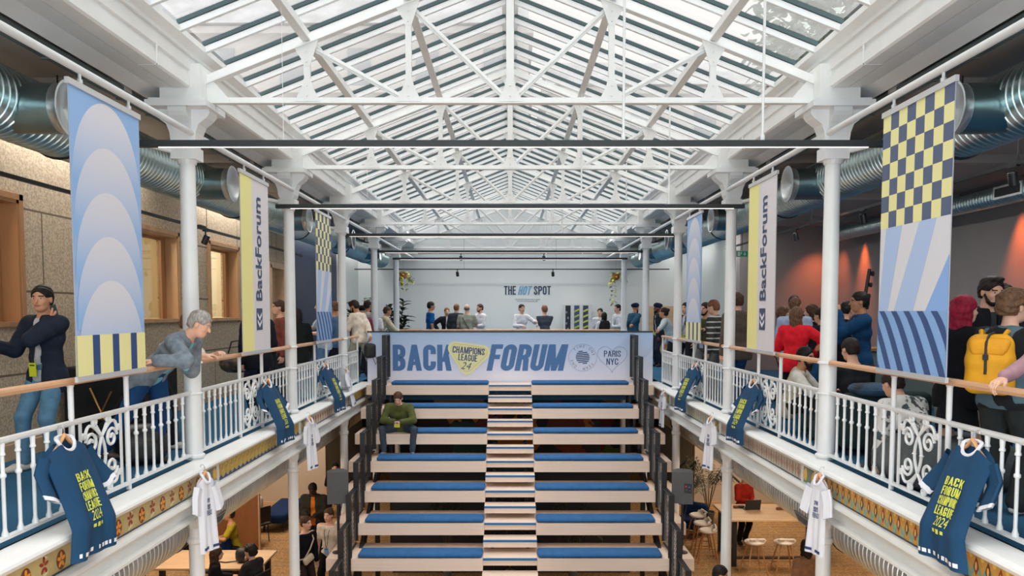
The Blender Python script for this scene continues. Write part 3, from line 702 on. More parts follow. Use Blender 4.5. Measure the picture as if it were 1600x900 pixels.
b = MB(); b.prism([(-3.2, 4.0), (3.2, 4.0), (0, 5.4)], (0, -2.9, 0), (1, 0, 0), (0, 0, 1), 0.05); struct(b.build('wall_gable', PALE))
# eaves: curb, box fascia, soffit, cove and dark service gap
for s, side in ((-1, 'left'), (1, 'right')):
    def pr(pts, m, name, y0=-3.0, y1=25.8):
        b = MB(); b.prism([(s * p[0], p[1]) for p in pts], (0, y1, 0), (1, 0, 0), (0, 0, 1), y1 - y0); return struct(b.build(name, m))
    pr([(3.03, 4.13), (3.03, 4.075), (3.09, 4.02), (3.09, 3.985), (3.13, 3.985), (3.30, 4.13)], CREAM, 'trim_curb_%s' % side)
    pr([(3.115, 3.985), (3.115, 3.86), (3.135, 3.85), (3.135, 3.80), (3.12, 3.79), (3.12, 3.70), (3.14, 3.685), (3.285, 3.685), (3.285, 3.70), (3.30, 3.70), (3.30, 3.95)], CREAM, 'trim_fascia_%s' % side)
    pr([(3.30, 3.705), (3.30, 3.69), (3.47, 3.69), (3.62, 3.63), (3.64, 3.64), (3.64, 3.95), (3.45, 3.95)], CREAM, 'trim_soffit_%s' % side)
    # joints of the fascia casing
    for k in range(-1, 5):
        for f_ in (0.25, 0.62):
            y = COLY[0] + BAY * (k + f_ - 0.5)
            b = MB(); b.box((s * 3.20, y, 3.688), (0.18, 0.02, 0.012)); b.box((s * 3.118, y, 3.80), (0.012, 0.02, 0.23)); struct(b.build('trim_joint_%s' % side, CREAM))
    # galvanised cable tray with cables
    o = thing('cable_tray', 'perforated metal cable tray with cables above the %s handrail pipe' % side, 'cable tray', (s * 3.74, 11.4, 3.58))
    b = MB(); b.box((0, 0, 0), (0.16, 28.4, 0.008)); b.box((0.08, 0, 0.025), (0.006, 28.4, 0.05)); b.box((-0.08, 0, 0.025), (0.006, 28.4, 0.05))
    for i in range(48): b.box((0, -14 + i * 0.6, -0.008), (0.17, 0.03, 0.02))
    b.build('tray', mat('galvanised_tray', (0.16, 0.20, 0.20), 0.45, 0.8), o)
    random.seed(3)
    b = MB()
    for c_ in range(3):
        b.tube([(-0.05 + 0.04 * c_ + random.uniform(-.01, .01), -14 + i * 0.7, 0.012 + random.uniform(0, .02)) for i in range(41)], 0.009, 5, RUBBER)
    b.build('cables', None, o)
    # white pipe that carries the banners, with hangers
    o = thing('banner_pipe', 'long white pipe running along the %s columns, carrying the banners' % side, 'pipe', (s * 3.15, 11.5, 3.27))
    b = MB(); b.tube([(0, -14.4, 0), (0, 14.2, 0)], 0.030, 14); b.build('pipe', IRON, o, True)
    for y in COLY:
        b = MB(); b.box((s * 0.02, y - 11.5, -0.02), (0.07, 0.12, 0.10)); b.build('clamp', IRON, o)
# ------------------------------------------------------------------ ventilation ducts
DUCT = mat('galvanised_duct', (0.60, 0.72, 0.72), 0.30, 1.0, noise=0.10, scale=3, stretch=(1, 0.3, 1))
DUCTD = mat('galvanised_outlet', (0.30, 0.42, 0.44), 0.34, 1.0, noise=0.08, scale=3)
FLANGE = mat('bright_flange', (0.72, 0.76, 0.78), 0.3, 0.9)
def spiral_duct(o, y0, y1, r, pitch, m, name='spiral_pipe', n=36, skew=0.05):
    prof = []; y = y0
    while y < y1:
        prof += [(r, y), (r, y + pitch * 0.72), (r + 0.008, y + pitch * 0.80), (r + 0.008, y + pitch * 0.90)]; y += pitch
    prof += [(r, y1), (r * 0.96, y1 + 0.02), (0, y1 + 0.02)]
    prof = [(0, y0 - 0.01)] + prof
    b = MB(); b.lathe(prof, n=n, R=Matrix(((1, 0, 0), (0, 0, 1), (0, -1, 0))))
    # shear each ring a little so the seam runs as a helix
    b.v = [(p[0], p[1] + skew * math.atan2(p[2], p[0]) / PI * pitch if 0 else p[1] + skew * p[0], p[2]) for p in b.v]
    return b.build(name, m, o, True)
for s, side in ((-1, 'left'), (1, 'right')):
    o = thing('ventilation_duct', 'large shiny spiral duct with side outlets under the %s gallery ceiling' % side, 'duct', (s * 4.25, 0, 3.25))
    spiral_duct(o, -2.6, 25.3, 0.288, 0.08, DUCT)
    for i, y in enumerate((2.7, 6.5, 10.25, 14.1, 18.05, 21.8)):
        RX_ = Matrix(((0, 0, -s), (1, 0, 0), (0, 1, 0)))
        b = MB(); b.lathe([(0.20, 0.1), (0.205, 0.30), (0.205, 0.51)], c=(0, y, -0.06), n=28, R=RX_); out_ = b.build('outlet', DUCTD, o, True)
        b = MB(); b.lathe([(0.20, 0.51), (0.205, 0.55), (0.225, 0.585), (0.235, 0.595), (0.235, 0.60), (0.215, 0.60), (0.17, 0.56), (0.0, 0.53)], c=(0, y, -0.06), n=28, R=RX_); b.build('flange', FLANGE, out_, True)
        b = MB(); b.box((0, y, 0.0), (0.5, 0.5, 0.02)) if 0 else None
    for y in (4.6, 7.35, 11.9, 15.4, 19.2, 22.6):
        b = MB(); b.tube([(0.302 * math.cos(a), y, 0.302 * math.sin(a)) for a in [2 * PI * i / 28 for i in range(28)]], 0.012, 6, closed=True); b.tube([(0, y, 0.30), (0, y, 0.49)], 0.008, 6); b.build('hanger_band', RUBBER, o, True)
    # smaller duct beneath the gallery
    o = thing('ventilation_duct', 'spiral duct running under the %s gallery floor above the ground floor' % side, 'duct', (s * 3.78, 0, -0.88))
    spiral_duct(o, 1.0, 20.2, 0.27, 0.085, mat('galvanised_lower_duct', (0.62, 0.66, 0.66), 0.36, 1.0, noise=0.08, scale=3))
    for y in (5.0, 8.3, 12.6, 16.6):
        b = MB(); b.tube([(0.28 * math.cos(a), y, 0.28 * math.sin(a)) for a in [2 * PI * i / 28 for i in range(28)]], 0.010, 6, closed=True); b.build('hanger_band', RUBBER, o, True)
    for y in (9.05,):
        b = MB()
        R_ = Matrix.Rotation(0 if s < 0 else 0, 3, 'Y')
        a = math.radians(-25); cx_, cz_ = -s * 0.275 * math.cos(a), 0.275 * math.sin(a)
        Rm = Matrix.Rotation(s * a, 3, 'Y')
        b.box((cx_, y, cz_), (0.02, 0.56, 0.15), R=Rm)
        g = b.build('air_grille', mat('grille_frame', (0.45, 0.47, 0.46), 0.4, 0.6), o)
        b = MB()
        for i in range(7): b.box((cx_ - s * 0.011, y - 0.22 + i * 0.073, cz_), (0.006, 0.05, 0.11), R=Rm)
        b.build('grille_slots', mat('grille_dark', (0.05, 0.07, 0.08), 0.5), g)
o = thing('ventilation_duct', 'narrow galvanised duct along the orange lit right wall', 'duct', (7.85, 0, 3.36))
spiral_duct(o, 1.0, 18.9, 0.15, 0.08, DUCT, n=24)
for y in (7.1, 12.0):
    b = MB(); b.box((-0.12, y, 0.02), (0.10, 0.7, 0.20)); g = b.build('air_grille', FLANGE, o); b = MB(); b.box((-0.172, y, 0.02), (0.008, 0.6, 0.13)); b.build('grille_slots', RUBBER, g)

# ------------------------------------------------------------------ linear lamps across the void
lb = ['nearest', 'second', 'third', 'fourth', 'farthest']
for k, (y, hl) in enumerate(((6.95, 3.34), (11.0, 3.32), (15.03, 3.32), (19.1, 3.30), (21.6, 3.28))):
    o = thing('linear_lamp', 'long black linear lamp bar spanning the hall, %s' % (lb[k] if k in (0, 4) else lb[k] + ' from the camera'), 'lamp', (0, y, 3.0), 0, 'linear lamp bars')
    b = MB(); b.box((0, 0, 0.0), (2 * hl, 0.07, 0.055)); b.build('housing', DGREEN, o)
    b = MB(); b.box((0.03, 0, -0.030), (2 * hl - 0.35, 0.016, 0.005)); b.build('light_strip', LED, o)
    for x in ((2.25, 1.01) if k < 3 else (1.01, 2.02)): 
        b = MB(); b.tube([(x, 0, 0.02), (x, 0, {2.25: 1.38, 1.01: 1.59, 2.02: 1.19}[x])], 0.012, 6); b.lathe([(0.02, 0.03), (0.02, 0.08)], c=(x, 0, 0), n=8); b.build('suspension_rod', IRON, o)
    b = MB(); b.tube([(-2.02, 0, 0.02), (-2.02, 0, 1.19)], 0.003, 4); b.build('suspension_cable', IRON, o)
    for q in (-2.0, 0, 2.0):
        pass
# ------------------------------------------------------------------ printed banners
def vcol_mat(name, rough=0.6):
    m, t, b = node_mat(name); a = t.nodes.new('ShaderNodeVertexColor'); a.layer_name = 'print'
    t.links.new(a.outputs[0], b.inputs['Base Color']); b.inputs['Roughness'].default_value = rough; return m
PRINT = vcol_mat('printed_banner_cloth')
class PR:
    """flat print built from coloured polygons; colour may change along v"""
    def __init__(s): s.v = []; s.f = []; s.c = []
    def poly(s, pts, cols, lay=0):
        n = len(s.v); s.v += [(p[0], p[1], lay) for p in pts]; s.f.append(list(range(n, n + len(pts)))); s.c += (cols if isinstance(cols, list) else [cols] * len(pts))
    def grad_shape(s, left, right, v0, v1, n, cf, lay):
        for i in range(n):
            a, c = v0 + (v1 - v0) * i / n, v0 + (v1 - v0) * (i + 1) / n
            s.poly([(left(a), a), (right(a), a), (right(c), c), (left(c), c)], [cf(a), cf(a), cf(c), cf(c)], lay)
def mixc(a, b, t): t = max(0, min(1, t)); return tuple(a[i] + (b[i] - a[i]) * t for i in range(3))
B_BLUE, B_LT, B_YEL, B_NAVY, B_WHITE, B_STONE = srgb(140, 180, 228), srgb(206, 212, 226), srgb(238, 234, 168), srgb(44, 74, 128), srgb(222, 222, 228), srgb(86, 100, 130)
BW, BH = 1.04, 2.1
def print_A():
    p = PR(); p.grad_shape(lambda v: 0, lambda v: BW, 0.30, BH, 20, lambda v: mixc(srgb(160, 190, 232), srgb(146, 186, 234), (v - .3) / 1.8), 0)
    c0 = BW / 2
    for i, top in enumerate((2.08, 1.74, 1.40, 1.06, 0.72)):
        bot = 0.30; r = 0.50; hh = 0.64
        def half(v, top=top, r=r, hh=hh): 
            t = (top - v) / hh
            return r * math.sqrt(max(0, 1 - (1 - min(1, t)) ** 2)) if t < 1 else r
        n = 34
        base = max(bot, top - 0.72)
        for k in range(n):
            a = top - (top - base) * (k / n) ** 1.7; c = top - (top - base) * ((k + 1) / n) ** 1.7
            ca = mixc(srgb(222, 222, 230), srgb(146, 186, 234), ((top - a) / 0.62) ** 1.5); cc = mixc(srgb(222, 222, 230), srgb(146, 186, 234), ((top - c) / 0.62) ** 1.5)
            p.poly([(c0 - half(c), c), (c0 + half(c), c), (c0 + half(a), a), (c0 - half(a), a)], [cc, cc, ca, ca], 0.0008 * (i + 1))
    p.poly([(0, 0), (BW, 0), (BW, 0.30), (0, 0.30)], B_YEL, 0.004)
    for u in (0.21, 0.50, 0.79): p.poly([(u, 0.0), (u + 0.10, 0.0), (u + 0.10, 0.30), (u, 0.30)], B_NAVY, 0.005)
    return p
def print_B():
    p = PR(); p.poly([(0, 0), (BW, 0), (BW, BH), (0, BH)], srgb(224, 222, 228), 0); p.grad_shape(lambda v: 0, lambda v: 0.36, 0, BH, 10, lambda v: srgb(242, 238, 160), 0.001)
    p.poly([(0.36, 0), (0.44, 0), (0.44, BH), (0.36, BH)], [srgb(242, 238, 160), srgb(224, 222, 228), srgb(224, 222, 228), srgb(242, 238, 160)], 0.001)
    return p
def print_C():
    p = PR(); p.poly([(0, 0), (BW, 0), (BW, BH), (0, BH)], srgb(220, 222, 230), 0)
    n, m_ = 8, 7; h = 0.93 / m_; w = BW / n
    for i in range(n):
        for j in range(m_): p.poly([(i * w, BH - (j + 1) * h), ((i + 1) * w, BH - (j + 1) * h), ((i + 1) * w, BH - j * h), (i * w, BH - j * h)], B_STONE if (i + j) % 2 == n % 2 + 1 or (i + j) % 2 == 1 else B_YEL, 0.001)
    y0, y1 = 0.48, BH - 0.93; LB = srgb(176, 200, 238)
    for a, c, d_, e in ((0.10, 0.36, -0.04, 0.10), (0.62, 0.86, 0.26, 0.50)): p.poly([(max(0, d_), y0), (e + 0.06, y0), (c, y1), (a, y1)], LB, 0.001)
    p.poly([(0.74, y0), (BW, y0), (BW, y1 - 0.28)], srgb(140, 180, 236), 0.002)
    p.poly([(0, 0), (BW, 0), (BW, y0), (0, y0)], srgb(134, 176, 228), 0.003)
    def x_at(x0, v): t = (y0 - v) / y0; return x0 + 0.34 * t ** 0.8
    for x0 in (-0.38, -0.18, 0.02, 0.22, 0.42, 0.62, 0.82):
        for k in range(8):
            a, c = y0 * (1 - k / 8), y0 * (1 - (k + 1) / 8)
            q = [(x_at(x0, a), a), (x_at(x0, c), c), (x_at(x0 + 0.09, c), c), (x_at(x0 + 0.09, a), a)]
            q = [(min(BW, max(0, u)), v) for u, v in q]
            if q[0][0] < BW and q[2][0] > 0: p.poly(q, srgb(56, 82, 134), 0.004)
    return p
def print_mesh(p, name, flip, hflip=False):
    me = bpy.data.meshes.new(name)
    vs = [((-(u - BW / 2) if flip else (u - BW / 2)), v, l) for u, v, l in p.v]
    me.from_pydata(vs, [], p.f); ca = me.color_attributes.new('print', 'FLOAT_COLOR', 'POINT')
    ca.data.foreach_set('color', np.array([(*c, 1) for c in p.c], dtype=np.float32).ravel()); me.materials.append(PRINT); return me
BNAVY = mat('banner_ink_navy', srgb(58, 78, 112), 0.6)
def banner(s, y, kind, lbl):
    """hangs from the pipe, seen from the middle of the hall; local u runs to the picture's right"""
    o = thing('hanging_banner', lbl, 'banner', (s * 3.15, y, 1.03), 0, 'printed banners hanging over the balconies')
    # frame of the print: u axis = away from camera on the left side, towards it on the right; normal faces the void
    U = Vector((0, 1, 0)) if s < 0 else Vector((0, -1, 0)); N = Vector((1, 0, 0)) if s < 0 else Vector((-1, 0, 0)); V = Vector((0, 0, 1))
    R = Matrix((U, V, N)).transposed()
    p = {'A': print_A, 'B': print_B, 'C': print_C}[kind]()
    b = MB(); b.box((0, 0, BH / 2), (0.003, BW, BH)); cl = b.build('cloth', mat('banner_back', srgb(200, 204, 214), 0.7), o)
    me = print_mesh(p, 'printed_face', False); q = bpy.data.objects.new('printed_face', me); C.objects.link(q); q.parent = o
    M = R.to_4x4(); M.translation = N * 0.004; q.matrix_local = M
    q2 = bpy.data.objects.new('printed_face', print_mesh(p, 'printed_face', False)); C.objects.link(q2); q2.parent = o
    R2 = Matrix((-U, V, -N)).transposed(); M = R2.to_4x4(); M.translation = -N * 0.004; q2.matrix_local = M
    b = MB(); b.box((0, 0, BH + 0.02), (0.03, BW + 0.03, 0.045)); b.build('top_bar', mat('banner_rail', srgb(206, 208, 210), 0.4, 0.3), o)
    b = MB(); b.box((0, 0, -0.02), (0.025, BW + 0.02, 0.04)); b.build('bottom_bar', mat('banner_rail', (0, 0, 0)), o)
    for yy in (-0.36, 0.36):
        b = MB(); b.tube([(0, yy, BH + 0.03), (0, yy, BH + 0.16)], 0.012, 6); b.lathe([(0.02, BH + 0.04), (0.02, BH + 0.07)], c=(0, yy, 0), n=8); b.build('hanger', mat('banner_rail', (0, 0, 0)), o)
    if kind == 'B':
        for (R_, U_, N_) in ((R, U, N), (R2, -U, -N)):
            Rt = Matrix((V, -U_, N_)).transposed()
            ox = 0.30 if True else 0
            t1 = text_mesh('BackForum', 0.33, 'lettering', BNAVY, o, sx=1.0, bold=0.018, R=Rt, loc=U_ * 0.20 + V * 0.60 + N_ * 0.009)
            # keep the word inside 1.35 m
            w = max(v.co.x for v in t1.data.vertices)
            for v in t1.data.vertices: v.co.x *= 1.30 / w; v.co.y *= 0.95
            b = MB(); D = N_ * 0.008
            sq = [(-0.02, 0), (0.20, 0), (0.20, 0.27), (-0.02, 0.27)]
            O_ = U_ * 0.0 + V * 0.25 + D
            b.poly(sq, O_, U_, V, BNAVY)
            for dz in (0.03, 0.115):
                b.poly([(0.01, 0.02 + dz + 0.045), (0.09, dz + 0.0), (0.17, 0.02 + dz + 0.045), (0.17, 0.02 + dz + 0.085), (0.09, dz + 0.045), (0.01, 0.02 + dz + 0.085)], O_ + N_ * 0.001, U_, V, WHITEP)
            b.build('double_chevron_logo', None, o)
for s, y, k, l_ in ((-1, 6.09, 'A', 'blue overlapping arches banner with striped yellow and navy foot, large, left of hall'),
                    (-1, 9.56, 'B', 'yellow and white banner with vertical lettering on the left side'),
                    (-1, 13.05, 'C', 'checkered yellow banner with ray stripes over the left balcony, partly behind a column'),
                    (1, 6.05, 'C', 'large checkered yellow and grey banner at the right beside the yellow backpack'),
                    (1, 9.68, 'B', 'yellow and white banner with vertical lettering on the right side'),
                    (1, 13.22, 'A', 'small blue arches banner in the third bay of the right balcony')):
    banner(s, y, k, l_)

# the guard panel behind the top bench with its big lettering
o = thing('event_banner', 'wide pale blue event banner with large navy lettering above the bleachers', 'banner', (0, 16.52, 0.0))
b = MB(); b.box((0, 0, 0.53), (6.14, 0.05, 1.08)); b.build('panel', mat('panel_back', srgb(190, 200, 220), 0.6), o)
p = PR(); p.grad_shape(lambda v: -3.07, lambda v: 3.07, -0.01, 1.07, 12, lambda v: mixc(srgb(234, 232, 246), srgb(168, 200, 236), v / 1.07), 0)
me = bpy.data.meshes.new('printed_face'); me.from_pydata(p.v, [], p.f); ca = me.color_attributes.new('print', 'FLOAT_COLOR', 'POINT')
ca.data.foreach_set('color', np.array([(*c, 1) for c in p.c], dtype=np.float32).ravel()); me.materials.append(PRINT)
q = bpy.data.objects.new('printed_face', me); C.objects.link(q); q.parent = o; q.rotation_euler = (PI / 2, 0, 0); q.location = (0, -0.027, 0)
b = MB(); b.box((0, 0, 1.085), (6.14, 0.07, 0.03)); b.build('top_capping', DGREEN, o)
PBLUE = mat('ink_blue', srgb(72, 118, 172), 0.6); PNAVY = mat('ink_navy', srgb(40, 74, 120), 0.6); PLIGHT = mat('ink_thin_grey', srgb(130, 146, 176), 0.6)
MX = lambda px: (px - 797) / 1200.0 * 16.47
MZ = lambda py_: 1.5 + (488 - py_) / 1200.0 * 16.47
def fit_text(txt, x0, x1, z0, z1, m, parent, y, bold=0.03, shear=0.0, rot=0.0, name='lettering', bx=None):
    t = text_mesh(txt, 1.0, name, m, parent, bold=bold, shear=shear, R=R_FRONT, loc=(0, y, 0))
    vs = t.data.vertices; n = len(vs); co = np.empty(n * 3); vs.foreach_get('co', co); co = co.reshape(-1, 3)
    a, c = co.min(0), co.max(0); co[:, 0] = x0 + (co[:, 0] - a[0]) / (c[0] - a[0]) * (x1 - x0); co[:, 1] = z0 + (co[:, 1] - a[1]) / (c[1] - a[1]) * (z1 - z0)
    if rot:
        cx_, cz_ = (x0 + x1) / 2, (z0 + z1) / 2; ca_, sa_ = math.cos(rot), math.sin(rot); X, Z = co[:, 0] - cx_, co[:, 1] - cz_
        co[:, 0] = cx_ + X * ca_ - Z * sa_; co[:, 1] = cz_ + X * sa_ + Z * ca_
    vs.foreach_set('co', co.ravel()); t.data.update(); return t
cond_text('BACK', MX(613), MX(705.5), MZ(579.5), MZ(538.5), PBLUE, o, sw=0.19, y=-0.030, gap=0.045)
cond_text('FORUM', MX(760), MX(888.5), MZ(579.5), MZ(538), PBLUE, o, sw=0.19, y=-0.030, gap=0.045, shear=0.2)
# rounded triangle badge
def rounded(pts, r, n=8):
    outp = []
    for i in range(len(pts)):
        P, A, B_ = Vector(pts[i]), Vector(pts[i - 1]), Vector(pts[(i + 1) % len(pts)])
        a, b_ = (A - P).normalized(), (B_ - P).normalized(); half = math.acos(max(-1, min(1, a.dot(b_)))) / 2; d = r / math.tan(half)
        ce = P + (a + b_).normalized() * (r / math.sin(half)); s0 = P + a * d - ce; s1 = P + b_ * d - ce
        a0, a1 = math.atan2(s0.y, s0.x), math.atan2(s1.y, s1.x)
        if a1 - a0 > PI: a1 -= 2 * PI
        if a1 - a0 < -PI: a1 += 2 * PI
        outp += [(ce.x + r * math.cos(a0 + (a1 - a0) * k / n), ce.y + r * math.sin(a0 + (a1 - a0) * k / n)) for k in range(n + 1)]
    return outp
tri = [(MX(689), MZ(530)), (MX(779), MZ(543)), (MX(727), MZ(592))]
b = MB(); b.prism(rounded(tri, 0.15), (0, -0.030, 0), (1, 0, 0), (0, 0, 1), 0.006, mat('badge_cream', srgb(232, 230, 176), 0.6))
bd = b.build('badge', None, o)
ctr = Vector(((tri[0][0] + tri[1][0] + tri[2][0]) / 3, (tri[0][1] + tri[1][1] + tri[2][1]) / 3))
tri2 = [tuple(ctr + (Vector(t_) - ctr) * 0.82) for t_ in tri]
rp_ = rounded(tri2, 0.11); b = MB(); b.tube([(x, -0.038, z) for x, z in rp_], 0.003, 4, closed=True); b.build('badge_outline', mat('badge_line', srgb(176, 172, 120), 0.6), bd)
cond_text('CHAMPIONS', MX(707), MX(757.5), MZ(553), MZ(542.5), PNAVY, bd, sw=0.15, y=-0.038, rot=-0.09)
cond_text('LEAGUE', MX(716), MX(745.5), MZ(564), MZ(553.8), PNAVY, bd, sw=0.15, y=-0.038, rot=-0.09)
fit_text('24', MX(720), MX(736.5), MZ(577.2), MZ(566), PNAVY, bd, -0.038, bold=-0.005, rot=-0.09, shear=0.35)
# round emblem with lettering, heart with two words
cx_, cz_ = MX(910.8), MZ(558.7)
b = MB(); b.tube([(cx_ + 0.292 * math.cos(a) * (1 + .03 * math.cos(2 * a)), -0.030, cz_ + 0.292 * math.sin(a)) for a in [2 * PI * i / 48 for i in range(48)]], 0.0035, 4, closed=True); b.build('emblem_ring', PLIGHT, o)
for txt, a0 in (('ONE', 50), ('TEAM', -35), ('ONE', -130), ('TIME', 135)):
    for i, ch in enumerate(txt):
        a = math.radians(a0 - i * (17 if txt != 'TEAM' else 16) + (0 if a0 > 0 else 0)); r = 0.212
        u = Vector((math.sin(a), 0, -math.cos(a))) ; v = Vector((math.cos(a), 0, math.sin(a)))
        Rm = Matrix((u, v, Vector((0, -1, 0)))).transposed()
        text_mesh(ch, 0.085, 'lettering', PNAVY, o, sx=0.8, bold=-0.004, R=Rm, loc=(cx_ + r * math.cos(a), -0.0305, cz_ + r * math.sin(a)), align='CENTER')
b = MB(); nrow = 7
for j in range(nrow):
    z = -0.135 + 0.27 * (j + 0.5) / nrow; hw = math.sqrt(max(0, 0.15 ** 2 - z * z)); th = 0.022
    for (a, c, dz) in ((-hw, -0.0, 0.012), (0.0, hw, -0.012)):
        b.poly([(a, z - th / 2 + dz), (c, z - th / 2 + dz + 0.01), (c, z + th / 2 + dz + 0.01), (a, z + th / 2 + dz)], (cx_, -0.030, cz_), (1, 0, 0), (0, 0, 1), PNAVY)
b.build('striped_globe', None, o)
hx, hz = MX(957), MZ(562)
hp = []
for i in range(60):
    a = 2 * PI * i / 60; hp.append((hx + 0.0198 * 16 * math.sin(a) ** 3, -0.030, hz + 0.0198 * (13 * math.cos(a) - 5 * math.cos(2 * a) - 2 * math.cos(3 * a) - math.cos(4 * a)) * 0.98 + 0.05))
b = MB(); b.tube(hp, 0.0035, 4, closed=True); b.build('heart_outline', PLIGHT, o)
cond_text('PARIS', MX(944), MX(970.5), MZ(557.5), MZ(547.8), PNAVY, o, sw=0.13, y=-0.0305)
cond_text('NYC', MX(948), MX(966.5), MZ(570), MZ(560), PNAVY, o, sw=0.13, y=-0.0305)

# ------------------------------------------------------------------ far wall lettering, track lights, exit signs
o = thing('wall_lettering', 'navy and light blue words painted on the pale far wall', 'lettering', (0, 25.79, 0))
FX = lambda px: (px - 797) / 1200.0 * 25.79
FZ = lambda py_: 1.5 + (488 - py_) / 1200.0 * 25.79
cond_text('THE', FX(787.5), FX(806), FZ(460.5), FZ(447), mat('ink_dark', srgb(56, 76, 100), 0.6), o, sw=0.16, y=-0.004)
cond_text('HOT', FX(809), FX(831.5), FZ(460.5), FZ(447), mat('ink_sky', srgb(112, 172, 214), 0.6), o, sw=0.17, y=-0.004, shear=0.25)
cond_text('SPOT', FX(834), FX(860.5), FZ(460.5), FZ(447), mat('ink_dark', (0, 0, 0)), o, sw=0.16, y=-0.004)
b = MB()
random.seed(5)
for z, a, c in ((467.5, 805, 843), (470.3, 808, 839)):
    x = a
    while x < c:
        w = random.uniform(1.5, 4.5); b.box(((FX(x) + FX(min(c, x + w))) / 2, -0.003, FZ(z)), (FX(x + w) - FX(x), 0.004, 0.022)); x += w + 1
b.build('small_print_lines', mat('ink_pale', srgb(160, 172, 180), 0.6), o)
def spotlight(pt, tgt, lbl, grp=None):
    o = thing('track_spotlight', lbl, 'spotlight', pt, 0, 'black track spotlights')
    b = MB(); b.box((0, 0, -0.01), (0.04, 0.16, 0.03)); b.tube([(0, 0, -0.02), (0, 0, -0.09)], 0.012, 8); b.build('adapter', BLACK, o)
    d = Vector(tgt).normalized(); R = d.to_track_quat('Z', 'Y').to_matrix()
    b = MB(); b.lathe([(0.0, -0.07), (0.040, -0.07), (0.048, -0.055), (0.050, 0.075), (0.042, 0.08), (0.038, 0.05), (0, 0.05)], c=(0, 0, -0.145), n=18, R=R); b.build('lamp_head', BLACK, o, True)
    b = MB(); b.lathe([(0.036, 0.056), (0, 0.057)], c=(0, 0, -0.145), n=14, R=R); b.build('lens', mat('warm_lens', (1, .8, .5), 0.3, emit=(1, .72, .4), es=5), o, True)
    return o
o = thing('lighting_track', 'black lighting track along the wood panelled left wall', 'lighting track', (-4.78, 0, 2.80))
b = MB(); b.box((0, 9.0, 0), (0.035, 17.5, 0.04)); b.build('rail', BLACK, o)
b = MB()
for y in (3.5, 6.0, 8.5, 12.2, 15.5): b.tube([(0, y, 0), (0, y, 0.9)], 0.005, 5)
for y in (6.2, 8.6, 12.0): b.box((0, y, 0.03), (0.04, 0.25, 0.03))
b.build('suspension', BLACK, o)
for y, l_ in ((6.98, 'at the left picture edge'), (12.15, 'seen between the first left column and the yellow banner'), (9.3, 'peeking out beside the blue arches banner')):
    spotlight((-4.78, y, 2.79), (-0.5, 0.1, -1), 'small spotlight on the left track, ' + l_)
o = thing('lighting_track', 'black lighting track hanging over the right gallery', 'lighting track', (5.45, 0, 3.10))
b = MB(); b.box((0, 10.5, 0), (0.035, 18, 0.04)); b.build('rail', BLACK, o)
b = MB()
for y in (4.5, 8.35, 11.0, 14.0, 17.5): b.tube([(0, y, 0), (0, y, 0.66)], 0.006, 5); b.lathe([(0.014, 0.02), (0.014, 0.12)], c=(0, y, 0), n=8)
b.build('suspension', BLACK, o)
for y, l_ in ((8.42, 'nearest, right of the checkered banner'), (11.95, 'between the checkered banner and first right column'), (14.75, 'just right of the yellow lettered banner'), (19.2, 'over the far end near the exit sign')):
    spotlight((5.45, y, 3.09), (0.25, 0.1, -1), 'small black spotlight on the right gallery track, ' + l_)
for z, y, l_ in ((2.905, 25.2, 'lower'), (3.42, 25.17, 'upper')):
    o = thing('lighting_track', 'thin black lighting track across the far wall, %s one' % l_, 'lighting track', (0, y, z), 0, 'far wall tracks')
    b = MB(); b.box((0, 0, 0), (10.4 if l_ == 'lower' else 6.0, 0.03, 0.035)); b.build('rail', BLACK, o)
    b = MB(); 
    for x in (-4.2, -1.5, 1.5, 4.2)[(0 if l_ == 'lower' else 1):(4 if l_ == 'lower' else 3)]: b.tube([(x, 0, 0), (x, 0, 3.8 - z + 0.3)], 0.004, 4)
    b.build('suspension', BLACK, o)
for x, y, z, l_ in ((-1.72, 25.2, 2.9, 'left of the wall lettering'), (1.40, 25.2, 2.9, 'over the middle of the far wall'), (-1.6, 25.17, 3.41, 'upper left on the far wall'), (1.1, 25.17, 3.41, 'upper right on the far wall')):
    spotlight((x, y, z), (0.1, 0.5, -1), 'tiny black spotlight on the far wall track, ' + l_)
def exit_sign(x, y, z, lbl):
    o = thing('exit_sign', lbl, 'exit sign', (x, y, z), 0, 'green exit signs')
    b = MB(); b.box((0, 0, 0), (0.27, 0.03, 0.145)); b.build('body', mat('sign_white', (0.75, 0.8, 0.78), 0.4), o)
    b = MB(); b.box((0, -0.017, 0), (0.255, 0.006, 0.13)); b.build('green_face', GREENS, o)
    b = MB(); D = lambda pts: b.poly(pts, (0, -0.0215, 0), (1, 0, 0), (0, 0, 1), WHITEP)
    D([(0.045, 0.045), (0.075, 0.045), (0.075, 0.0), (0.10, 0.0), (0.06, -0.05), (0.02, 0.0), (0.045, 0.0)])
    D([(-0.105, -0.05), (-0.045, -0.05), (-0.045, 0.05), (-0.105, 0.05)])
    D([(-0.035, -0.02), (-0.01, 0.0), (-0.005, 0.03), (-0.03, 0.03), (-0.04, 0.01)]); D([(-0.02, 0.035), (-0.005, 0.035), (-0.005, 0.052), (-0.02, 0.052)])
    b.build('arrow_and_runner', None, o)
    b = MB(); b.tube([(0, 0, 0.07), (0, 0, 3.7 - z)], 0.008, 6); b.build('rod', BLACK, o)
exit_sign(-4.9 * 17 / 16.0, 17.0 * 0.93, 2.68, 'green exit sign hanging above the timber door on the left')
exit_sign(5.40, 18.0, 2.86, 'green exit sign hanging in the right gallery')
b = MB(); b.box((0, 0, 0), (0.2, 0.03, 0.13)); b.box((0, -0.016, 0), (0.18, 0.004, 0.1)); tag(b.build('exit_sign', GREENS), 'small green exit sign on the lower level at bottom left', 'exit sign', 'green exit signs').location = (-5.1, 10.4, -1.75)
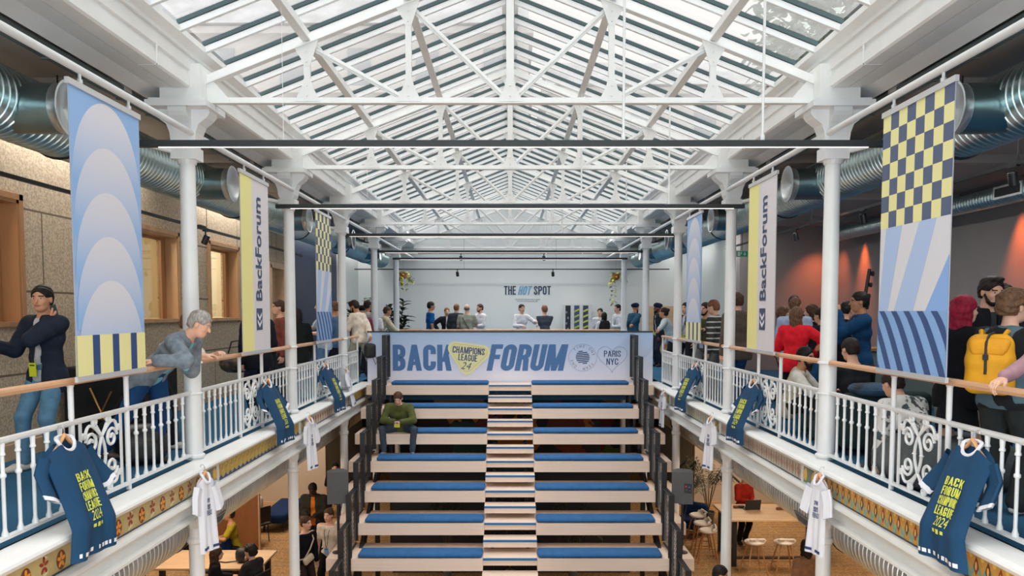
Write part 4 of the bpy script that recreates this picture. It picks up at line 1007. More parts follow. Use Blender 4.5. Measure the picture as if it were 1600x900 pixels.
# posters and leaning light poles on the right wall
for y, z, l_, h in ((10.9, 2.05, 'blue poster with white arches on the right gallery wall above the dark haired man', 0.75), (15.6, 1.95, 'blue poster with pale arches on the right wall behind the blue blazer man', 0.72)):
    o = thing('wall_poster', l_, 'poster', (8.38, y, z), 0, 'blue posters on the right wall')
    b = MB(); b.box((0, 0, 0), (0.03, 0.66, h)); b.build('board', mat('poster_blue', srgb(58, 84, 140), 0.6), o)
    b = MB()
    for j in range(3):
        for i in range(4):
            pts = [(0.082 * math.cos(a) * 1.0 + (-0.25 + i * 0.165), 0.15 * math.sin(a)) for a in [PI * k / 10 for k in range(11)]]
            pts = [(u, v + (-0.32 + j * 0.17)) for u, v in pts]; b.poly(pts, (-0.017 - 0.001 * (2 - j), 0, 0), (0, 1, 0), (0, 0, 1), mat('poster_sky', srgb(140, 176, 226), 0.6) if (i + j) % 2 else mat('poster_mid', srgb(100, 136, 196), 0.6))
    b.poly([(-0.2, 0.24), (0.1, 0.24), (0.2, 0.34), (-0.1, 0.34)], (-0.018, 0, 0), (0, 1, 0), (0, 0, 1), WHITEP)
    b.build('printed_arches', None, o)
for x, y, l_ in ((7.9, 10.1, 'tall black leaning pole with knobs at far right by the wall'), (6.9, 15.2, 'tall black leaning pole with knobs behind the man in the blue suit'), (6.0, 19.4, 'black leaning pole with knobs behind the man in the brown jacket')):
    o = thing('knobbed_pole', l_, 'light pole', (x, y, 0), 0, 'leaning black poles')
    b = MB(); b.tube([(-0.15, 0, 0.0), (0.18, 0, 2.35)], 0.035, 8); b.lathe([(0.2, 0), (0.2, 0.03)], c=(-0.15, 0, 0), n=16); b.build('pole', RUBBER, o)
    for i in range(9):
        z = 0.5 + i * 0.22; b = MB(); b.lathe([(0, 0), (0.045, 0.01), (0.05, 0.05), (0, 0.07)], c=(-0.15 + 0.33 * z / 2.35 + 0.03, -0.02, z), n=8, R=Matrix.Rotation(PI / 2, 3, 'Y')); b.build('knob', RUBBER, o)

# ------------------------------------------------------------------ bleachers
bl = thing('bleacher_stand', 'pale timber bleachers with central stair facing the camera', 'bleachers', (0, 0, 0))
YR = lambda n: 15.80 - 0.605 * n
ZR = lambda n: -0.411 * n
for n in range(0, 9):
    for s in (-1, 1):
        y, z = YR(n), ZR(n)
        b = MB(); x0, x1 = s * 0.44, s * 2.97; dp = 0.86 if n else 0.66; b.box(((x0 + x1) / 2, y + dp / 2, z - 0.102), (abs(x1 - x0), dp, 0.20)); b.build('bench_step', BEECH, bl)
    # stair: a tread level with the bench and an intermediate one
    b = MB(); b.box((0, YR(n) + 0.16 + 0.02, ZR(n) - 0.06), (0.876, 0.32, 0.115)); b.build('stair_tread', BEECH, bl)
    b = MB(); b.box((0, YR(n) + 0.33 + (0.27 if n else 0.17), ZR(n) - 0.012), (0.876, 0.54 if n else 0.33, 0.02)); b.build('stair_landing', BEECH, bl)
    b = MB(); b.box((0, YR(n) + 0.012, ZR(n) - 0.012), (0.878, 0.04, 0.03)); b.build('blue_nosing', BLUET, bl)
    b = MB(); b.box((0, YR(n) - 0.30 + 0.18, ZR(n) - 0.2055 - 0.06), (0.89, 0.34, 0.115)); b.build('stair_tread', BEECH, bl)
    b = MB(); b.box((0, YR(n) - 0.30 + 0.02, ZR(n) - 0.2055 - 0.012), (0.892, 0.04, 0.03)); b.build('blue_nosing', BLUET, bl)
for s in (-1, 1):
    for x in (0.30, 2.52):
        b = MB(); b.bar((s * x, YR(0) + 0.6, ZR(0) - 0.36), (s * x, YR(9) + 0.45, ZR(9) - 0.05), 0.06, 0.20); 
        for n in range(0, 9): b.box((s * x, YR(n) + 0.33, ZR(n) - 0.33), (0.05, 0.10, 0.26))
        b.build('stringer', BLACK, bl)
    for n in (0, 3, 6): b = MB(); b.box((s * 2.52, YR(n) + 0.4, (ZR(n) - 0.3 + ZG) / 2), (0.08, 0.08, ZR(n) - 0.3 - ZG)); b.build('support_leg', BLACK, bl)
cw = ['top', 'second', 'third', 'fourth', 'fifth', 'sixth', 'seventh', 'eighth', 'ninth']
for s, side in ((-1, 'left'), (1, 'right')):
    for n in range(0, 9):
        x0, x1 = 0.45, 2.46
        if s < 0 and n == 2: x0, x1 = 0.45, 1.82
        b = MB(); b.rbox((0, 0, 0.0), (x1 - x0, 0.38, 0.07), 0.045, puff=0.008)
        o = b.build('bench_cushion', BLUEC, None, True); o.location = (s * (x0 + x1) / 2, YR(n) + 0.205, ZR(n) + 0.037)
        tag(o, 'long blue seat cushion, %s row from the top, %s of the central stair' % (cw[n], side), 'cushion', 'blue bench cushions')
# stepped black guard rails with wire mesh, one panel per row
for s, side in ((-1, 'left'), (1, 'right')):
    for n in range(-1 if 0 else 0, 9):
        y0, y1 = YR(n) + 0.04, YR(n) + 0.60; zt = ZR(n) + 1.03; zb = ZR(n) + 0.02
        fr = MB(); fr.box((0, y0, (zt + zb) / 2 - 0.1), (0.085, 0.045, zt - zb + 0.2)); fr.box((0, y1, (zt + zb) / 2 + 0.05), (0.07, 0.045, zt - zb - 0.1)); fr.box((0, (y0 + y1) / 2, zt - 0.012), (0.07, y1 - y0, 0.025)); fr.box((0, (y0 + y1) / 2, zb + 0.06), (0.03, y1 - y0, 0.02))
        f = fr.build('guardrail_panel', BLACK, bl); f.location = (s * 2.60, 0, 0)
        b = MB(); st = 0.075; hgt = zt - zb - 0.1; L = y1 - y0
        k = -int(hgt / st)
        while k * st < L:
            a = k * st; t0 = max(0, -a); t1 = min(hgt, L - a)
            if t1 > t0: b.tube([(0, y0 + a + t0, zb + 0.08 + t0), (0, y0 + a + t1, zb + 0.08 + t1)], 0.0035, 3, cap=False); b.tube([(0, y1 - a - t0, zb + 0.08 + t0), (0, y1 - a - t1, zb + 0.08 + t1)], 0.0035, 3, cap=False)
            k += 1
        b.build('wire_mesh', mat('wire', (0.10, 0.10, 0.10), 0.4, 0.8), f)
# loudspeakers on poles beside the bleachers
for s, side in ((-1, 'left'), (1, 'right')):
    o = thing('loudspeaker', 'grey loudspeaker box on a black pole, %s of the bleachers' % side, 'loudspeaker', (s * 2.84, 12.5, -1.36), -s * 0.25, 'loudspeakers on poles')
    b = MB(); b.prism([(-0.17, -0.13), (0.17, -0.13), (0.17, 0.02), (0.09, 0.17), (-0.09, 0.17), (-0.17, 0.02)] , (0, 0, -0.26), (1, 0, 0), (0, 1, 0), 0.52); b.build('cabinet', mat('speaker_grey', (0.085, 0.09, 0.095), 0.6, noise=0.05, scale=30), o)
    if s > 0:
        b = MB(); b.box((0.09, -0.134, 0.0), (0.12, 0.008, 0.16)); pn = b.build('connector_panel', RUBBER, o)
        for dx, dz, c_ in ((0.06, 0.03, (200, 50, 40)), (0.11, 0.02, (40, 90, 200)), (0.07, -0.03, (60, 60, 66)), (0.12, -0.04, (60, 190, 180))):
            b = MB(); b.lathe([(0.014, 0), (0.014, 0.01), (0, 0.012)], c=(dx, -0.138, dz), n=10, R=Matrix.Rotation(PI / 2, 3, 'X')); b.build('plug', mat('plug_%d' % c_[0], srgb(*c_), 0.4), pn)
    b = MB(); b.tube([(0, 0, -0.26), (0, 0, -1.09)], 0.018, 10); b.box((0, 0, -0.275), (0.12, 0.12, 0.03)); b.lathe([(0.10, 0), (0.10, 0.01), (0.03, 0.02)], c=(0, 0, -1.104), n=18); b.build('pole', BLACK, o)
    b = MB(); b.tube([(0.05, 0.16, -0.1), (0.08, 0.22, -0.3), (0.02, 0.1, -0.6), (0.02, 0.02, -1.0)], 0.008, 6, RUBBER); b.build('cable', None, o, True)
# ------------------------------------------------------------------ people: smooth bodies grown from a skeleton
class Field:
    """smooth union of tapered limbs and ellipsoids on a grid, then meshed"""
    def __init__(s, h): s.h = h; s.pr = []
    def cone(s, a, ra, b, rb, k=0.03, R=None, sy=1.0): s.pr.append(('c', np.array(a, float), ra, np.array(b, float), rb, k, R, sy)); return s
    def ell(s, c, r, k=0.03, R=None): s.pr.append(('e', np.array(c, float), r, None, 0, k, R, 1)); return s
    def run(s, cut=None, fold=0.0, seed=0.0, freq=26.0):
        h = s.h; lo = np.full(3, 1e9); hi = -lo
        for t, a, ra, b, rb, k, R, sy in s.pr:
            if t == 'c': lo = np.minimum(lo, np.minimum(a - ra, b - rb)); hi = np.maximum(hi, np.maximum(a + ra, b + rb))
            else: m = max(ra); lo = np.minimum(lo, a - m); hi = np.maximum(hi, a + m)
        lo -= 3 * h; hi += 3 * h; n = np.ceil((hi - lo) / h).astype(int) + 1
        ax = [(lo[i] + h * np.arange(n[i])).astype(np.float32) for i in range(3)]
        F = np.full(n, 0.5, np.float32)
        for t, a, ra, b, rb, k, R, sy in s.pr:
            if t == 'c': l = np.minimum(a - ra, b - rb); u = np.maximum(a + ra, b + rb)
            else: m = max(ra); l = a - m; u = a + m
            mg = k + 2.5 * h; i0 = np.maximum(0, ((l - mg - lo) / h).astype(int)); i1 = np.minimum(n, ((u + mg - lo) / h).astype(int) + 2)
            if np.any(i1 <= i0): continue
            X = ax[0][i0[0]:i1[0]][:, None, None] - a[0]; Y = ax[1][i0[1]:i1[1]][None, :, None] - a[1]; Z = ax[2][i0[2]:i1[2]][None, None, :] - a[2]
            if R is not None:
                q = [R[0][j] * X + R[1][j] * Y + R[2][j] * Z for j in range(3)]
            else: q = [X, Y, Z]
            if t == 'c':
                d = b - a
                if R is not None: d = np.array([sum(R[i][j] * d[i] for i in range(3)) for j in range(3)])
                d = d.copy(); q = [q[0], q[1] / sy, q[2]]; d[1] /= sy
                L = float(d @ d) + 1e-9
                tt = np.clip((q[0] * d[0] + q[1] * d[1] + q[2] * d[2]) / L, 0, 1)
                D = np.sqrt((q[0] - tt * d[0]) ** 2 + (q[1] - tt * d[1]) ** 2 + (q[2] - tt * d[2]) ** 2) - (ra + (rb - ra) * tt)
            else:
                k0 = np.sqrt((q[0] / ra[0]) ** 2 + (q[1] / ra[1]) ** 2 + (q[2] / ra[2]) ** 2); k1 = np.sqrt((q[0] / ra[0] ** 2) ** 2 + (q[1] / ra[1] ** 2) ** 2 + (q[2] / ra[2] ** 2) ** 2) + 1e-6
                D = k0 * (k0 - 1) / k1
            S = F[i0[0]:i1[0], i0[1]:i1[1], i0[2]:i1[2]]
            if k > 0:
                hh = np.maximum(k - np.abs(S - D), 0) / k; S[...] = np.minimum(S, D) - hh * hh * k * 0.25
            else: S[...] = np.minimum(S, D)
        X, Y, Z = ax[0][:, None, None], ax[1][None, :, None], ax[2][None, None, :]
        if fold: F += fold * (np.sin(freq * (Z + 0.45 * X) + seed) * np.sin(freq * 0.55 * (X - Y) + 1.7 * seed + 2.0 * np.sin(4 * Z)) ) + fold * 0.5 * np.sin(freq * 1.9 * (Z - 0.6 * Y + 0.5 * X) + 3 * seed)
        if cut is not None: F = cut(F, X, Y, Z)
        F[0], F[-1] = 0.5, 0.5; F[:, 0], F[:, -1] = 0.5, 0.5; F[:, :, 0], F[:, :, -1] = 0.5, 0.5
        return nets(F, lo, h)
def nets(F, lo, h):
    """surface nets: vertices and quads of the zero level"""
    n = F.shape; S = F < 0
    c = np.zeros((n[0] - 1, n[1] - 1, n[2] - 1), np.int8)
    for i in (0, 1):
        for j in (0, 1):
            for k in (0, 1): c += S[i:n[0] - 1 + i, j:n[1] - 1 + j, k:n[2] - 1 + k]
    act = (c > 0) & (c < 8); idx = np.argwhere(act)
    if len(idx) == 0: return np.zeros((0, 3)), np.zeros((0, 4), int)
    vid = -np.ones(act.shape, int); vid[act] = np.arange(len(idx))
    acc = np.zeros((len(idx), 3)); cnt = np.zeros(len(idx))
    cr = [(0, 0, 0), (1, 0, 0), (0, 1, 0), (0, 0, 1), (1, 1, 0), (1, 0, 1), (0, 1, 1), (1, 1, 1)]
    I, J, K = idx.T
    val = {q: F[I + q[0], J + q[1], K + q[2]] for q in cr}
    for a in cr:
        for ax in range(3):
            if a[ax] == 0:
                b = list(a); b[ax] = 1; b = tuple(b); va, vb = val[a], val[b]; m = (va < 0) != (vb < 0)
                t = np.where(m, va / np.where(m, va - vb, 1), 0)
                p = np.array(a, float)[None, :].repeat(len(idx), 0); p[:, ax] += t; acc[m] += p[m]; cnt[m] += 1
    V = lo + (idx + acc / cnt[:, None]) * h
    Q = []
    for ax in range(3):
        s0 = [slice(None)] * 3; s1 = [slice(None)] * 3; s0[ax] = slice(0, -1); s1[ax] = slice(1, None)
        A, B = S[tuple(s0)], S[tuple(s1)]; e = A != B; u, v = [i for i in range(3) if i != ax]
        p = np.argwhere(e); p = p[(p[:, u] > 0) & (p[:, v] > 0) & (p[:, u] < n[u] - 1) & (p[:, v] < n[v] - 1)]
        def g(du, dv):
            q = p.copy(); q[:, u] -= du; q[:, v] -= dv; return vid[q[:, 0], q[:, 1], q[:, 2]]
        q = np.stack([g(1, 1), g(0, 1), g(0, 0), g(1, 0)], 1)
        ins = A[p[:, 0], p[:, 1], p[:, 2]]
        if ax == 1: ins = ~ins
        q[~ins] = q[~ins][:, ::-1]; Q.append(q)
    return V, np.concatenate(Q)
def np_mesh(name, parts, mats, parent, matidx=None):
    """parts: list of (V, Q); joined in one mesh"""
    off = 0; Vs = []; Qs = []
    for V, Q in parts: Vs.append(V); Qs.append(Q + off); off += len(V)
    V = np.concatenate(Vs); Q = np.concatenate(Qs)
    me = bpy.data.meshes.new(name); me.vertices.add(len(V)); me.vertices.foreach_set('co', V.astype(np.float32).ravel())
    me.loops.add(len(Q) * 4); me.loops.foreach_set('vertex_index', Q.astype(np.int32).ravel()); me.polygons.add(len(Q))
    me.polygons.foreach_set('loop_start', np.arange(0, len(Q) * 4, 4, dtype=np.int32)); me.polygons.foreach_set('use_smooth', np.ones(len(Q), bool))
    for m in mats: me.materials.append(m)
    if matidx is not None: me.polygons.foreach_set('material_index', matidx(V[Q].mean(1)).astype(np.int32))
    me.update(calc_edges=True); me.validate()
    o = bpy.data.objects.new(name, me); C.objects.link(o)
    if parent: o.parent = parent
    return o
def rot(yaw=0, pitch=0, roll=0):
    """yaw about z, pitch leans forward (+y), roll leans to the right (+x)"""
    return np.array(Matrix.Rotation(math.radians(yaw), 3, 'Z') @ Matrix.Rotation(math.radians(-pitch), 3, 'X') @ Matrix.Rotation(math.radians(roll), 3, 'Y'))
def ik(a, t, l1, l2, pole):
    a, t, pole = (np.array(q, float) for q in (a, t, pole)); d = t - a; L = np.linalg.norm(d); mx = (l1 + l2) * 0.995
    if L > mx: t = a + d / L * mx; d = t - a; L = mx
    L = max(L, abs(l1 - l2) + 0.02); u = d / L; x = (l1 * l1 - l2 * l2 + L * L) / (2 * L); hgt = math.sqrt(max(0, l1 * l1 - x * x))
    p = pole - u * (pole @ u); p /= np.linalg.norm(p) + 1e-9
    return a + u * x + p * hgt, t
SKIN = {'light': srgb(222, 172, 146), 'fair': srgb(230, 184, 160), 'tan': srgb(192, 138, 104), 'asian': srgb(206, 150, 116), 'brown': srgb(122, 80, 58), 'dark': srgb(70, 44, 34)}
def skinm(k): return mat('skin_' + k, SKIN[k], 0.5, noise=0.05, scale=12, spec=0.35)
LIP = mat('lips', srgb(168, 96, 84), 0.5); EYEW = mat('eye_white', (0.7, 0.68, 0.65), 0.3); EYED = mat('eye_iris', (0.03, 0.02, 0.015), 0.25)
HAIR = {'black': (20, 17, 17), 'dark': (38, 28, 24), 'brown': (74, 52, 38), 'mid': (104, 76, 54), 'blond': (176, 134, 88), 'grey': (150, 146, 140), 'red': (150, 20, 52), 'ginger': (126, 84, 60), 'navy': (22, 34, 66), 'bald': (200, 150, 124), 'salt': (112, 104, 98)}
def hairm(k): return mat('hair_' + k, srgb(*HAIR[k]), 0.6, 0, 0.35, 50, 0.5, spec=0.3, stretch=(1, 1, 0.3))
PPL = []
def person(label, x, y, h=180, zf=0.0, H=1.76, bw=1.0, fat=1.0, lean=4, roll=0, tyaw=0, ph=None, pel=(0, 0), sit=None, feet=None, knees=None,
           la='down', ra='down', lpole=None, rpole=None, hyaw=0, hpitch=0, hroll=0, skin='light', hair=('short', 'dark'), beard=None,
           top=('shirt', (200, 200, 200)), inner=None, legs=('trousers', (40, 46, 60)), shoes=(40, 40, 44), badge=False, group=None, lod=None, curl=0.45, name='person'):
    k = H / 1.76; P_ = 1200.0 / max(3.0, y)
    if lod is None: lod = 2 if P_ > 150 else (1 if P_ > 80 else 0)
    hb = (0.022, 0.017, 0.012)[lod]; hh_ = (0.0125, 0.009, 0.0055)[lod]; hd = (0.010, 0.0085, 0.0055)[lod]
    o = thing(name, label, 'person', (x, y, zf), math.radians(h), group)
    A = lambda *q: np.array(q, float)
    pz = (ph if ph is not None else (sit + 0.09 if sit is not None else 0.915 * k)); Pv = A(pel[0], pel[1], pz)
    Rt = rot(tyaw, lean, roll); T = lambda *q: Pv + Rt @ (A(*q) * k)
    neck = T(0, -0.01, 0.50); Rh = rot(tyaw * 0.7 + hyaw, hpitch, hroll)
    hc = neck + Rt @ A(0, 0.005, 0.045) * k + Rh @ A(0, 0.022, 0.115) * k
    sh = {s: T(s * 0.178 * bw, -0.005, 0.435) for s in (-1, 1)}
    hip = {s: T(s * 0.088 * fat ** .5, 0, -0.03) for s in (-1, 1)}
    # legs
    an = {}; kn = {}; fdir = {}
    for s in (-1, 1):
        if feet: f = feet[0] if s < 0 else feet[1]
        elif sit is not None: f = (s * 0.14, 0.42, 0.08)
        else: f = (s * 0.11, -0.02 + (0.05 if s > 0 else -0.03), 0.08)
        pole = (s * 0.15, 1, 0.35) if knees is None else (knees[0] if s < 0 else knees[1])
        kn[s], an[s] = ik(hip[s], A(*f[:3]), 0.425 * k, 0.42 * k, pole)
        fy = math.radians(f[3] if len(f) > 3 else -s * 10); fdir[s] = A(-math.sin(fy), math.cos(fy), 0)
    # arms
    wr = {}; el = {}
    pres = {'down': (0.055, 0.03, -0.53), 'back': (0.08, -0.06, -0.50), 'bent': (-0.06, 0.30, -0.26), 'belly': (-0.13, 0.24, -0.30), 'hip': (0.10, 0.02, -0.36), 'gest': (0.10, 0.36, -0.14),
            'cross': (-0.26, 0.22, -0.24), 'knee': (0.0, 0.42, -0.30), 'pocket': (0.06, 0.08, -0.46), 'rail': (0.04, 0.36, -0.42), 'chin': (-0.15, 0.16, 0.03), 'behind': (-0.12, -0.17, -0.42)}
    for s, q, pl_ in ((-1, la, lpole), (1, ra, rpole)):
        if q == 'phone': tgt = hc + Rh @ A(s * 0.100, 0.075, -0.185) * k
        elif isinstance(q, str): d = A(*pres[q]); tgt = sh[s] + rot(tyaw) @ A(s * d[0], d[1], d[2]) * k
        else: tgt = A(*q)
        pole = pl_ if pl_ is not None else (((s * 0.25, 0.35, -1.0) if q in ('phone', 'chin') else (s * 0.6, -0.7, -0.35)) if q not in ('hip', 'behind') else (s * 1.0, -0.5, 0.1))
        el[s], wr[s] = ik(sh[s], tgt, 0.285 * k, 0.255 * k, pole)
    sk = skinm(skin); B = Field(hb)
    def torso(F, e, lo_=-0.05, hi_=0.5):
        R_ = Rt.tolist(); w = bw; f = fat
        F.cone(T(-0.055 * f, 0, -0.02), (0.098 * f + e) * k, T(0.055 * f, 0, -0.02), (0.098 * f + e) * k, 0.04, R_, 0.92)
        F.cone(T(-0.045 * f, 0.0, 0.12), (0.092 * f + e) * k, T(0.045 * f, 0.0, 0.12), (0.092 * f + e) * k, 0.06, R_, 0.90 + 0.25 * (f - 1))
        F.cone(T(-0.065 * w, 0.0, 0.30), (0.105 * f + e) * k, T(0.065 * w, 0.0, 0.30), (0.105 * f + e) * k, 0.07, R_, 0.90)
        F.cone(T(-0.12 * w, -0.005, 0.42), (0.062 + e) * k, T(0.12 * w, -0.005, 0.42), (0.062 + e) * k, 0.06, R_, 1.0)
        F.cone(T(-0.03, -0.01, 0.44), (0.07 + e) * k, T(0.03, -0.01, 0.44), (0.07 + e) * k, 0.05)
    torso(B, 0.0)
    B.cone(T(0, -0.012, 0.44), 0.062 * k, hc + Rh @ A(0, -0.02, -0.06) * k, 0.052 * k, 0.03)
    for s in (-1, 1):
        B.cone(sh[s], 0.052 * k, el[s], 0.039 * k, 0.03); B.cone(el[s], 0.039 * k, wr[s], 0.026 * k, 0.02)
        B.cone(hip[s], 0.085 * fat * k, kn[s], 0.052 * k, 0.04); B.cone(kn[s], 0.052 * k, an[s], 0.036 * k, 0.03); B.cone(kn[s] + (an[s] - kn[s]) * 0.25 - fdir[s] * 0.015, 0.048 * k, an[s], 0.034 * k, 0.03)
        B.cone(an[s] + A(0, 0, -0.035), 0.034 * k, an[s] + A(0, 0, -0.045) + fdir[s] * 0.14 * k, 0.026 * k, 0.02)
    parts = [B.run()]
    # head
    Hf = Field(hh_); R_ = Rh.tolist(); hp = lambda *q: hc + Rh @ (A(*q) * k); rr = lambda *q: tuple(c * k for c in q)
    Hf.ell(hp(0, -0.012, 0.035), rr(0.076, 0.095, 0.083), 0.02, R_).ell(hp(0, 0.018, -0.028), rr(0.062, 0.072, 0.088), 0.03, R_).ell(hp(0, 0.045, -0.085), rr(0.038, 0.036, 0.028), 0.035, R_)
    Hf.cone(hp(-0.028, 0.072, 0.022), 0.016 * k, hp(0.028, 0.072, 0.022), 0.016 * k, 0.02)
    Hf.cone(hp(0, 0.086, 0.008), 0.009 * k, hp(0, 0.108, -0.028), 0.0125 * k, 0.012); Hf.ell(hp(0, 0.086, -0.058), rr(0.024, 0.012, 0.011), 0.012, R_)
    for s in (-1, 1):
        Hf.ell(hp(s * 0.077, -0.005, -0.008), rr(0.010, 0.020, 0.032), 0.008, R_); Hf.ell(hp(s * 0.034, 0.062, -0.03), rr(0.024, 0.02, 0.022), 0.02, R_)
        Hf.ell(hp(s * 0.030, 0.070, 0.006), rr(0.014, 0.013, 0.010), 0.004, R_)
    Hf.cone(hp(0, -0.02, -0.07), 0.05 * k, neck, 0.054 * k, 0.02)
    def hcut(F, X, Y, Z):
        for s in (-1, 1):
            c = hp(s * 0.031, 0.094, 0.005); d = np.sqrt((X - c[0]) ** 2 + (Y - c[1]) ** 2 + (Z - c[2]) ** 2) - 0.0125 * k; F = np.maximum(F, -d)
        return F
    parts.append(Hf.run(hcut))
    # hands: palm, four bent fingers, thumb
    for s, cv in ((-1, curl), (1, curl)):
        d = wr[s] - el[s]; d /= np.linalg.norm(d); hint = A(-s, 0.25, 0.0) if abs(d[2]) > 0.6 else (A(0, 0, -1) if (la if s < 0 else ra) not in ('phone', 'chin') else A(-s, 0, 0))
        if (la if s < 0 else ra) in ('phone', 'chin'): hint = hc - wr[s]
        nrm = hint - d * (hint @ d); nrm /= np.linalg.norm(nrm) + 1e-9; sd = np.cross(d, nrm)
        th = sd if (sd @ A(0, 1, 0.4)) > 0 else -sd
        if abs(sd @ A(0, 1, 0.4)) < 0.15: th = sd * (1 if (sd @ A(-s, 0, 0)) > 0 else -1)
        w0 = wr[s]; Hn = Field(hd); q = lambda a, b, c: w0 + (d * a + th * b + nrm * c) * k
        Hn.cone(q(-0.03, 0, 0), 0.024 * k, q(0.01, 0, 0), 0.023 * k, 0.01); Hn.cone(q(0.02, 0.016, 0), 0.0165 * k, q(0.075, 0.026, 0), 0.014 * k, 0.012); Hn.cone(q(0.02, -0.014, 0), 0.0165 * k, q(0.072, -0.026, 0), 0.0135 * k, 0.012); Hn.cone(q(0.02, 0, 0), 0.017 * k, q(0.078, 0, 0), 0.015 * k, 0.012)
        for i, (b_, L_) in enumerate(((0.030, 0.070), (0.010, 0.078), (-0.010, 0.072), (-0.029, 0.056))):
            c0 = cv * (1 + 0.12 * i); a1 = c0 * 0.9; a2 = a1 + c0 * 1.1; a3 = a2 + c0 * 0.8
            p0 = A(0.080, b_, 0); p1 = p0 + A(math.cos(a1), 0.02 * (1.5 - i), math.sin(a1)) * L_ * 0.45; p2 = p1 + A(math.cos(a2), 0, math.sin(a2)) * L_ * 0.32; p3 = p2 + A(math.cos(a3), 0, math.sin(a3)) * L_ * 0.26
            r_ = (0.0092, 0.0088, 0.0092)[lod] * k
            for u_, v_, ra_, rb_ in ((p0, p1, r_, r_ * .97), (p1, p2, r_ * .95, r_ * .9), (p2, p3, r_ * .9, r_ * .82)): Hn.cone(q(*u_), ra_, q(*v_), rb_, 0.003)
        Hn.cone(q(0.018, 0.022, 0.006), 0.014 * k, q(0.048, 0.046, 0.018), 0.0115 * k, 0.008); Hn.cone(q(0.048, 0.046, 0.018), 0.0112 * k, q(0.080, 0.050, 0.034), 0.0092 * k, 0.003)
        parts.append(Hn.run())
    hm = hairm(hair[1] if hair[1] not in ('bald', 'navy') else 'dark')
    def midx(Cn):
        L = (Cn - hc) @ Rh / k; i = np.zeros(len(Cn), int)
        ax_ = np.abs(L[:, 0]); near = (np.abs(L) < 0.16).all(1)
        eye = near & (((ax_ - 0.031) / 0.0120) ** 2 + ((L[:, 2] - 0.005) / 0.0052) ** 2 < 1) & (L[:, 1] > 0.05)
        iris = eye & (np.abs(ax_ - 0.031) < 0.006)
        lip = near & ((L[:, 0] / 0.026) ** 2 + ((L[:, 2] + 0.058) / 0.0085) ** 2 < 1) & (L[:, 1] > 0.06)
        brow = near & (np.abs(ax_ - 0.033) < 0.018) & (np.abs(L[:, 2] - 0.026 + 0.10 * np.abs(ax_ - 0.028)) < 0.0052) & (L[:, 1] > 0.05)
        i[eye] = 2; i[iris] = 3; i[lip] = 1; i[brow] = 4; return i
    np_mesh('body', parts, [sk, LIP, EYEW, EYED, hm], o, midx)
    # hair
    st, hcname = hair; hmat = hairm(hcname)
    def face_cut(F, X, Y, Z, fl=0.068, nape=-0.07, side=0.0):
        q = [Rh[0][j] * (X - hc[0]) + Rh[1][j] * (Y - hc[1]) + Rh[2][j] * (Z - hc[2]) for j in range(3)]; q = [c / k for c in q]
        face = -np.minimum(np.minimum(q[1] - ((0.034 if side is not None else 0.048) + 0.75 * np.maximum(0, q[2] - 0.01) + 0.25 * np.abs(q[0])), fl - q[2] + 0 * q[0]), 1.0)
        ear = np.maximum(np.abs(q[1] + 0.005 - 0.02) - 0.045, q[2] - 0.012 + side) if side is not None else 1.0 + 0 * q[0]
        F = np.maximum(F, -face * k); 
        if side is not None: F = np.maximum(F, -np.maximum(ear, -(q[2] + 0.16)) * k)
        return np.maximum(F, (nape - q[2]) * k)
    if st != 'none':
        G = Field(hh_)
        if st in ('short', 'crop', 'messy', 'bun', 'quiff'):
            e = {'crop': 0.004, 'short': 0.008, 'messy': 0.020, 'bun': 0.010, 'quiff': 0.013}[st] + 0.002
            G.ell(hp(0, -0.014, 0.037), rr(0.077 + e, 0.096 + e, 0.084 + e * 1.2), 0.01, R_).ell(hp(0, -0.045, -0.02), rr(0.062 + e, 0.060 + e, 0.06 + e), 0.03, R_)
            if st == 'quiff': G.ell(hp(0.0, 0.055, 0.115), rr(0.055, 0.035, 0.024), 0.03, R_)
            if st == 'messy': G.ell(hp(0.02, 0.05, 0.10), rr(0.06, 0.05, 0.035), 0.03, R_).ell(hp(-0.03, -0.06, 0.06), rr(0.05, 0.05, 0.05), 0.03, R_)
            if st == 'bun': G.ell(hp(0, -0.10, 0.085), rr(0.042, 0.042, 0.04), 0.008, R_)
            V, Q = G.run(lambda F, X, Y, Z: face_cut(F, X, Y, Z, 0.068 if st != 'messy' else 0.052, -0.065), fold=0.0025 if st != 'messy' else 0.006, freq=70, seed=x)
        elif st in ('long', 'bob'):
            lz = {'long': -0.24, 'bob': -0.12}[st]
            G.ell(hp(0, -0.014, 0.037), rr(0.090, 0.108, 0.098), 0.01, R_)
            G.cone(hp(0, -0.055, -0.02), 0.082 * k, hc + Rh @ A(0, -0.06, 0) * k + A(0, 0, lz * k), 0.06 * k, 0.03)
            for s in (-1, 1): G.cone(hp(s * 0.062, -0.01, 0.0), 0.032 * k, hc + Rh @ A(s * 0.070, -0.005, 0) * k + A(0, 0, lz * k), 0.026 * k, 0.03)
            V, Q = G.run(lambda F, X, Y, Z: face_cut(F, X, Y, Z, 0.062, -0.5, None), fold=0.004, freq=55, seed=x)
        elif st == 'turban':
            G.ell(hp(0, -0.015, 0.072), rr(0.100, 0.122, 0.078), 0.02, R_).ell(hp(0, 0.03, 0.085), rr(0.075, 0.075, 0.062), 0.02, R_).cone(hp(-0.085, -0.03, 0.05), 0.03 * k, hp(0.03, 0.085, 0.075), 0.024 * k, 0.01).cone(hp(0.085, -0.03, 0.05), 0.03 * k, hp(-0.03, 0.085, 0.075), 0.024 * k, 0.01)
            V, Q = G.run(lambda F, X, Y, Z: face_cut(F, X, Y, Z, 0.045, 0.0, 0.02), fold=0.003, freq=40)
        elif st == 'cap':
            G.ell(hp(0, -0.012, 0.045), rr(0.086, 0.105, 0.082), 0.01, R_).ell(hp(0, 0.10, 0.045), rr(0.06, 0.06, 0.010), 0.01, R_)
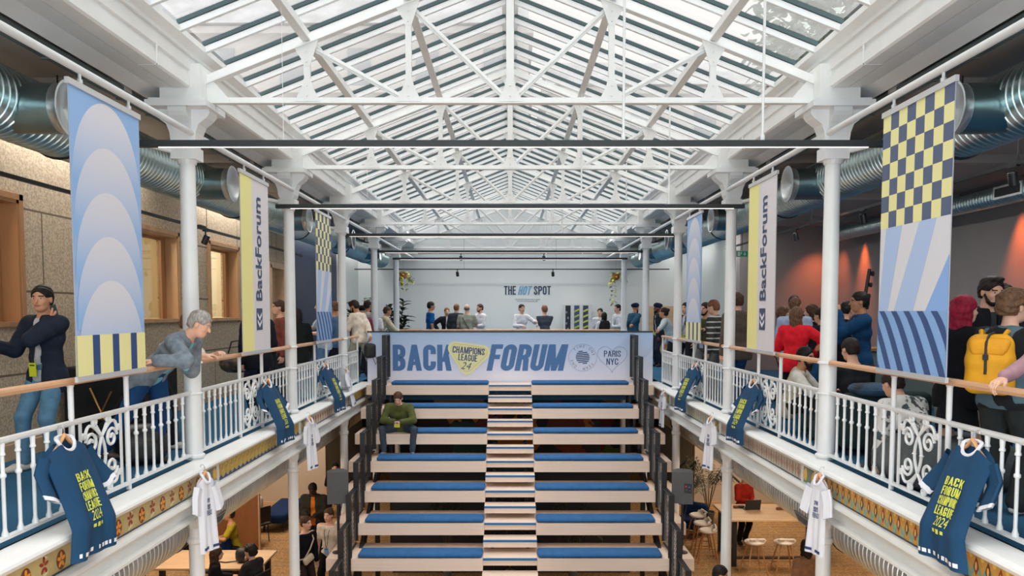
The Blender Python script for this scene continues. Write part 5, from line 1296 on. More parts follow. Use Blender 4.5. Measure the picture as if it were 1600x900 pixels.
            V, Q = G.run(lambda F, X, Y, Z: face_cut(F, X, Y, Z, 0.055, 0.0, 0.02))
        elif st == 'fringe_ring':
            G.ell(hp(0, -0.02, 0.0), rr(0.083, 0.100, 0.06), 0.01, R_); V, Q = G.run(lambda F, X, Y, Z: face_cut(F, X, Y, Z, 0.062, -0.06))
        if len(V): np_mesh({'turban': 'turban', 'cap': 'cap'}.get(st, 'hair'), [(V, Q)], [hmat if st not in ('turban', 'cap') else cloth(*HAIR[hcname])], o)
    if beard:
        G = Field(hh_); G.ell(hp(0, 0.046, -0.088), rr(0.046, 0.044, 0.036), 0.02, R_).ell(hp(0, 0.082, -0.048), rr(0.03, 0.012, 0.006), 0.005, R_)
        for s in (-1, 1): G.cone(hp(s * 0.060, 0.005, -0.015), 0.014 * k, hp(s * 0.045, 0.04, -0.075), 0.02 * k, 0.02)
        if beard == 'long': G.cone(hp(0, 0.065, -0.09), 0.036 * k, hp(0, 0.075, -0.15), 0.02 * k, 0.02)
        def bc(F, X, Y, Z):
            c = hp(0, 0.10, -0.058); q = [Rh[0][j] * (X - c[0]) + Rh[1][j] * (Y - c[1]) + Rh[2][j] * (Z - c[2]) for j in range(3)]
            return np.maximum(F, -(np.sqrt((q[0] / 0.024) ** 2 + (q[1] / 0.03) ** 2 + (q[2] / 0.009) ** 2) - 1) * 0.01)
        V, Q = G.run(bc, fold=0.001, freq=90)
        if len(V): np_mesh('beard', [(V, Q)], [hairm(hcname if hcname != 'navy' else 'black')], o)
    # clothes
    def tloc(X, Y, Z):
        return [(Rt[0][j] * (X - Pv[0]) + Rt[1][j] * (Y - Pv[1]) + Rt[2][j] * (Z - Pv[2])) / k for j in range(3)]
    def garment(nm, kind, col, e, hem, sleeve, openf=None, neckz=0.485, fold=0.0028, vneck=None):
        G = Field(hb); torso(G, e)
        if hem < -0.06:
            G.cone(T(-0.075 * fat, 0, -0.06), (0.098 * fat + e) * k, T(0.075 * fat, 0, -0.06), (0.098 * fat + e) * k, 0.05, Rt.tolist(), 0.95)
            if hem < -0.16 and sit is None: G.cone(T(-0.08, 0, hem + 0.05), (0.095 * fat + e) * k, T(0.08, 0, hem + 0.05), (0.095 * fat + e) * k, 0.06, Rt.tolist(), 0.95)
        for s in (-1, 1):
            if sleeve > 0:
                G.cone(sh[s], (0.056 + e) * k, el[s] if sleeve >= 1 else sh[s] + (el[s] - sh[s]) * min(1, sleeve * 1.6), (0.043 + e * (1.1 if sleeve >= 1 else 1.7)) * k, 0.035)
                if sleeve > 1: G.cone(el[s], (0.043 + e * 1.05) * k, el[s] + (wr[s] - el[s]) * min(0.97, sleeve - 1), (0.031 + e) * k, 0.02)
        def cut(F, X, Y, Z):
            q = tloc(X, Y, Z); r2 = np.sqrt(q[0] ** 2 + (q[1] - 0.005) ** 2)
            inn = r2 < 0.23
            F = np.where(inn & (q[2] > 0.2) , np.maximum(F, (q[2] - neckz - 0.25 * np.maximum(0, -q[1]) ) * k), F)
            if sit is None: F = np.where((np.abs(q[0]) < 0.30) & (q[2] < hem + 0.12), np.maximum(F, (hem - q[2]) * k), F) if 1 else F
            else: F = np.where((np.abs(q[0]) < 0.30) & (q[2] < 0.1), np.maximum(F, (hem - q[2]) * k), F)
            if openf is not None:
                wdt = openf[0] + (openf[1] - openf[0]) * np.clip((q[2] + 0.1) / 0.55, 0, 1)
                F = np.where(q[1] > 0.02, np.maximum(F, (wdt - np.abs(q[0])) * k), F)
            if vneck: F = np.where(q[1] > 0.02, np.maximum(F, -(np.maximum(np.abs(q[0]) - (q[2] - (neckz - vneck)) * 0.5, -(q[2] - (neckz - vneck)))) * k), F)
            return F
        V, Q = G.run(cut, fold=fold, seed=x * 3 + y)
        if len(V): return np_mesh(nm, [(V, Q)], [col], o)
    kd, tc = top[0], top[1]; tmat = tc if not isinstance(tc, tuple) else cloth(*tc); gm = None
    if inner: garment('shirt', 'shirt', cloth(*inner), 0.010, -0.10, 1.5)
    if kd == 'tee': gm = garment('tee_shirt', kd, tmat, 0.014, -0.13, 0.45, neckz=0.475)
    elif kd == 'shirt': gm = garment('shirt', kd, tmat, 0.014, -0.12, 1.97, neckz=0.50, fold=0.0035)
    elif kd == 'rolled': gm = garment('shirt', kd, tmat, 0.014, -0.12, 1.12, neckz=0.50, fold=0.0035)
    elif kd == 'sweater': gm = garment('sweater', kd, tmat, 0.022, -0.12, 1.95, fold=0.004, neckz=0.51)
    elif kd == 'hoodie':
        gm = garment('hooded_sweater', kd, tmat, 0.026, -0.12, 1.95, fold=0.004)
    elif kd == 'jacket': gm = garment('jacket', kd, tmat, 0.024, -0.20, 1.93, openf=(0.055, 0.035) if inner else None, neckz=0.515, fold=0.003)
    elif kd == 'coat': gm = garment('coat', kd, tmat, 0.030, -0.42, 1.95, openf=(0.05, 0.03) if inner else None, neckz=0.515, fold=0.003)
    elif kd == 'vest': gm = garment('waistcoat', kd, tmat, 0.024, -0.12, 0.0, openf=None, neckz=0.50, vneck=0.16)
    elif kd == 'dress':
        gm = garment('dress', kd, tmat, 0.016, -0.42, 1.95, neckz=0.48)
    # lapels / collar
    if kd in ('jacket', 'coat', 'shirt', 'rolled') or inner:
        G = Field(hb * 0.8); n_ = 14; col_r = 0.062
        pts = [T(math.sin(a) * col_r, -0.012 + math.cos(a) * -col_r * 0.9, 0.495 - 0.03 * (1 - math.cos(a)) * 0.5) for a in [(-0.86 + 1.72 * i / n_) * PI for i in range(n_ + 1)]]
        for a_, b_ in zip(pts[:-1], pts[1:]): G.cone(a_, 0.013 * k, b_, 0.013 * k, 0.004)
        V, Q = G.run()
        if len(V): np_mesh('collar', [(V, Q)], [cloth(*inner) if (inner and kd != 'vest') else tmat], o)
    # legs
    lk, lc = legs; lmat = cloth(*lc)
    G = Field(hb); e = 0.016
    R_t = Rt.tolist(); G.cone(T(-0.055 * fat, 0, -0.02), (0.098 * fat + 0.010) * k, T(0.055 * fat, 0, -0.02), (0.098 * fat + 0.010) * k, 0.04, R_t, 0.92)
    G.cone(T(-0.045 * fat, 0, 0.06), (0.088 * fat + 0.006) * k, T(0.045 * fat, 0, 0.06), (0.088 * fat + 0.006) * k, 0.04, R_t, 0.92)
    if lk == 'skirt':
        zk = kn[1][2] + 0.06
        G.cone(T(0, 0, -0.05), 0.14 * k, A(Pv[0], Pv[1], zk), 0.17 * k, 0.04); wz = lambda q: 0
        V, Q = G.run(lambda F, X, Y, Z: np.maximum(F, zk - Z + 0 * F), fold=0.003); nm_ = 'skirt'
    else:
        loose = {'trousers': 0.018, 'jeans': 0.012, 'baggy': 0.034, 'tights': 0.003}[lk]
        for s in (-1, 1):
            G.cone(hip[s], (0.088 * fat + loose * .6) * k, kn[s], (0.055 + loose) * k, 0.03); G.cone(kn[s], (0.055 + loose) * k, an[s] + (kn[s] - an[s]) * 0.04, (0.040 + loose * 1.3) * k, 0.02)
        V, Q = G.run(None, fold=0.003 if lk != 'tights' else 0, seed=x, freq=22); nm_ = {'tights': 'tights', 'jeans': 'jeans'}.get(lk, 'trousers')
    np_mesh(nm_, [(V, Q)], [lmat], o)
    smt = mat('shoe_%d_%d_%d' % shoes, srgb(*shoes), 0.5); sole = mat('shoe_sole', (0.5, 0.48, 0.45), 0.6) if sum(shoes) > 200 else RUBBER
    for s in (-1, 1):
        G = Field(hb * 0.75); f = fdir[s]; c = an[s]; up = A(0, 0, 1)
        G.cone(c + A(0, 0, -0.038) - f * 0.035, 0.036 * k, c + A(0, 0, -0.042) + f * 0.09 * k, 0.040 * k, 0.02); G.cone(c + A(0, 0, -0.042) + f * 0.09 * k, 0.038 * k, c + A(0, 0, -0.050) + f * 0.16 * k, 0.028 * k, 0.02); G.cone(c + A(0, 0, 0.0), 0.040 * k, c + A(0, 0, -0.04), 0.036 * k, 0.02)
        bot = c[2] - 0.08
        V, Q = G.run(lambda F, X, Y, Z: np.maximum(F, bot + 0.001 - Z + 0 * F))
        np_mesh('shoe', [(V, Q)], [smt, sole], o, lambda Cn, b_=bot: (Cn[:, 2] < b_ + 0.022).astype(int))
    if badge:
        fr = 0.105 * fat + 0.03; fz = 0.30
        pts = [T(-0.055, 0.04, 0.47), T(-0.045, fr * 0.93, 0.36), T(-0.01, fr + 0.012, 0.10), T(0.0, fr + 0.014, 0.08), T(0.01, fr + 0.012, 0.10), T(0.045, fr * 0.93, 0.36), T(0.055, 0.04, 0.47)]
        b = MB(); b.tube([tuple(p) for p in pts], 0.005, 5); b.build('lanyard', mat('lanyard_black', (0.02, 0.02, 0.025), 0.7), o)
        c = T(0.0, fr + 0.016, 0.02); Rm = Matrix(Rt.tolist()); b = MB(); b.box(tuple(c), (0.085, 0.006, 0.13), R=Rm)
        bc_ = {True: YEL, 'blue': mat('badge_blue', srgb(150, 180, 226), 0.5)}[badge]; bo = b.build('badge', bc_, o)
        b = MB(); c2 = T(0.0, fr + 0.0195, 0.06); b.box(tuple(c2), (0.06, 0.001, 0.012), R=Rm); b.build('badge_print', NAVY, bo)
    info = dict(o=o, wr=wr, el=el, hc=hc, Rh=Rh, Rt=Rt, T=T, kn=kn, an=an, sh=sh, k=k, neck=neck, hp=hp)
    PPL.append(info); return info
def held(info, s, name, label, cat, mb, m, off=(0, 0, 0), R=None):
    """an object held in a hand: top-level, placed in world space at the hand"""
    M = Matrix.Rotation(info['o'].rotation_euler.z, 4, 'Z'); M.translation = info['o'].location
    d = info['wr'][s] - info['el'][s]; d = d / np.linalg.norm(d)
    p = M @ Vector(tuple(info['wr'][s] + d * 0.09 + np.array(off)))
    ob = mb.build(name, m); ob.location = p
    ob.rotation_euler = (M.to_3x3() @ (R or Matrix.Identity(3))).to_euler()
    tag(ob, label, cat); return ob
def at(u, y): return (u - 797) * y / 1200.0
def wl(x, y, h, p, zf=0.0):
    """world point -> a person's own frame"""
    a = math.radians(h); dx, dy = p[0] - x, p[1] - y
    return (dx * math.cos(a) + dy * math.sin(a), -dx * math.sin(a) + dy * math.cos(a), p[2] - zf)
W_ = (214, 214, 216)
# --- left gallery, near to far
x, y, h = -4.44, 7.35, 162
ph_man = person('man in a dark blazer talking on a phone, yellow badge, at far left', x, y, h, H=1.82, lean=2, tyaw=0, hyaw=22, hpitch=2, skin='asian', hair=('short', 'black'), la='phone', ra=wl(x, y, h, (-4.86, 7.12, 1.20)), rpole=(0.3, -0.2, -1),
       top=('jacket', (34, 42, 56)), inner=(196, 198, 204), legs=('jeans', (92, 132, 160)), shoes=(214, 206, 196), badge=True, feet=((-0.14, 0.05, 0.08, 8), (0.12, 0.18, 0.08, -6)), curl=0.35)
x, y, h = -3.72, 7.44, -97
person('grey haired man in a grey plaid blazer leaning over the left handrail', x, y, h, H=1.80, lean=50, hyaw=12, hpitch=26, pel=(0, 0.26), ph=0.93, skin='light', hair=('short', 'grey'), ra=wl(x, y, h, (-3.22, 6.95, 1.06)), la=wl(x, y, h, (-3.16, 7.28, 1.05)), rpole=(0.8, 0.1, -0.6), lpole=(-0.4, 0, -1),
       top=('jacket', mat('plaid', srgb(126, 138, 148), 0.85, col2=srgb(98, 110, 122), scale=16, noise=0.2)), inner=(120, 196, 214), legs=('trousers', (28, 66, 112)), shoes=(60, 50, 44), badge=False, feet=((-0.16, 0.12, 0.08, 5), (0.14, -0.25, 0.08, -5)), curl=0.8)
x, y, h = -3.80, 8.26, -92
person('person in a cream tee leaning on the handrail just behind the nearest left column', x, y, h, H=1.72, lean=46, hpitch=15, pel=(0, -0.06), skin='fair', hair=('short', 'mid'), ra=wl(x, y, h, (-3.18, 7.98, 1.05)), la=wl(x, y, h, (-3.20, 8.36, 1.05)),
       top=('tee', (226, 214, 196)), legs=('trousers', (30, 32, 38)), shoes=(220, 216, 208), feet=((-0.10, 0.1, 0.08, 0), (0.12, -0.62, 0.16, 0)), badge=False)
person('person in a black coat standing behind the yellow lettered banner on the left', at(404, 10.7), 10.7, 50, H=1.74, top=('jacket', (20, 24, 32)), legs=('trousers', (26, 32, 48)), hair=('short', 'dark'), inner=None)
person('man in a reddish brown shirt with yellow badge behind the second left column', at(441, 12.3), 12.3, 120, H=1.76, top=('shirt', (128, 70, 62)), legs=('trousers', (36, 38, 46)), hair=('short', 'brown'), ra='belly', badge=True)
person('woman with very long dark hair, black jacket and pale jeans on the left gallery', at(466, 12.7), 12.7, 40, H=1.63, top=('jacket', (34, 40, 38)), legs=('jeans', (150, 178, 200)), hair=('long', 'dark'), la='belly', skin='light')
person('man in a pale blue tee and blue jeans, partly behind the small checkered banner', at(507, 14.3), 14.3, 110, H=1.80, fat=1.15, top=('tee', (176, 200, 220)), legs=('jeans', (84, 120, 160)), hair=('short', 'brown'), ra='gest', la='bent')
person('man in a denim blue polo right of the small checkered banner', at(526, 15.2), 15.2, 70, H=1.78, fat=1.1, top=('tee', (84, 112, 146)), legs=('trousers', (30, 34, 48)), hair=('short', 'mid'), skin='tan')
x, y, h = -3.26, 16.62, 66
L9 = person('bearded man in a cream sweatshirt stepping through the gap beside the bleachers', x, y, h, H=1.84, lean=6, hyaw=8, hpitch=24, skin='tan', hair=('quiff', 'dark'), beard='short', la='bent', ra=wl(x, y, h, (-2.93, 16.40, 0.84)), fat=1.12,
       top=('sweater', (226, 214, 196)), legs=('trousers', (168, 166, 150)), shoes=(226, 222, 214), badge=True, feet=((-0.12, 0.16, 0.08, 0), (0.14, -0.40, 0.10, -10)))
person('person in a black cap and burgundy checked shirt behind the cream sweatshirt man', at(566, 17.8), 17.8, 20, H=1.72, top=('shirt', (110, 50, 66)), legs=('trousers', (40, 40, 48)), hair=('cap', 'black'))
person('tall dark haired man behind the fourth left column', at(573, 18.9), 18.9, -30, H=1.86, top=('shirt', (196, 190, 186)), legs=('trousers', (30, 34, 44)), hair=('short', 'dark'), skin='tan')
x, y, h = at(592, 20.6), 20.6, -70
person('person in a beige sweater leaning on the rail between the two far left columns', x, y, h, H=1.76, lean=24, skin='tan', top=('sweater', (206, 196, 160)), legs=('trousers', (60, 62, 60)), hair=('short', 'brown'), ra='rail', la='rail')
person('person in a white tee at the left corner of the far balcony', at(583, 19.6), 19.6, 10, H=1.70, top=('tee', (226, 226, 230)), legs=('trousers', (200, 200, 200)), hair=('short', 'dark'))
# --- far balcony
Y = 22.5
person('man in a royal blue polo on the far balcony, leftmost of that group', at(672, Y), Y, -70, H=1.88, top=('tee', (14, 88, 156)), legs=('trousers', (30, 36, 52)), hair=('short', 'black'), skin='tan', lean=2)
person('person in an open black blazer over a white shirt, far balcony', at(698, Y + 1.0), Y + 1.0, 195, H=1.70, top=('jacket', (32, 34, 40)), inner=(224, 224, 228), hair=('short', 'ginger'), skin='fair', ra='hip')
person('man in a charcoal jacket with his back turned, far balcony', at(712.5, Y + .6), Y + .6, -20, H=1.82, top=('jacket', (52, 58, 66)), hair=('crop', 'ginger'))
C4 = person('broad balding man in an olive grey shirt with a sling strap, far balcony', at(729, Y - .15), Y - .15, -14, H=1.80, fat=1.3, bw=1.12, top=('tee', (148, 152, 138)), hair=('fringe_ring', 'salt'), ra='bent')
person('bearded man in a white shirt facing left, holding a drink, far balcony', at(752, Y + .9), Y + .9, 128, H=1.82, top=('shirt', (226, 228, 234)), hair=('short', 'brown'), beard='short', la='belly', ra='bent', legs=('trousers', (90, 120, 160)))
person('man in a white shirt gesturing with one hand below the wall lettering', at(814, Y), Y, 205, H=1.80, top=('shirt', (222, 224, 230)), hair=('short', 'dark'), la='gest', ra='bent')
person('auburn haired man in a dark tee with his back turned, far balcony centre', at(851.5, Y), Y, 15, H=1.76, bw=1.08, top=('tee', (70, 80, 92)), hair=('quiff', 'ginger'), la='cross', ra='cross')
person('woman in a pale blouse behind the waistcoat wearer on the far balcony', at(938, Y + .4), Y + .4, 160, H=1.68, top=('shirt', (206, 210, 214)), hair=('bun', 'dark'))
person('dark haired person in a black waistcoat over white sleeves, far balcony', at(944.5, Y), Y, 10, H=1.56, inner=(224, 226, 230), top=('vest', (34, 36, 42)), hair=('bob', 'black'), ra='bent', la='bent')
person('man in a pale shirt and dark tie between the far right columns', at(967, Y + .3), Y + .3, 115, H=1.80, top=('shirt', (206, 214, 224)), hair=('short', 'black'), la='belly', ra='belly', badge=True)
x, y, h = at(990, 22.75), 22.75, -62
person('bearded man in teal suit and navy turban, hand on the far rail', x, y, h, H=1.82, bw=1.05, top=('jacket', (44, 84, 112)), inner=(204, 216, 224), hair=('turban', 'navy'), beard='long', skin='tan', ra=wl(x, y, h, (at(983, 21.9), 21.95, 1.06)))
# --- right gallery, far to near
person('grey bearded man in a navy turban and dark waistcoat on the far right', at(1030, 21.2), 21.2, 96, H=1.80, inner=(206, 210, 212), top=('jacket', (38, 42, 48)), hair=('turban', 'navy'), beard='long', skin='brown', badge=True)
x, y, h = at(1052, 18.0), 18.0, 66
person('person with a hair bun and pale blue sweater leaning on the right railing end', x, y, h, H=1.72, lean=26, hpitch=-8, top=('sweater', (190, 204, 212)), legs=('trousers', (46, 48, 54)), hair=('bun', 'dark'), skin='tan', la=wl(x, y, h, (at(1027, 17.3), 17.3, 1.06)), ra='down')
person('man in a dark suit with yellow badge left of the small blue arches banner', at(1073, 17.2), 17.2, 130, H=1.78, top=('jacket', (30, 34, 48)), inner=(200, 206, 216), hair=('short', 'dark'), skin='light', badge=True, legs=('trousers', (28, 30, 40)))
person('man in an olive hoodie with pale blue badge and a phone at his ear', at(1104, 14.1), 14.1, 128, H=1.74, top=('hoodie', (82, 82, 62)), hair=('short', 'dark'), beard='short', ra='phone', la='gest', badge='blue', legs=('trousers', (110, 118, 120)))
STRIPE, t, b = node_mat('striped_knit')
co = t.nodes.new('ShaderNodeTexCoord'); wv = t.nodes.new('ShaderNodeTexWave'); wv.bands_direction = 'Z'; wv.inputs['Scale'].default_value = 3.4; wv.inputs['Distortion'].default_value = 0.6
r = t.nodes.new('ShaderNodeValToRGB'); r.color_ramp.interpolation = 'CONSTANT'; r.color_ramp.elements[0].color = (*srgb(56, 62, 60), 1); r.color_ramp.elements[1].position = 0.86; r.color_ramp.elements[1].color = (*srgb(206, 210, 204), 1)
t.links.new(co.outputs['Object'], wv.inputs[0]); t.links.new(wv.outputs['Fac'], r.inputs[0]); t.links.new(r.outputs[0], b.inputs['Base Color']); b.inputs['Roughness'].default_value = 0.9
person('auburn haired man in a dark sweater with white stripes on the right gallery', at(1120, 13.1), 13.1, 52, H=1.78, bw=1.05, top=('sweater', STRIPE), hair=('short', 'ginger'), legs=('trousers', (96, 102, 104)), lean=4, hpitch=10)
person('man in a brown jacket and blue jeans left of the right lettered banner', at(1154, 11.8), 11.8, 28, H=1.87, bw=1.1, fat=1.1, top=('jacket', (84, 76, 68)), hair=('short', 'brown'), legs=('jeans', (34, 74, 122)), feet=((-0.16, -0.1, 0.08, 10), (0.18, 0.1, 0.08, -12)))
person('woman with wavy fair hair beside the right lettered banner edge', at(1219, 12.8), 12.8, -110, H=1.66, top=('shirt', (30, 30, 34)), hair=('bob', 'mid'), skin='fair')
person('man with cropped hair in a pale blue shirt behind the red blazer', at(1240, 11.6), 11.6, -38, H=1.79, bw=1.05, top=('shirt', (170, 190, 222)), hair=('crop', 'mid'), skin='tan')
person('man with dark hair glimpsed behind the cropped haired man on the right', at(1238, 13.6), 13.6, 180, H=1.86, top=('jacket', (24, 26, 30)), hair=('short', 'black'))
person('woman in a bright red blazer seen from behind on the right gallery', at(1243, 10.7), 10.7, -24, H=1.63, top=('jacket', (232, 36, 52)), hair=('long', 'mid'), skin='fair', ra='hip', la='bent', hyaw=-30, legs=('trousers', (30, 30, 36)))
person('woman in black with shoulder length brown hair, right of the red blazer', at(1272, 11.9), 11.9, 64, H=1.68, top=('shirt', (18, 19, 23)), hair=('bob', 'brown'), skin='fair')
person('person in a black jacket half hidden by the nearest right column', at(1286, 11.0), 11.0, 30, H=1.62, top=('jacket', (24, 26, 32)), hair=('short', 'dark'))
x, y, h = at(1346, 9.6), 9.6, 78
person('dark haired man in a blue blazer raising one hand on the right gallery', x, y, h, H=1.82, lean=2, top=('jacket', (22, 66, 108)), inner=(200, 206, 216), hair=('short', 'black'), skin='tan', la=wl(x, y, h, (at(1309, 9.6), 9.6, 1.50)), ra=(0.02, 0.42, 1.10), legs=('trousers', (60, 62, 60)), lpole=(-0.3, 0.2, -1))
person('person in a black jacket facing the man in the blue blazer', at(1317, 10.7), 10.7, -64, H=1.72, top=('jacket', (20, 21, 26)), hair=('short', 'black'), hpitch=14)
# seated on the low sofas of the right gallery
person('bearded man in a cream open waistcoat sitting low behind the right railing', at(1234, 9.5), 9.5, -122, H=1.74, sit=0.24, lean=18, hpitch=6, tyaw=0, hyaw=-15, inner=(226, 224, 218), top=('vest', (206, 196, 170)), hair=('short', 'black'), beard='long', skin='tan', legs=('trousers', (34, 36, 42)), ra='knee', la='knee', shoes=(40, 40, 40))
person('man in a blue shirt sitting behind the bearded man, face to the right', at(1268, 10.3), 10.3, -80, H=1.78, sit=0.26, lean=20, hpitch=12, top=('shirt', (24, 74, 116)), hair=('short', 'dark'), skin='light', legs=('trousers', (40, 42, 50)), ra='knee', la='knee')
person('dark haired man in a black tee sitting beyond the nearest right column', at(1340, 8.5), 8.5, 14, H=1.80, sit=0.33, lean=8, hpitch=12, bw=1.1, top=('tee', (34, 38, 44)), hair=('short', 'dark'), skin='light', legs=('trousers', (40, 42, 50)), ra='bent', la='bent')
FLORAL = mat('floral_print', srgb(226, 226, 222), 0.8, col2=srgb(70, 84, 88), scale=13)
FLORAL.node_tree.nodes['Color Ramp'].color_ramp.elements[0].position = 0.52; FLORAL.node_tree.nodes['Color Ramp'].color_ramp.elements[1].position = 0.56
person('person in a white jacket with dark floral print sitting below the large checkered banner', at(1448, 6.75), 6.75, 20, H=1.74, sit=0.20, lean=34, hpitch=20, bw=1.1, top=('jacket', FLORAL), hair=('short', 'dark'), legs=('trousers', (34, 36, 42)))
# near right group
person('woman with vivid crimson hair in black, beside the yellow backpack', at(1500, 6.45), 6.45, -52, H=1.70, hyaw=-34, top=('jacket', (22, 23, 28)), hair=('long', 'red'), skin='fair', legs=('skirt', (24, 25, 30)), ra='bent', la='bent', shoes=(26, 26, 28))
person('tall dark haired man in a black coat behind the crimson haired woman', at(1537, 7.3), 7.3, 186, H=1.90, top=('coat', (26, 27, 32)), inner=(60, 60, 66), hair=('quiff', 'dark'), beard='short', skin='light', hpitch=10)
person('dark haired person behind the tall man in the black coat', at(1562, 8.1), 8.1, 170, H=1.84, top=('shirt', (44, 46, 52)), hair=('messy', 'dark'), skin='tan')
PAT, t, b = node_mat('brushstroke_knit')
co = t.nodes.new('ShaderNodeTexCoord'); mp = t.nodes.new('ShaderNodeMapping'); mp.inputs['Scale'].default_value = (1.2, 1.2, 0.55); mp.inputs['Rotation'].default_value = (0.5, 0.4, 0)
n = t.nodes.new('ShaderNodeTexNoise'); n.inputs['Scale'].default_value = 7.5; n.inputs['Detail'].default_value = 1.0; r = t.nodes.new('ShaderNodeValToRGB'); r.color_ramp.interpolation = 'CONSTANT'
r.color_ramp.elements[0].color = (*srgb(26, 30, 34), 1); r.color_ramp.elements[1].position = 0.5; r.color_ramp.elements[1].color = (*srgb(92, 118, 130), 1)
t.links.new(co.outputs['Object'], mp.inputs[0]); t.links.new(mp.outputs[0], n.inputs['Vector']); t.links.new(n.outputs['Fac'], r.inputs[0]); t.links.new(r.outputs[0], b.inputs['Base Color']); b.inputs['Roughness'].default_value = 0.9
x, y, h = 3.70, 5.72, -68
BP = person('young brown haired person in a patterned knit wearing the yellow backpack', x, y, h, H=1.72, bw=1.08, fat=1.05, lean=4, hyaw=-14, hpitch=2, top=('sweater', PAT), hair=('messy', 'mid'), skin='fair', la='bent', ra='bent', legs=('baggy', (52, 56, 56)), shoes=(224, 222, 218))
x, y, h = 3.86, 4.95, 96
person('mauve shirted person with one hand on the handrail at the right edge', x, y, h, H=1.80, lean=12, top=('shirt', (176, 138, 148)), inner=None, hair=('short', 'dark'), skin='fair', ra=(wl(x, y, h, (3.27, 5.10, 1.05))), la=wl(x, y, h, (3.22, 4.7, 1.06)), legs=('jeans', (60, 84, 112)), rpole=(0.8, 0.2, -1), curl=0.5)
# --- man sitting on the bleachers
x, y = -2.14, 14.93
SM = person('man in a green sweater sitting on the third bench looking at his phone', x, y, 180, zf=-1.233, H=1.78, bw=1.12, fat=1.15, sit=0.42, lean=26, hpitch=34, top=('sweater', (84, 90, 50)), hair=('short', 'brown'), skin='fair', badge=False, feet=((-0.27, 0.37, 0.08, 14), (0.27, 0.37, 0.08, -14)),
       knees=((-0.6, 1, 0.6), (0.6, 1, 0.6)), legs=('jeans', (62, 74, 88)), shoes=(110, 120, 130), la=(-0.055, 0.43, 0.66), ra=(0.055, 0.43, 0.66), lpole=(-1, -0.2, -0.3), rpole=(1, -0.2, -0.3), lod=1, curl=0.6)
# --- ground floor
person('man in a mustard polo sitting on the lower floor at left', -5.45, 15.05, 108, zf=ZG, H=1.76, sit=0.46, lean=12, top=('tee', (158, 140, 36)), hair=('short', 'dark'), skin='tan', ra='bent', la='gest', legs=('trousers', (30, 30, 34)))
person('dark clothed person opposite the man in the mustard polo', -6.5, 15.25, -80, zf=ZG, H=1.78, sit=0.46, lean=8, top=('jacket', (16, 16, 20)), hair=('short', 'black'), skin='tan', ra='bent', la='bent', badge=True, legs=('trousers', (18, 18, 22)))
person('dark haired woman in a white top sitting behind the wooden screen', -5.72, 17.1, 60, zf=ZG, H=1.66, sit=0.46, lean=10, top=('shirt', (220, 214, 204)), hair=('long', 'black'), skin='fair', badge=True, legs=('trousers', (120, 116, 110)), ra='bent')
person('woman with long auburn hair at the left lower table, face to the right', -5.02, 12.7, -64, zf=ZG, H=1.64, sit=0.44, lean=8, top=('shirt', (24, 24, 28)), hair=('long', 'brown'), skin='fair', la='bent', ra='bent')
person('curly dark haired person resting chin on hand at the left lower table', -4.28, 12.75, 70, zf=ZG, H=1.70, sit=0.44, lean=12, top=('jacket', (44, 42, 42)), hair=('messy', 'dark'), skin='light', ra='chin', la='bent')
person('man in a dark bomber jacket and orange shirt looking down beside the left speaker', -4.02, 15.6, 176, zf=ZG, H=1.82, bw=1.12, fat=1.1, top=('jacket', (52, 50, 44)), inner=(206, 120, 40), hair=('crop', 'black'), skin='dark', hpitch=30, la='belly', ra='belly', legs=('trousers', (36, 34, 36)))
W6 = person('woman in a black dress with a cream sling bag near the lower left post', -3.62, 13.3, 236, zf=ZG, H=1.69, top=('dress', (18, 20, 28)), legs=('tights', (60, 46, 44)), hair=('bun', 'brown'), skin='fair', hyaw=10)
person('woman in a cream short sleeved top and black trousers below the left speaker', -3.27, 13.75, 165, zf=ZG, H=1.72, top=('tee', (228, 216, 200)), hair=('bun', 'brown'), skin='light', legs=('trousers', (18, 18, 22)), badge='blue', ra='down')
person('man in a black cap sitting against the wall beside the lower left post', -4.5, 19.6, 190, zf=ZG, H=1.78, sit=0.46, lean=6, top=('tee', (20, 20, 24)), hair=('cap', 'black'), beard='short', skin='light')
person('man in a beige shirt walking at the foot of the bleachers on the right', 2.86, 10.55, -100, zf=ZG, H=1.74, top=('shirt', (206, 192, 168)), inner=None, hair=('short', 'black'), skin='tan', hpitch=14)
person('dark haired man in a brown sweater at the lower right under the gallery', 4.62, 11.7, 20, zf=ZG, H=1.74, top=('sweater', (148, 108, 78)), hair=('bob', 'dark'), skin='tan', legs=('trousers', (40, 38, 40)), hyaw=-20)
person('person in a red top standing behind the tall table on the lower floor', 5.25, 17.1, 200, zf=ZG, H=1.70, top=('shirt', (176, 48, 34)), hair=('short', 'dark'), skin='tan', legs=('trousers', (20, 20, 24)), ra='belly', la='belly')
person('brown haired man at the foot of the bleachers, only his head in view', 0.95, 9.9, 180, zf=ZG, H=1.76, top=('shirt', (200, 200, 204)), hair=('short', 'brown'))
person('dark haired person beside the man at the foot of the bleachers', 1.22, 9.9, 170, zf=ZG, H=1.72, top=('shirt', (60, 60, 70)), hair=('messy', 'dark'))
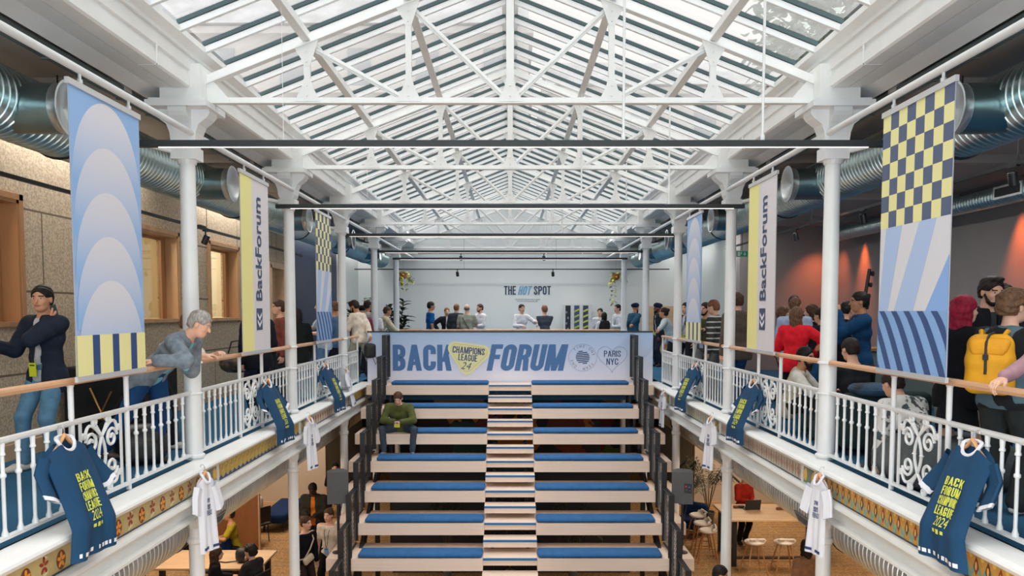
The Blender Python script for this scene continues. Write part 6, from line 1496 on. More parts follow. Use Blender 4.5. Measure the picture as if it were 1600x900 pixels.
# ------------------------------------------------------------------ things people hold or wear
b = MB(); b.rbox((0, 0, 0), (0.075, 0.012, 0.15), 0.006); held(ph_man, -1, 'mobile_phone', 'dark mobile phone held to the ear of the man in the dark blazer', 'phone', b, mat('phone_case', srgb(40, 70, 76), 0.3), off=(0.0, 0.02, 0.0), R=Matrix(rot(0, 0, 20).tolist()))
b = MB(); b.rbox((0, 0, 0), (0.15, 0.075, 0.012), 0.005); tag(b.build('mobile_phone', RUBBER), 'black phone held in both hands by the man in the green sweater', 'phone')
bpy.data.objects['mobile_phone.001' if 'mobile_phone.001' in bpy.data.objects else 'mobile_phone'].location = (-2.14, 14.40, -0.54)
b = MB(); b.rbox((0, 0, 0), (0.11, 0.01, 0.07), 0.004); ob = b.build('event_badge', YEL); ob.location = (-2.14, 14.43, -0.64); tag(ob, 'yellow badge dangling below the hands of the man in the green sweater', 'badge')
# black handbag of the stepping man
wp = L9['o'].matrix_world; 
M9 = Matrix.Rotation(L9['o'].rotation_euler.z, 4, 'Z'); M9.translation = L9['o'].location; hp9 = M9 @ Vector(tuple(L9['wr'][1])) + Vector((0.0, 0, -0.09))
o = thing('handbag', 'black bag hanging from the hand of the man in the cream sweatshirt', 'bag', tuple(hp9), 0.4)
b = MB(); b.rbox((0, 0, -0.22), (0.25, 0.14, 0.30), 0.05, puff=0.012); b.build('bag_body', RUBBER, o, True)
b = MB(); b.tube([(-0.07, 0, -0.09), (-0.05, 0, -0.02), (0, 0, 0.005), (0.05, 0, -0.02), (0.07, 0, -0.09)], 0.008, 6); b.build('handle', RUBBER, o, True)
b = MB(); b.tube([(0.08, -0.06, -0.30), (0.13, -0.08, -0.42), (0.10, -0.06, -0.52), (0.04, -0.04, -0.36)], 0.007, 6); b.build('strap', RUBBER, o, True)
# yellow backpack worn by the young person at right
MP = Matrix.Rotation(BP['o'].rotation_euler.z, 4, 'Z'); MP.translation = BP['o'].location
YB = mat('yellow_backpack_cloth', srgb(244, 176, 32), 0.7, noise=0.05, scale=10, bump=0.15)
pb = MP @ Vector(tuple(BP['T'](0.03, -0.235, 0.24)))
o = thing('backpack', 'bright yellow flap backpack worn at the right railing', 'backpack', tuple(pb), math.radians(-44)); o.scale = (0.84, 0.84, 0.78)
G = Field(0.008); G.cone((-0.10, 0, -0.22), 0.085, (0.10, 0, -0.22), 0.085, 0.05, None, 0.95); G.cone((-0.10, 0, 0.0), 0.088, (0.10, 0, 0.0), 0.088, 0.08, None, 0.95); G.cone((-0.09, 0.01, 0.19), 0.062, (0.09, 0.01, 0.19), 0.062, 0.08)
G.cone((-0.10, 0.0, -0.22), 0.085, (-0.10, 0, 0.14), 0.082, 0.05, None, 0.95); G.cone((0.10, 0.0, -0.22), 0.085, (0.10, 0, 0.14), 0.082, 0.05, None, 0.95); G.cone((0, 0, -0.2), 0.09, (0, 0, 0.12), 0.09, 0.06)
np_mesh('bag_body', [G.run(None, fold=0.0035, seed=2, freq=18)], [YB], o)
G = Field(0.007); G.cone((-0.11, -0.045, 0.17), 0.055, (0.11, -0.045, 0.17), 0.055, 0.03); G.cone((-0.10, -0.078, 0.08), 0.022, (0.10, -0.078, 0.08), 0.022, 0.04); G.cone((-0.11, -0.07, 0.12), 0.034, (0.11, -0.07, 0.12), 0.034, 0.04); np_mesh('flap', [G.run(None, fold=0.003, seed=1, freq=18)], [mat('yellow_flap', srgb(238, 166, 30), 0.7, noise=0.05, scale=10)], o)
b = MB(); pts = [(0.02, 0.03, 0.265), (0.0, -0.05, 0.25), (-0.01, -0.105, 0.17), (-0.01, -0.11, 0.06), (-0.01, -0.105, -0.08), (-0.012, -0.105, -0.12)]
b.tube(pts, 0.011, 6); b.box((-0.01, -0.115, 0.04), (0.04, 0.02, 0.05)); b.build('buckle_strap', RUBBER, o, True)
for s in (-1, 1):
    b = MB(); b.tube([(s * 0.08, 0.05, 0.22), (s * 0.10, 0.12, 0.28), (s * 0.11, 0.24, 0.26), (s * 0.12, 0.33, 0.16), (s * 0.13, 0.34, -0.02)], 0.020, 6); b.build('shoulder_strap', YB, o, True)
b = MB(); b.box((0.12, -0.088, -0.24), (0.07, 0.006, 0.022)); b.build('small_label', RUBBER, o)
# sling bags
def strap_bag(info, label, col, side):
    M = Matrix.Rotation(info['o'].rotation_euler.z, 4, 'Z'); M.translation = info['o'].location
    T = info['T']; o = thing('sling_bag', label, 'bag', tuple(M.translation), info['o'].rotation_euler.z)
    fr = side[0]; b = MB(); pts = [T(-0.12, 0.02, 0.47), T(-0.08, fr * 0.135, 0.38), T(0.02, fr * 0.16, 0.22), T(0.12, fr * 0.14, 0.06), T(0.17, fr * 0.02, 0.0)]
    b.tube([tuple(p) for p in pts], 0.012, 6); b.build('strap', col, o, True)
    c = T(0.10 * side[1], fr * 0.17, 0.04); b = MB(); b.rbox(tuple(c), (0.22, 0.08, 0.13), 0.035, R=Matrix(rot(0, 0, 25).tolist())); b.build('pouch', col, o, True)
strap_bag(C4, 'black sling bag across the back of the olive shirted man', RUBBER, (-1, -1.2))
strap_bag(W6, 'cream crossbody bag worn by the woman in the black dress', mat('cream_leather', srgb(222, 206, 180), 0.6), (1, 0.6))
for (u, v, yy, l_) in ((378, 600, 10.25, 'black and tan travel bag beside the person in the black coat'),):
    b = MB(); b.rbox((0, 0, 0), (0.42, 0.26, 0.24), 0.09, puff=0.02); ob = b.build('travel_bag', mat('tan_black_bag', (0.012, 0.012, 0.014), 0.7, col2=srgb(110, 90, 70), scale=9)); ob.location = (at(366, 10.9), 10.95, 0.78)
    tag(ob, 'black and tan bag carried beside the person in the black coat', 'bag')
    b = MB(); b.tube([(-0.12, 0, 0.1), (-0.06, 0, 0.3), (0.16, 0.0, 0.34), (0.16, 0, 0.1)], 0.012, 6); b.build('strap', RUBBER, ob, True)
# backpack on the floor of the left gallery
o = thing('rucksack', 'black rucksack slumped on the blue carpet by the nearest left column', 'backpack', (-3.66, 7.55, 0.0), 0.3)
b = MB(); b.rbox((0, 0, 0.19), (0.46, 0.30, 0.38), 0.12, puff=0.02); b.build('bag_body', mat('black_nylon', (0.018, 0.018, 0.02), 0.45, noise=0.3, scale=8, bump=0.5), o, True)
b = MB(); b.rbox((0.02, -0.16, 0.15), (0.30, 0.08, 0.20), 0.05); b.build('pocket', RUBBER, o, True); b = MB(); b.tube([(-0.1, 0.02, 0.36), (0, 0.02, 0.44), (0.1, 0.02, 0.36)], 0.012, 6); b.build('handle', RUBBER, o, True)
# draped table and folding frame behind the blue arches banner
o = thing('draped_table', 'black draped table with a brass legged frame behind the blue arches banner', 'table', (-4.55, 9.0, 0.0))
b = MB(); b.rbox((0, 0, 0.45), (0.9, 0.9, 0.88), 0.03); b.build('black_cloth', mat('black_drape', (0.010, 0.010, 0.012), 0.9, noise=0.3, scale=4, bump=0.5), o)
BR = mat('brass', srgb(186, 140, 84), 0.35, 0.9)
b = MB(); b.tube([(-0.18, -0.50, 0.02), (0.12, -0.50, 0.62)], 0.012, 8); b.tube([(0.16, -0.50, 0.02), (-0.12, -0.50, 0.66)], 0.012, 8); b.tube([(-0.16, -0.5, 0.32), (0.16, -0.5, 0.30)], 0.010, 8); b.build('brass_frame', BR, o, True)

# ------------------------------------------------------------------ tee shirts hung over the railings
def shirt(label, loc, s, navy, yaw=0.0, tilt=10, swing=0.0, sc=1.0, front=True, narrow=1.0):
    """hangs facing the void: local x along the railing, local z up, local -y towards the viewer of the print"""
    o = thing('hanging_tee_shirt', label, 'tee shirt', loc, (s * -PI / 2 if 0 else (PI / 2 if s < 0 else -PI / 2)) + yaw, 'navy display shirts' if navy else 'white display shirts')
    m = mat('shirt_navy', srgb(2, 60, 96), 0.85, noise=0.06, scale=6, bump=0.1) if navy else mat('shirt_white', srgb(222, 226, 236), 0.8, noise=0.02, scale=6)
    tr = mat('shirt_trim_white', srgb(226, 228, 234), 0.7) if navy else mat('shirt_trim_navy', srgb(40, 60, 110), 0.7)
    tl = math.tan(math.radians(tilt))
    def fold(u, v, side):
        d = 0.018 * math.sin(9 * u + 1.5 + 2.2 * v) * (0.25 + 0.75 * v) + 0.012 * math.sin(23 * u * (1 - 0.25 * v) + 2 * v) * v
        return side * (0.030 * (1 - (2 * u - 1) ** 2) ** 0.5 + 0.004) + d
    Lh = 0.74 * sc
    def P(u, v, side):     # u across, v down
        w = (0.44 + 0.05 * v - 0.02 * math.sin(v * 3)) * narrow * sc
        x = (u - 0.5) * w + swing * v * 0.25
        z = -v * Lh - 0.09 * abs(2 * u - 1) ** 1.6 * (1 - v) ** 2 * sc - (0.07 * max(0, 1 - (abs(u - 0.5) / 0.19) ** 2) * (1 - v) ** 8) * (1 if side < 0 else 0.35)
        return (x, fold(u, v, side) * narrow - (min(v / 0.72, 1.0) * 0.245 + 0.02 * v if navy else v * Lh * tl), z)
    nu, nv = 22, 26; vs = []; fs = []
    for side in (-1, 1):
        base = len(vs)
        for j in range(nv + 1):
            for i in range(nu + 1): vs.append(P(i / nu, j / nv, side))
        for j in range(nv):
            for i in range(nu):
                a = base + j * (nu + 1) + i; f = (a, a + 1, a + nu + 2, a + nu + 1); fs.append(f if side > 0 else f[::-1])
    # join sides
    nb = (nu + 1) * (nv + 1)
    for j in range(nv):
        for i in (0, nu):
            a = j * (nu + 1) + i; f = (a, a + nu + 1, nb + a + nu + 1, nb + a); fs.append(f)
    b = MB(); b.add(vs, fs); body = b.build('shirt_body', m, o, True)
    for q in (-1, 1):
        b = MB(); n_ = 12; rings = []
        # a sleeve is a flattened tube falling from the shoulder
        x0 = q * 0.21 * narrow * sc; pts = [(x0 * 0.92, -0.01, -0.11 * sc), (x0 * 1.22, -0.012 - 0.02 * tl, -0.21 * sc), (x0 * 1.42, -0.02 - 0.2 * tl, -0.33 * sc)]
        vs2 = []; fs2 = []
        for k_, p in enumerate(pts + [(x0 * 1.46, -0.02 - 0.25 * tl, -0.355 * sc)]):
            r_ = (0.085, 0.085, 0.082, 0.083)[k_] * sc
            dx, dz = (q * 0.42, -0.90)
            for i in range(n_):
                a = 2 * PI * i / n_; w_ = math.cos(a) * r_ * (0.95 if narrow > 0.7 else 0.7); t_ = math.sin(a) * 0.028
                vs2.append((p[0] + (-dz * q) * w_ * -1 * q * (1 if 1 else 0), p[1] + t_ - 0.01 * math.sin(6 * w_ * 10), p[2] + (q * dx) * w_ * -1 * q))
        for k_ in range(3):
            for i in range(n_):
                i2 = (i + 1) % n_; fs2.append((k_ * n_ + i, k_ * n_ + i2, (k_ + 1) * n_ + i2, (k_ + 1) * n_ + i))
        b.add(vs2[:3 * n_ + 0], [f for f in fs2 if max(f) < 3 * n_]); b.build('sleeve', m, o, True)
        b = MB(); b.add(vs2[2 * n_:], [tuple(i - 2 * n_ for i in f) for f in fs2 if min(f) >= 2 * n_]); b.build('sleeve_cuff', tr if navy else m, o, True)
    # neck ring
    cv = [(0.082 * sc * math.cos(a) * narrow, -0.004 + 0.038 * math.sin(a), -0.02 * sc + (0.075 if math.sin(a) < 0 else 0.02) * math.sin(a) * sc + 0.02) for a in [2 * PI * i / 20 for i in range(20)]]
    b = MB(); b.tube(cv, 0.013 * sc, 6, closed=True); b.build('collar', tr if navy else m, o, True)
    # print
    def on(u, v, e=0.006): p = P(u, v, -1); return (p[0], p[1] - e, p[2])
    def ink_text(txt, u0, u1, v0, v1, mt, bold=0.03, shear=0.0):
        t_ = text_mesh(txt, 1.0, 'printed_words', mt, None, bold=bold, shear=shear); me = t_.data; n = len(me.vertices); co = np.empty(n * 3); me.vertices.foreach_get('co', co); co = co.reshape(-1, 3); a, c = co.min(0), co.max(0)
        out_ = [on(u0 + (q_[0] - a[0]) / (c[0] - a[0]) * (u1 - u0), v1 - (q_[1] - a[1]) / (c[1] - a[1]) * (v1 - v0)) for q_ in co]
        me.vertices.foreach_set('co', np.array(out_).ravel()); me.update(); t_.parent = body
    if navy:
        yl = mat('ink_yellow', srgb(214, 220, 84), 0.6); us = (0.33, 0.70)
        for i, wd in enumerate(('BACK', 'FORUM', 'CHAMPIONS', 'LEAGUE')): cond_text(wd, us[0], us[1], -0.355 - i * 0.085, -0.28 - i * 0.085, yl, body, sw=0.17, fn=lambda X, Z, e: on(X, -Z, 0.006 + e), name='printed_words')
        ink_text('2024', 0.38, 0.66, 0.62, 0.70, yl, 0.0, 0.3)
        b = MB(); b.poly([(on(0.40, 0.73)[0], 0), (0, 0)], (0, 0, 0), (1, 0, 0), (0, 0, 1)) if 0 else None
        vs = []; fs = []
        def patch(u0, u1, v0, v1):
            n = len(vs); k_ = 4
            for j in (0, 1):
                for i in range(k_ + 1): vs.append(on(u0 + (u1 - u0) * i / k_, v0 + (v1 - v0) * j))
            for i in range(k_): fs.append((n + i, n + i + 1, n + k_ + 2 + i, n + k_ + 1 + i))
        patch(0.38, 0.44, 0.73, 0.76); patch(0.47, 0.53, 0.725, 0.765); patch(0.56, 0.61, 0.73, 0.76)
        b = MB(); b.add(vs, fs); b.build('printed_logos', mat('ink_yellow', (0, 0, 0)), body)
        vs = []; fs = []
        for i in range(12):
            if i in (5,): continue
            patch(0.06 + i * 0.075, 0.06 + i * 0.075 + (0.055 if i % 3 else 0.03), 0.93, 0.965)
        b = MB(); b.add(vs, fs); b.build('hem_blocks', tr, body)
        b = MB(); c_ = (0.21 * 1.4 * narrow * sc, -0.045, -0.235 * sc); b.lathe([(0.035 * sc, 0), (0, 0.003)], c=c_, n=10, R=Matrix.Rotation(PI / 2, 3, 'X')); b.lathe([(0.025 * sc, 0), (0, 0.003)], c=(-c_[0], c_[1], c_[2]), n=10, R=Matrix.Rotation(PI / 2, 3, 'X')); b.build('sleeve_patch', mat('patch_grey', srgb(150, 178, 176), 0.6), o)
    else:
        ink_text('one', 0.42, 0.60, 0.30, 0.36, tr, 0.02); ink_text('team', 0.40, 0.62, 0.37, 0.45, tr, 0.02); ink_text('FRIENDS', 0.36, 0.68, 0.46, 0.53, tr, 0.02, 0.2)
        vs = []; fs = []
        n = 0
        for (u0, u1) in ((0.1, 0.4), (0.6, 0.9)):
            k_ = 4; n = len(vs)
            for j in (0, 1):
                for i in range(k_ + 1): vs.append(on(u0 + (u1 - u0) * i / k_, 0.93 + 0.035 * j))
            for i in range(k_): fs.append((n + i, n + i + 1, n + k_ + 2 + i, n + k_ + 1 + i))
        b = MB(); b.add(vs, fs); b.build('hem_blocks', tr, body)
    # wooden hanger
    hg = thing('wooden_hanger', 'wooden hanger of the ' + label, 'hanger', loc, o.rotation_euler.z, 'wooden shirt hangers')
    b = MB(); b.tube([(-0.17 * narrow * sc, 0.0, -0.10 * sc), (-0.06 * narrow * sc, 0, -0.03), (0, 0, 0.03), (0.06 * narrow * sc, 0, -0.03), (0.17 * narrow * sc, 0, -0.10 * sc)], [0.007, 0.012, 0.015, 0.012, 0.007], 8); b.tube([(-0.15 * narrow * sc, 0.0, -0.10 * sc), (0.15 * narrow * sc, 0, -0.10 * sc)], 0.006, 6); b.build('wooden_arms', mat('hanger_wood', srgb(222, 166, 116), 0.45), hg, True)
    b = MB(); b.tube([(0, 0, 0.03), (0, 0, 0.07), (0.004, 0.02, 0.095), (0, 0.045, 0.09), (0, 0.05, 0.07)], 0.0035, 6); b.build('metal_hook', mat('hook_metal', (0.6, 0.6, 0.6), 0.3, 1.0), hg, True)
    return o
nmS = ['nearest the camera', 'in the second bay', 'in the third bay']
for s, side in ((-1, 'left'), (1, 'right')):
    for i, y in enumerate(((5.42, 9.98, 13.15) if s < 0 else (5.22, 9.96, 13.15))):
        shirt('navy printed tee shirt on the %s railing %s' % (side, nmS[i]), (s * 3.17, y, 0.60), s, True, yaw=(0.05, 0.1, 0.1)[i] * s, tilt=23, swing=s * (0.5, 0.3, 0.3)[i], sc=1.05)
    for i, y in enumerate(((7.32, 11.2, 14.65) if s < 0 else (7.22, 11.2, 14.65))):
        if i < 2: shirt('white printed tee shirt hanging below the %s %s column' % (('nearest', 'second')[i], side), (s * 2.94, y, -0.06), s, False, yaw=0.30 * s, tilt=3, sc=1.0, narrow=0.55)
        else: shirt('white printed tee shirt hanging by the third %s column' % side, (s * 3.13, y, (0.42 if s < 0 else 0.02)), s, False, yaw=0.1, tilt=(10 if s < 0 else 2), sc=0.95, narrow=0.75) if s < 0 else shirt('white printed tee shirt hanging by the third right column', (s * 2.94, y, -0.02), s, False, tilt=2, sc=0.9, narrow=0.7)

# ------------------------------------------------------------------ plants
LEAFD = mat('dark_leaf', srgb(44, 66, 48), 0.5, noise=0.3, scale=5); LEAFY = mat('yellow_green_leaf', srgb(176, 178, 40), 0.5, noise=0.2, scale=9); LEAFP = mat('palm_leaf', srgb(44, 54, 40), 0.5, noise=0.3, scale=6)
TERRA = mat('terracotta', srgb(170, 96, 60), 0.7); POTW = mat('pot_grey', srgb(120, 122, 120), 0.6)
def leaf(b, base, d, L, w, up=(0, 0, 1), droop=0.3):
    base, d = Vector(base), Vector(d).normalized(); sd = d.cross(Vector(up)); sd = sd.normalized() if sd.length > 1e-3 else Vector((1, 0, 0)); vs = []; fs = []
    for i in range(6):
        t_ = i / 5; c = base + d * L * t_ + Vector((0, 0, -droop * L * t_ * t_)); ww = w * math.sin(PI * (0.08 + 0.9 * t_)) ** 0.7 * 0.5
        n_ = sd.cross(d) * ww * 0.3
        vs += [c - sd * ww + n_, c, c + sd * ww + n_]
    for i in range(5):
        a = i * 3; fs += [(a, a + 1, a + 4, a + 3), (a + 1, a + 2, a + 5, a + 4)]
    b.add(vs, fs)
def potted(name, label, loc, kind, h, seed):
    random.seed(seed); o = thing(name, label, 'plant', loc)
    b = MB(); b.lathe([(0.13, 0), (0.17, 0.30), (0.18, 0.32), (0.16, 0.32), (0.15, 0.27), (0, 0.27)], n=18); b.build('pot', POTW, o, True)
    st = MB(); lf = MB()
    if kind == 'fig':
        for k in range(4):
            a = k * 1.7 + 0.4; tip = (0.30 * math.cos(a), 0.22 * math.sin(a), h * (0.75 + 0.08 * k)); st.tube([(0, 0, 0.25), (tip[0] * 0.4, tip[1] * 0.4, h * 0.45), tip], 0.012, 6)
            for j in range(26):
                t_ = 0.18 + 0.82 * j / 25; p = (tip[0] * t_, tip[1] * t_, 0.25 + (tip[2] - 0.25) * t_); an = random.uniform(0, 2 * PI)
                leaf(lf, p, (math.cos(an), math.sin(an), random.uniform(0.1, 0.9)), random.uniform(0.26, 0.36), random.uniform(0.17, 0.23))
    else:
        for k in range(15):
            a = k * 2.4; r_ = random.uniform(0.35, 0.95); hz_ = h * random.uniform(0.7, 1.0); p0 = Vector((0, 0, 0.28)); p1 = Vector((math.cos(a) * r_ * 0.3, math.sin(a) * r_ * 0.3, hz_ * 0.75)); p2 = Vector((math.cos(a) * r_ * 0.75, math.sin(a) * r_ * 0.75, hz_)); p3 = Vector((math.cos(a) * r_ * 1.15, math.sin(a) * r_ * 1.15, hz_ * 0.82))
            q = [p0 + (p1 - p0) * i / 4 for i in range(4)] + [p1 + (p2 - p1) * i / 5 for i in range(5)] + [p2 + (p3 - p2) * i / 5 for i in range(6)]
            st.tube(q, 0.006, 5)
            for i in range(5, len(q)):
                dd = (q[i] - q[i - 1]).normalized(); sd = dd.cross(Vector((0, 0, 1))).normalized()
                for sg in (-1, 1): leaf(lf, q[i], dd * 0.55 + sd * sg * 0.75 + Vector((0, 0, 0.05)), 0.30 * (1.1 - 0.05 * i), 0.045, droop=0.45)
    st.build('stems', mat('stem_brown', srgb(90, 78, 50), 0.7), o, True); lf.build('leaves', LEAFD if kind == 'fig' else LEAFP, o, True); return o
potted('fiddle_leaf_fig', 'large leaved green plant by the far left columns', (at(621, 24.6), 24.6, 0), 'fig', 1.85, 4)
potted('fiddle_leaf_fig', 'leafy plant at the far left corner behind the bearded man', (-4.62, 23.5, 0), 'fig', 1.9, 7)
potted('potted_palm', 'tall feathery palm behind the lower right post', (4.85, 18.6, ZG), 'palm', 1.65, 9)
for x_, y_, h_, sd_, l_ in ((-1.2, 14.45, 1.7, 12, 'left'), (0.0, 14.3, 1.8, 14, 'middle'), (1.2, 14.45, 1.6, 15, 'right')): potted('potted_fern', 'green plant glimpsed under the bleachers, %s one' % l_, (x_, y_, ZG), 'palm', h_, sd_).scale = (0.5, 0.5, 1)
for u, v, y_, l_, sd_ in ((631, 428, 23.6, 'left', 3), (962, 430, 23.6, 'right', 6)):
    random.seed(sd_); x_ = at(u, y_); z_ = 1.5 + (488 - v) / 1200 * y_
    o = thing('hanging_plant', 'trailing yellow green plant in a hanging pot, far %s' % l_, 'hanging plant', (x_, y_, z_), 0, 'hanging plants')
    b = MB(); b.lathe([(0.05, -0.16), (0.10, -0.12), (0.12, 0.02), (0.10, 0.02), (0, 0.0)], n=16); b.build('pot', TERRA, o, True)
    b = MB(); b.tube([(0, 0, 0), (0, 0, 3.72 - z_)], 0.004, 4); b.build('cord', TERRA, o)
    lf = MB(); 
    for k in range(11):
        a = k * 2.1; r_ = random.uniform(0.10, 0.26); L_ = random.uniform(0.1, 0.45) if k % 4 else random.uniform(0.7, 1.1)
        if sd_ == 3 and k % 4 == 0: L_ *= 0.6
        for j in range(int(6 + L_ * 9)):
            t_ = j / (6 + L_ * 9); p = (math.cos(a) * r_ * min(1, t_ * 3), math.sin(a) * r_ * min(1, t_ * 3), 0.10 * math.sin(min(1, t_ * 3) * PI) - L_ * t_)
            an = random.uniform(0, 6.28); leaf(lf, p, (math.cos(an), math.sin(an), random.uniform(-.5, .4)), 0.12, 0.08)
    lf.build('trailing_leaves', LEAFY, o, True)

# ------------------------------------------------------------------ furniture
SOFA = mat('sofa_grey', srgb(98, 104, 106), 0.9, noise=0.08, scale=20, bump=0.2, spec=0.1); SOFAG = mat('sofa_dark_green', srgb(44, 62, 62), 0.9, noise=0.1, scale=20, bump=0.2, spec=0.1)
def sofa(label, loc, rz, w, d, seat_h, back_h, m, legs=True, nm='sofa'):
    o = thing(nm, label, 'sofa', loc, rz)
    b = MB(); b.rbox((0, 0, seat_h - 0.11), (w, d, 0.22), 0.06, puff=0.01); b.build('seat', m, o, True)
    if back_h: b = MB(); b.rbox((0, -d / 2 + 0.09, (back_h + 0.06) / 2), (w, 0.18, back_h - 0.06), 0.07, puff=0.01); b.build('backrest', m, o, True)
    for q in (-1, 1):
        for r_ in (-1, 1):
            b = MB(); b.tube([(q * (w / 2 - 0.08), r_ * (d / 2 - 0.08), 0), (q * (w / 2 - 0.08), r_ * (d / 2 - 0.08), seat_h - 0.2)], 0.014, 8); b.build('leg', BLACK, o, True)
    return o
sofa('dark green sofa back in front of the man in the black tee', (3.92, 8.32, 0), 0.15, 1.0, 0.72, 0.30, 0.66, SOFAG)
sofa('dark green armchair back right of the bearded man', (3.98, 9.2, 0), 0.6, 0.75, 0.7, 0.28, 0.60, SOFAG, nm='armchair')
o = thing('pouf', 'rounded grey upholstered pouf below the large checkered banner', 'pouf', (3.78, 6.62, 0)); b = MB(); b.rbox((0, 0, 0.21), (0.95, 0.8, 0.42), 0.16, puff=0.02); b.build('upholstery', SOFA, o, True); b = MB(); b.lathe([(0.25, 0), (0.25, 0.02)], n=16); b.build('base', BLACK, o)
b = MB(); b.rbox((0, 0, 0), (0.46, 0.30, 0.10), 0.05, puff=0.02); ob = b.build('folded_jacket', mat('denim_black_jacket', srgb(30, 34, 40), 0.85, col2=srgb(56, 92, 124), scale=3, bump=0.4)); ob.location = (3.80, 7.97, 0.70); tag(ob, 'blue and black jackets thrown over the dark green sofa back', 'jacket')
o = thing('waste_bin', 'pale grey bin with navy foot beyond the banner on the right gallery', 'bin', (4.9, 8.4, 0)); b = MB(); b.lathe([(0.20, 0.25), (0.22, 0.78), (0.21, 0.80), (0.19, 0.78), (0.18, 0.5), (0, 0.5)], n=24); b.build('bin_body', mat('bin_grey', srgb(150, 166, 160), 0.5), o, True); b = MB(); b.lathe([(0.18, 0), (0.19, 0.25)], n=24); b.build('foot', NAVY, o, True)
# console against the right wall
o = thing('drinks_counter', 'pale counter with glasses behind the man in the blue blazer', 'counter', (6.4, 12.2, 0)); b = MB(); b.rbox((0, 0, 0.45), (2.6, 0.6, 0.9), 0.02); b.build('counter_body', mat('counter_grey', srgb(120, 134, 132), 0.6), o); b = MB(); b.box((0, 0, 0.92), (2.7, 0.68, 0.04)); b.build('counter_top', WOOD, o)
random.seed(8)
for i in range(3):
    b = MB(); b.lathe([(0.03, 0), (0.035, 0.10), (0.032, 0.10), (0.028, 0.01), (0, 0.01)], n=10); ob = b.build('drinking_glass', mat('tumbler', srgb(200, 190, 160), 0.2), None, True); ob.location = (5.6 + i * 0.5, 12.1, 0.94); tag(ob, 'small drinking glass standing on the pale counter, %s' % ('leftmost', 'middle one', 'rightmost')[i], 'glass', 'glasses on the counter')
# ground floor: left side
def table(label, loc, w, d, h, top=WOODL, legm=BLACK, apron=False):
    o = thing('table', label, 'table', loc); b = MB(); b.rbox((0, 0, h - 0.02), (w, d, 0.04), 0.008); b.build('tabletop', top, o)
    for q in (-1, 1):
        for r_ in (-1, 1):
            b = MB(); b.box((q * (w / 2 - 0.14), r_ * (d / 2 - 0.14), (h - 0.04) / 2), (0.09, 0.09, h - 0.04)); b.build('leg', legm, o)
    b = MB(); b.box((0, 0, 0.012), (w - 0.2, 0.12, 0.024)); b.build('stretcher', legm, o); return o
table('wide pale wooden table on the lower floor at left', (-5.50, 13.68, ZG), 2.25, 1.05, 0.74)
o = thing('wooden_screen', 'warm wooden privacy screen behind the man in the mustard polo', 'screen', (-6.0, 16.55, ZG)); b = MB(); b.box((0, 0, 0.62), (1.05, 0.05, 1.24)); b.build('panel', mat('screen_wood', srgb(160, 104, 66), 0.5, noise=0.1, scale=5, stretch=(1, 1, .2)), o); b = MB(); b.box((0.52, 0, 0.62), (0.03, 0.07, 1.25)); b.build('edge_strip', WOODL, o)
sofa('navy upholstered bench on thin legs by the lower left wall', (-5.62, 18.75, ZG), PI / 2, 1.7, 0.62, 0.42, 0, NAVY, nm='bench')
sofa('navy armchair behind the wooden screen', (-6.25, 18.0, ZG), -0.1, 0.8, 0.7, 0.42, 0.85, NAVY, nm='armchair')
sofa('navy seat under the man in the mustard polo', (-5.4, 15.1, ZG), -PI / 2 + 0.2, 0.7, 0.62, 0.44, 0.75, NAVY, nm='armchair')
def simple_chair(label, loc, rz, m=BLACK):
    o = thing('chair', label, 'chair', loc, rz, 'dark chairs at the lower left table'); b = MB(); b.rbox((0, 0, 0.43), (0.44, 0.44, 0.05), 0.02); b.build('seat', m, o); b = MB(); b.rbox((0, -0.21, 0.66), (0.42, 0.03, 0.36), 0.014); b.build('backrest', m, o)
    for q in (-1, 1):
        for r_ in (-1, 1): b = MB(); b.tube([(q * 0.18, r_ * 0.18, 0), (q * 0.16, r_ * 0.16, 0.42)], 0.012, 8); b.build('leg', m, o, True)
simple_chair('dark chair under the auburn haired woman', (-5.02, 12.7, ZG), -1.1); simple_chair('dark chair under the curly haired person', (-4.36, 12.75, ZG), 1.2)
simple_chair('dark chair under the man in the black cap', (-4.5, 19.65, ZG), PI); simple_chair('dark chair opposite the man in the mustard polo', (-6.25, 15.25, ZG), -1.4); simple_chair('dark chair under the woman in the white top', (-5.72, 17.12, ZG), 1.0)
o = thing('rucksack', 'small black backpack lying on the lower left table', 'backpack', (-4.78, 13.5, ZG + 0.74)); b = MB(); b.rbox((0, 0, 0.13), (0.24, 0.18, 0.26), 0.08, puff=0.01); b.build('bag_body', RUBBER, o, True); b = MB(); b.tube([(-0.1, 0, 0.02), (-0.3, -0.05, 0.012), (-0.5, 0.02, 0.012)], 0.012, 6); b.build('strap', RUBBER, o, True)
o = thing('black_partition', 'low black partition in front of the lower left table', 'partition', (-4.9, 11.75, ZG)); b = MB(); b.box((0, 0, 0.42), (2.6, 0.05, 0.84)); b.build('panel', BLACK, o); b = MB(); b.box((0, 0, 0.85), (2.62, 0.07, 0.03)); b.build('top_edge', RUBBER, o)
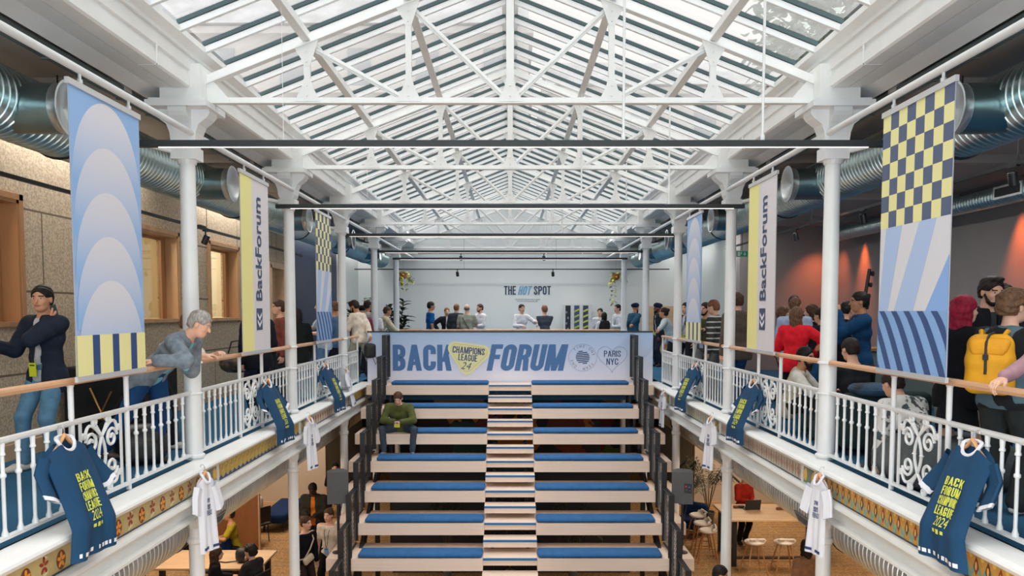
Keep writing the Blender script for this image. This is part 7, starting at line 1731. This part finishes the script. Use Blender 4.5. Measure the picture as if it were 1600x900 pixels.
# ground floor: right side, tall table and stools
table('long tall wooden table with black legs on the lower floor at right', (5.55, 16.0, ZG), 2.2, 1.3, 1.0)
SH = mat('stool_shell', srgb(226, 218, 206), 0.55)
st0 = thing('bar_stool', 'pale shell bar stool', 'stool', (0, 0, ZG), 0, 'pale shell bar stools')
G = Field(0.012); G.ell((0, 0, 0.67), (0.20, 0.19, 0.05), 0.02); G.cone((-0.17, -0.10, 0.72), 0.03, (0.17, -0.10, 0.72), 0.03, 0.05); G.cone((-0.14, -0.15, 0.76), 0.022, (0.14, -0.15, 0.76), 0.022, 0.04)
np_mesh('seat_shell', [G.run(lambda F, X, Y, Z: np.maximum(F, -(np.sqrt((X / 0.19) ** 2 + ((Y - 0.02) / 0.17) ** 2 + ((Z - 0.74) / 0.07) ** 2) - 1) * 0.05))], [SH], st0)
for q in (-1, 1):
    for r_ in (-1, 1): b = MB(); b.tube([(q * 0.22, r_ * 0.21, 0.0), (q * 0.09, r_ * 0.09, 0.64)], [0.012, 0.016], 8); b.build('leg', mat('stool_leg', srgb(176, 124, 76), 0.5), st0, True)
b = MB(); b.tube([(-0.18, -0.17, 0.22), (0.18, -0.17, 0.22), (0.18, 0.17, 0.22), (-0.18, 0.17, 0.22)], 0.009, 6, closed=True); b.build('foot_ring', mat('stool_leg', (0, 0, 0)), st0, True)
spots = [(4.83, 14.95, 0.1, 'near side of the tall table, beside the lower right post'), (5.42, 14.95, -0.05, 'in the middle of the near side of the tall table'), (6.0, 14.95, 0.1, 'right hand one on the near side of the tall table'),
         (4.12, 15.75, 1.4, 'at the left end of the tall table, front one'), (4.14, 16.3, 1.5, 'at the left end of the tall table, middle one'), (4.2, 16.95, 1.7, 'at the left end of the tall table, rear one')]
for i, (x_, y_, a_, l_) in enumerate(spots):
    r = st0 if i == 0 else dup(st0); r.location = (x_, y_, ZG); r.rotation_euler = (0, 0, a_); r['label'] = 'pale bar stool ' + l_
sofa('blue tub chair behind the bar stools on the lower floor', (4.25, 17.75, ZG), 2.5, 0.62, 0.6, 0.42, 0.72, NAVY, nm='armchair')
o = thing('laptop', 'dark laptop open on the tall table', 'laptop', (5.15, 16.25, ZG + 1.0), PI + 0.1); b = MB(); b.rbox((0, 0, 0.01), (0.34, 0.24, 0.018), 0.006); b.build('keyboard_base', RUBBER, o); b = MB(); b.rbox((0, 0.14, 0.12), (0.34, 0.012, 0.22), 0.005, R=Matrix.Rotation(-0.25, 3, 'X')); b.build('screen_lid', RUBBER, o)
random.seed(11)
for i in range(5):
    b = MB(); b.rbox((0, 0, 0.03), (0.10 + 0.03 * (i % 3), 0.07, 0.055), 0.02); ob = b.build('small_pouch', RUBBER if i % 2 else mat('brown_pouch', srgb(120, 70, 50), 0.6), None, True); ob.location = ((4.85 + i * 0.12) if i < 2 else 5.75 + (i - 2) * 0.22, 16.3 - 0.15 * (i > 1), ZG + 1.0)
    tag(ob, 'small %s pouch lying on the tall table %s' % ('black' if i % 2 else 'brown', ['near the laptop', 'beside the laptop', 'left of its right end', 'toward its right end', 'at its right end'][i]), 'pouch')
# lockers and cabinet against the far wall
o = thing('locker_unit', 'white locker unit with coloured pattern panels against the far wall', 'locker', (at(902, 25.4), 25.45, 0))
b = MB(); b.box((0, 0, 0.88), (0.92, 0.35, 1.76)); b.build('carcass', mat('locker_white', (0.68, 0.69, 0.70), 0.5), o)
for i, (c1, c2) in enumerate((((30, 34, 44), (120, 140, 170)), ((60, 80, 120), (180, 190, 60)), ((40, 60, 90), (196, 206, 70)))):
    x_ = -0.32 + i * 0.29
    b = MB(); b.box((x_, -0.18, 1.0), (0.17, 0.01, 1.45)); pn = b.build('pattern_panel', mat('pp%d' % i, srgb(*c1), 0.5), o); b = MB()
    for j in range(7):
        z_ = 0.42 + j * 0.18
        if i == 0: b.box((x_ - 0.05 + 0.05 * (j % 2), -0.187, z_), (0.05, 0.004, 0.07))
        else: b.prism([(x_ - 0.08, z_), (x_ + 0.08, z_ + 0.07), (x_ + 0.08, z_ + 0.13), (x_ - 0.08, z_ + 0.06)], (0, -0.186, 0), (1, 0, 0), (0, 0, 1), 0.003)
    b.build('diagonal_blocks', mat('pq%d' % i, srgb(*c2), 0.5), pn)
    for j in range(3): b = MB(); b.box((x_ + 0.145, -0.185, 0.55 + j * 0.48), (0.09, 0.02, 0.44)); b.build('white_door', mat('locker_white', (0, 0, 0)), o)
o = thing('wooden_cabinet', 'pale wooden cabinet behind the turbaned man at far right', 'cabinet', (at(1032, 25.2), 25.2, 0)); b = MB(); b.box((0, 0, 0.85), (0.95, 0.5, 1.7)); b.build('carcass', WOODL, o)
for q in (-1, 1):
    b = MB(); b.box((q * 0.235, -0.26, 0.86), (0.45, 0.02, 1.62)); dd = b.build('door', WOODL, o); b = MB(); b.lathe([(0.015, 0), (0.015, 0.02), (0, 0.025)], c=(q * 0.05, -0.27, 0.9), n=10, R=Matrix.Rotation(PI / 2, 3, 'X')); b.build('knob', BLACK, dd)
# small details on the pale left wall
b = MB(); b.box((0, 0, 0), (0.03, 0.62, 0.42)); ob = b.build('wall_vent', mat('vent_grey', srgb(70, 76, 76), 0.6)); ob.location = (WX + 0.015, 23.4, 2.95); tag(ob, 'dark square ventilation grille high on the pale left wall', 'vent')
# neighbouring buildings and trees seen through the glass roof
BLD = mat('pale_stone_facade', (0.46, 0.445, 0.43), 0.9, noise=0.06, scale=0.5); ROOFM = mat('slate_roof', (0.25, 0.265, 0.28), 0.8, noise=0.2, scale=1.0)
def neighbour(label, cx, cy, sx, sy, H_, rh, rz, nwin, wz):
    o = thing('neighbouring_building', label, 'building', (cx, cy, 0), rz)
    b = MB(); b.box((0, 0, H_ / 2), (sx, sy, H_))
    for z_ in (H_ - 0.3, H_ - 3.4, H_ - 6.6): b.box((0, 0, z_), (sx + 0.5, sy + 0.5, 0.35))
    b.build('facade', BLD, o)
    b = MB(); b.prism([(-sy / 2 - 0.4, H_), (sy / 2 + 0.4, H_), (sy / 2 - 1.6, H_ + rh), (-sy / 2 + 1.6, H_ + rh)], (sx / 2, 0, 0), (0, 1, 0), (0, 0, 1), -sx); b.build('roof', ROOFM, o)
    for i in range(3): b = MB(); b.box((-sx * 0.3 + i * sx * 0.3, 0, H_ + rh * 0.8), (1.4, 0.9, rh * 1.1)); b.build('chimney', BLD, o)
    for i in range(nwin): b = MB(); b.box((-sx / 2 + (i + 0.5) * sx / nwin, -sy / 2 - 0.02, wz), (1.2, 0.12, 2.0)); b.build('window', mat('distant_window', (0.22, 0.25, 0.28), 0.3), o)
neighbour('long pale stone building with a slate roof beyond the left roof slope', -19, 46, 40, 8, 16.8, 2.2, 0, 11, 14.6)
neighbour('lower stone building with slate roof beyond the far right roof slope', 11, 48, 18, 8, 14.2, 1.8, 0, 5, 12.4)
neighbour('stone building close beyond the right eaves', 13.6, 17, 14, 6, 10.5, 1.2, PI / 2, 4, 9.0)
random.seed(21)
for i, (tx, ty, tz, R0) in enumerate(((11.5, 29, 12.0, 2.6), (14.5, 34, 12.8, 2.6))):
    o = thing('street_tree', 'leafy tree beyond the right roof slope, %s one' % ('nearer' if i == 0 else 'farther'), 'tree', (tx, ty, 0))
    b = MB(); b.tube([(0, 0, 0), (0.2, 0, 6), (0, 0, tz)], [0.3, 0.2, 0.1], 8); b.build('trunk', mat('bark', (0.2, 0.17, 0.13), 0.9), o, True)
    lf = MB()
    for k in range(900):
        d = Vector((random.gauss(0, 1), random.gauss(0, 1), random.gauss(0, 1))).normalized() * R0 * random.uniform(0.5, 1.05); an = random.uniform(0, 6.28)
        leaf(lf, Vector((0, 0, tz)) + Vector((d.x, d.y, d.z * 1.3)), (math.cos(an), math.sin(an), random.uniform(-.6, .6)), 0.55, 0.34)
    lf.build('foliage', mat('distant_leaf', (0.26, 0.34, 0.28), 0.7), o, True)
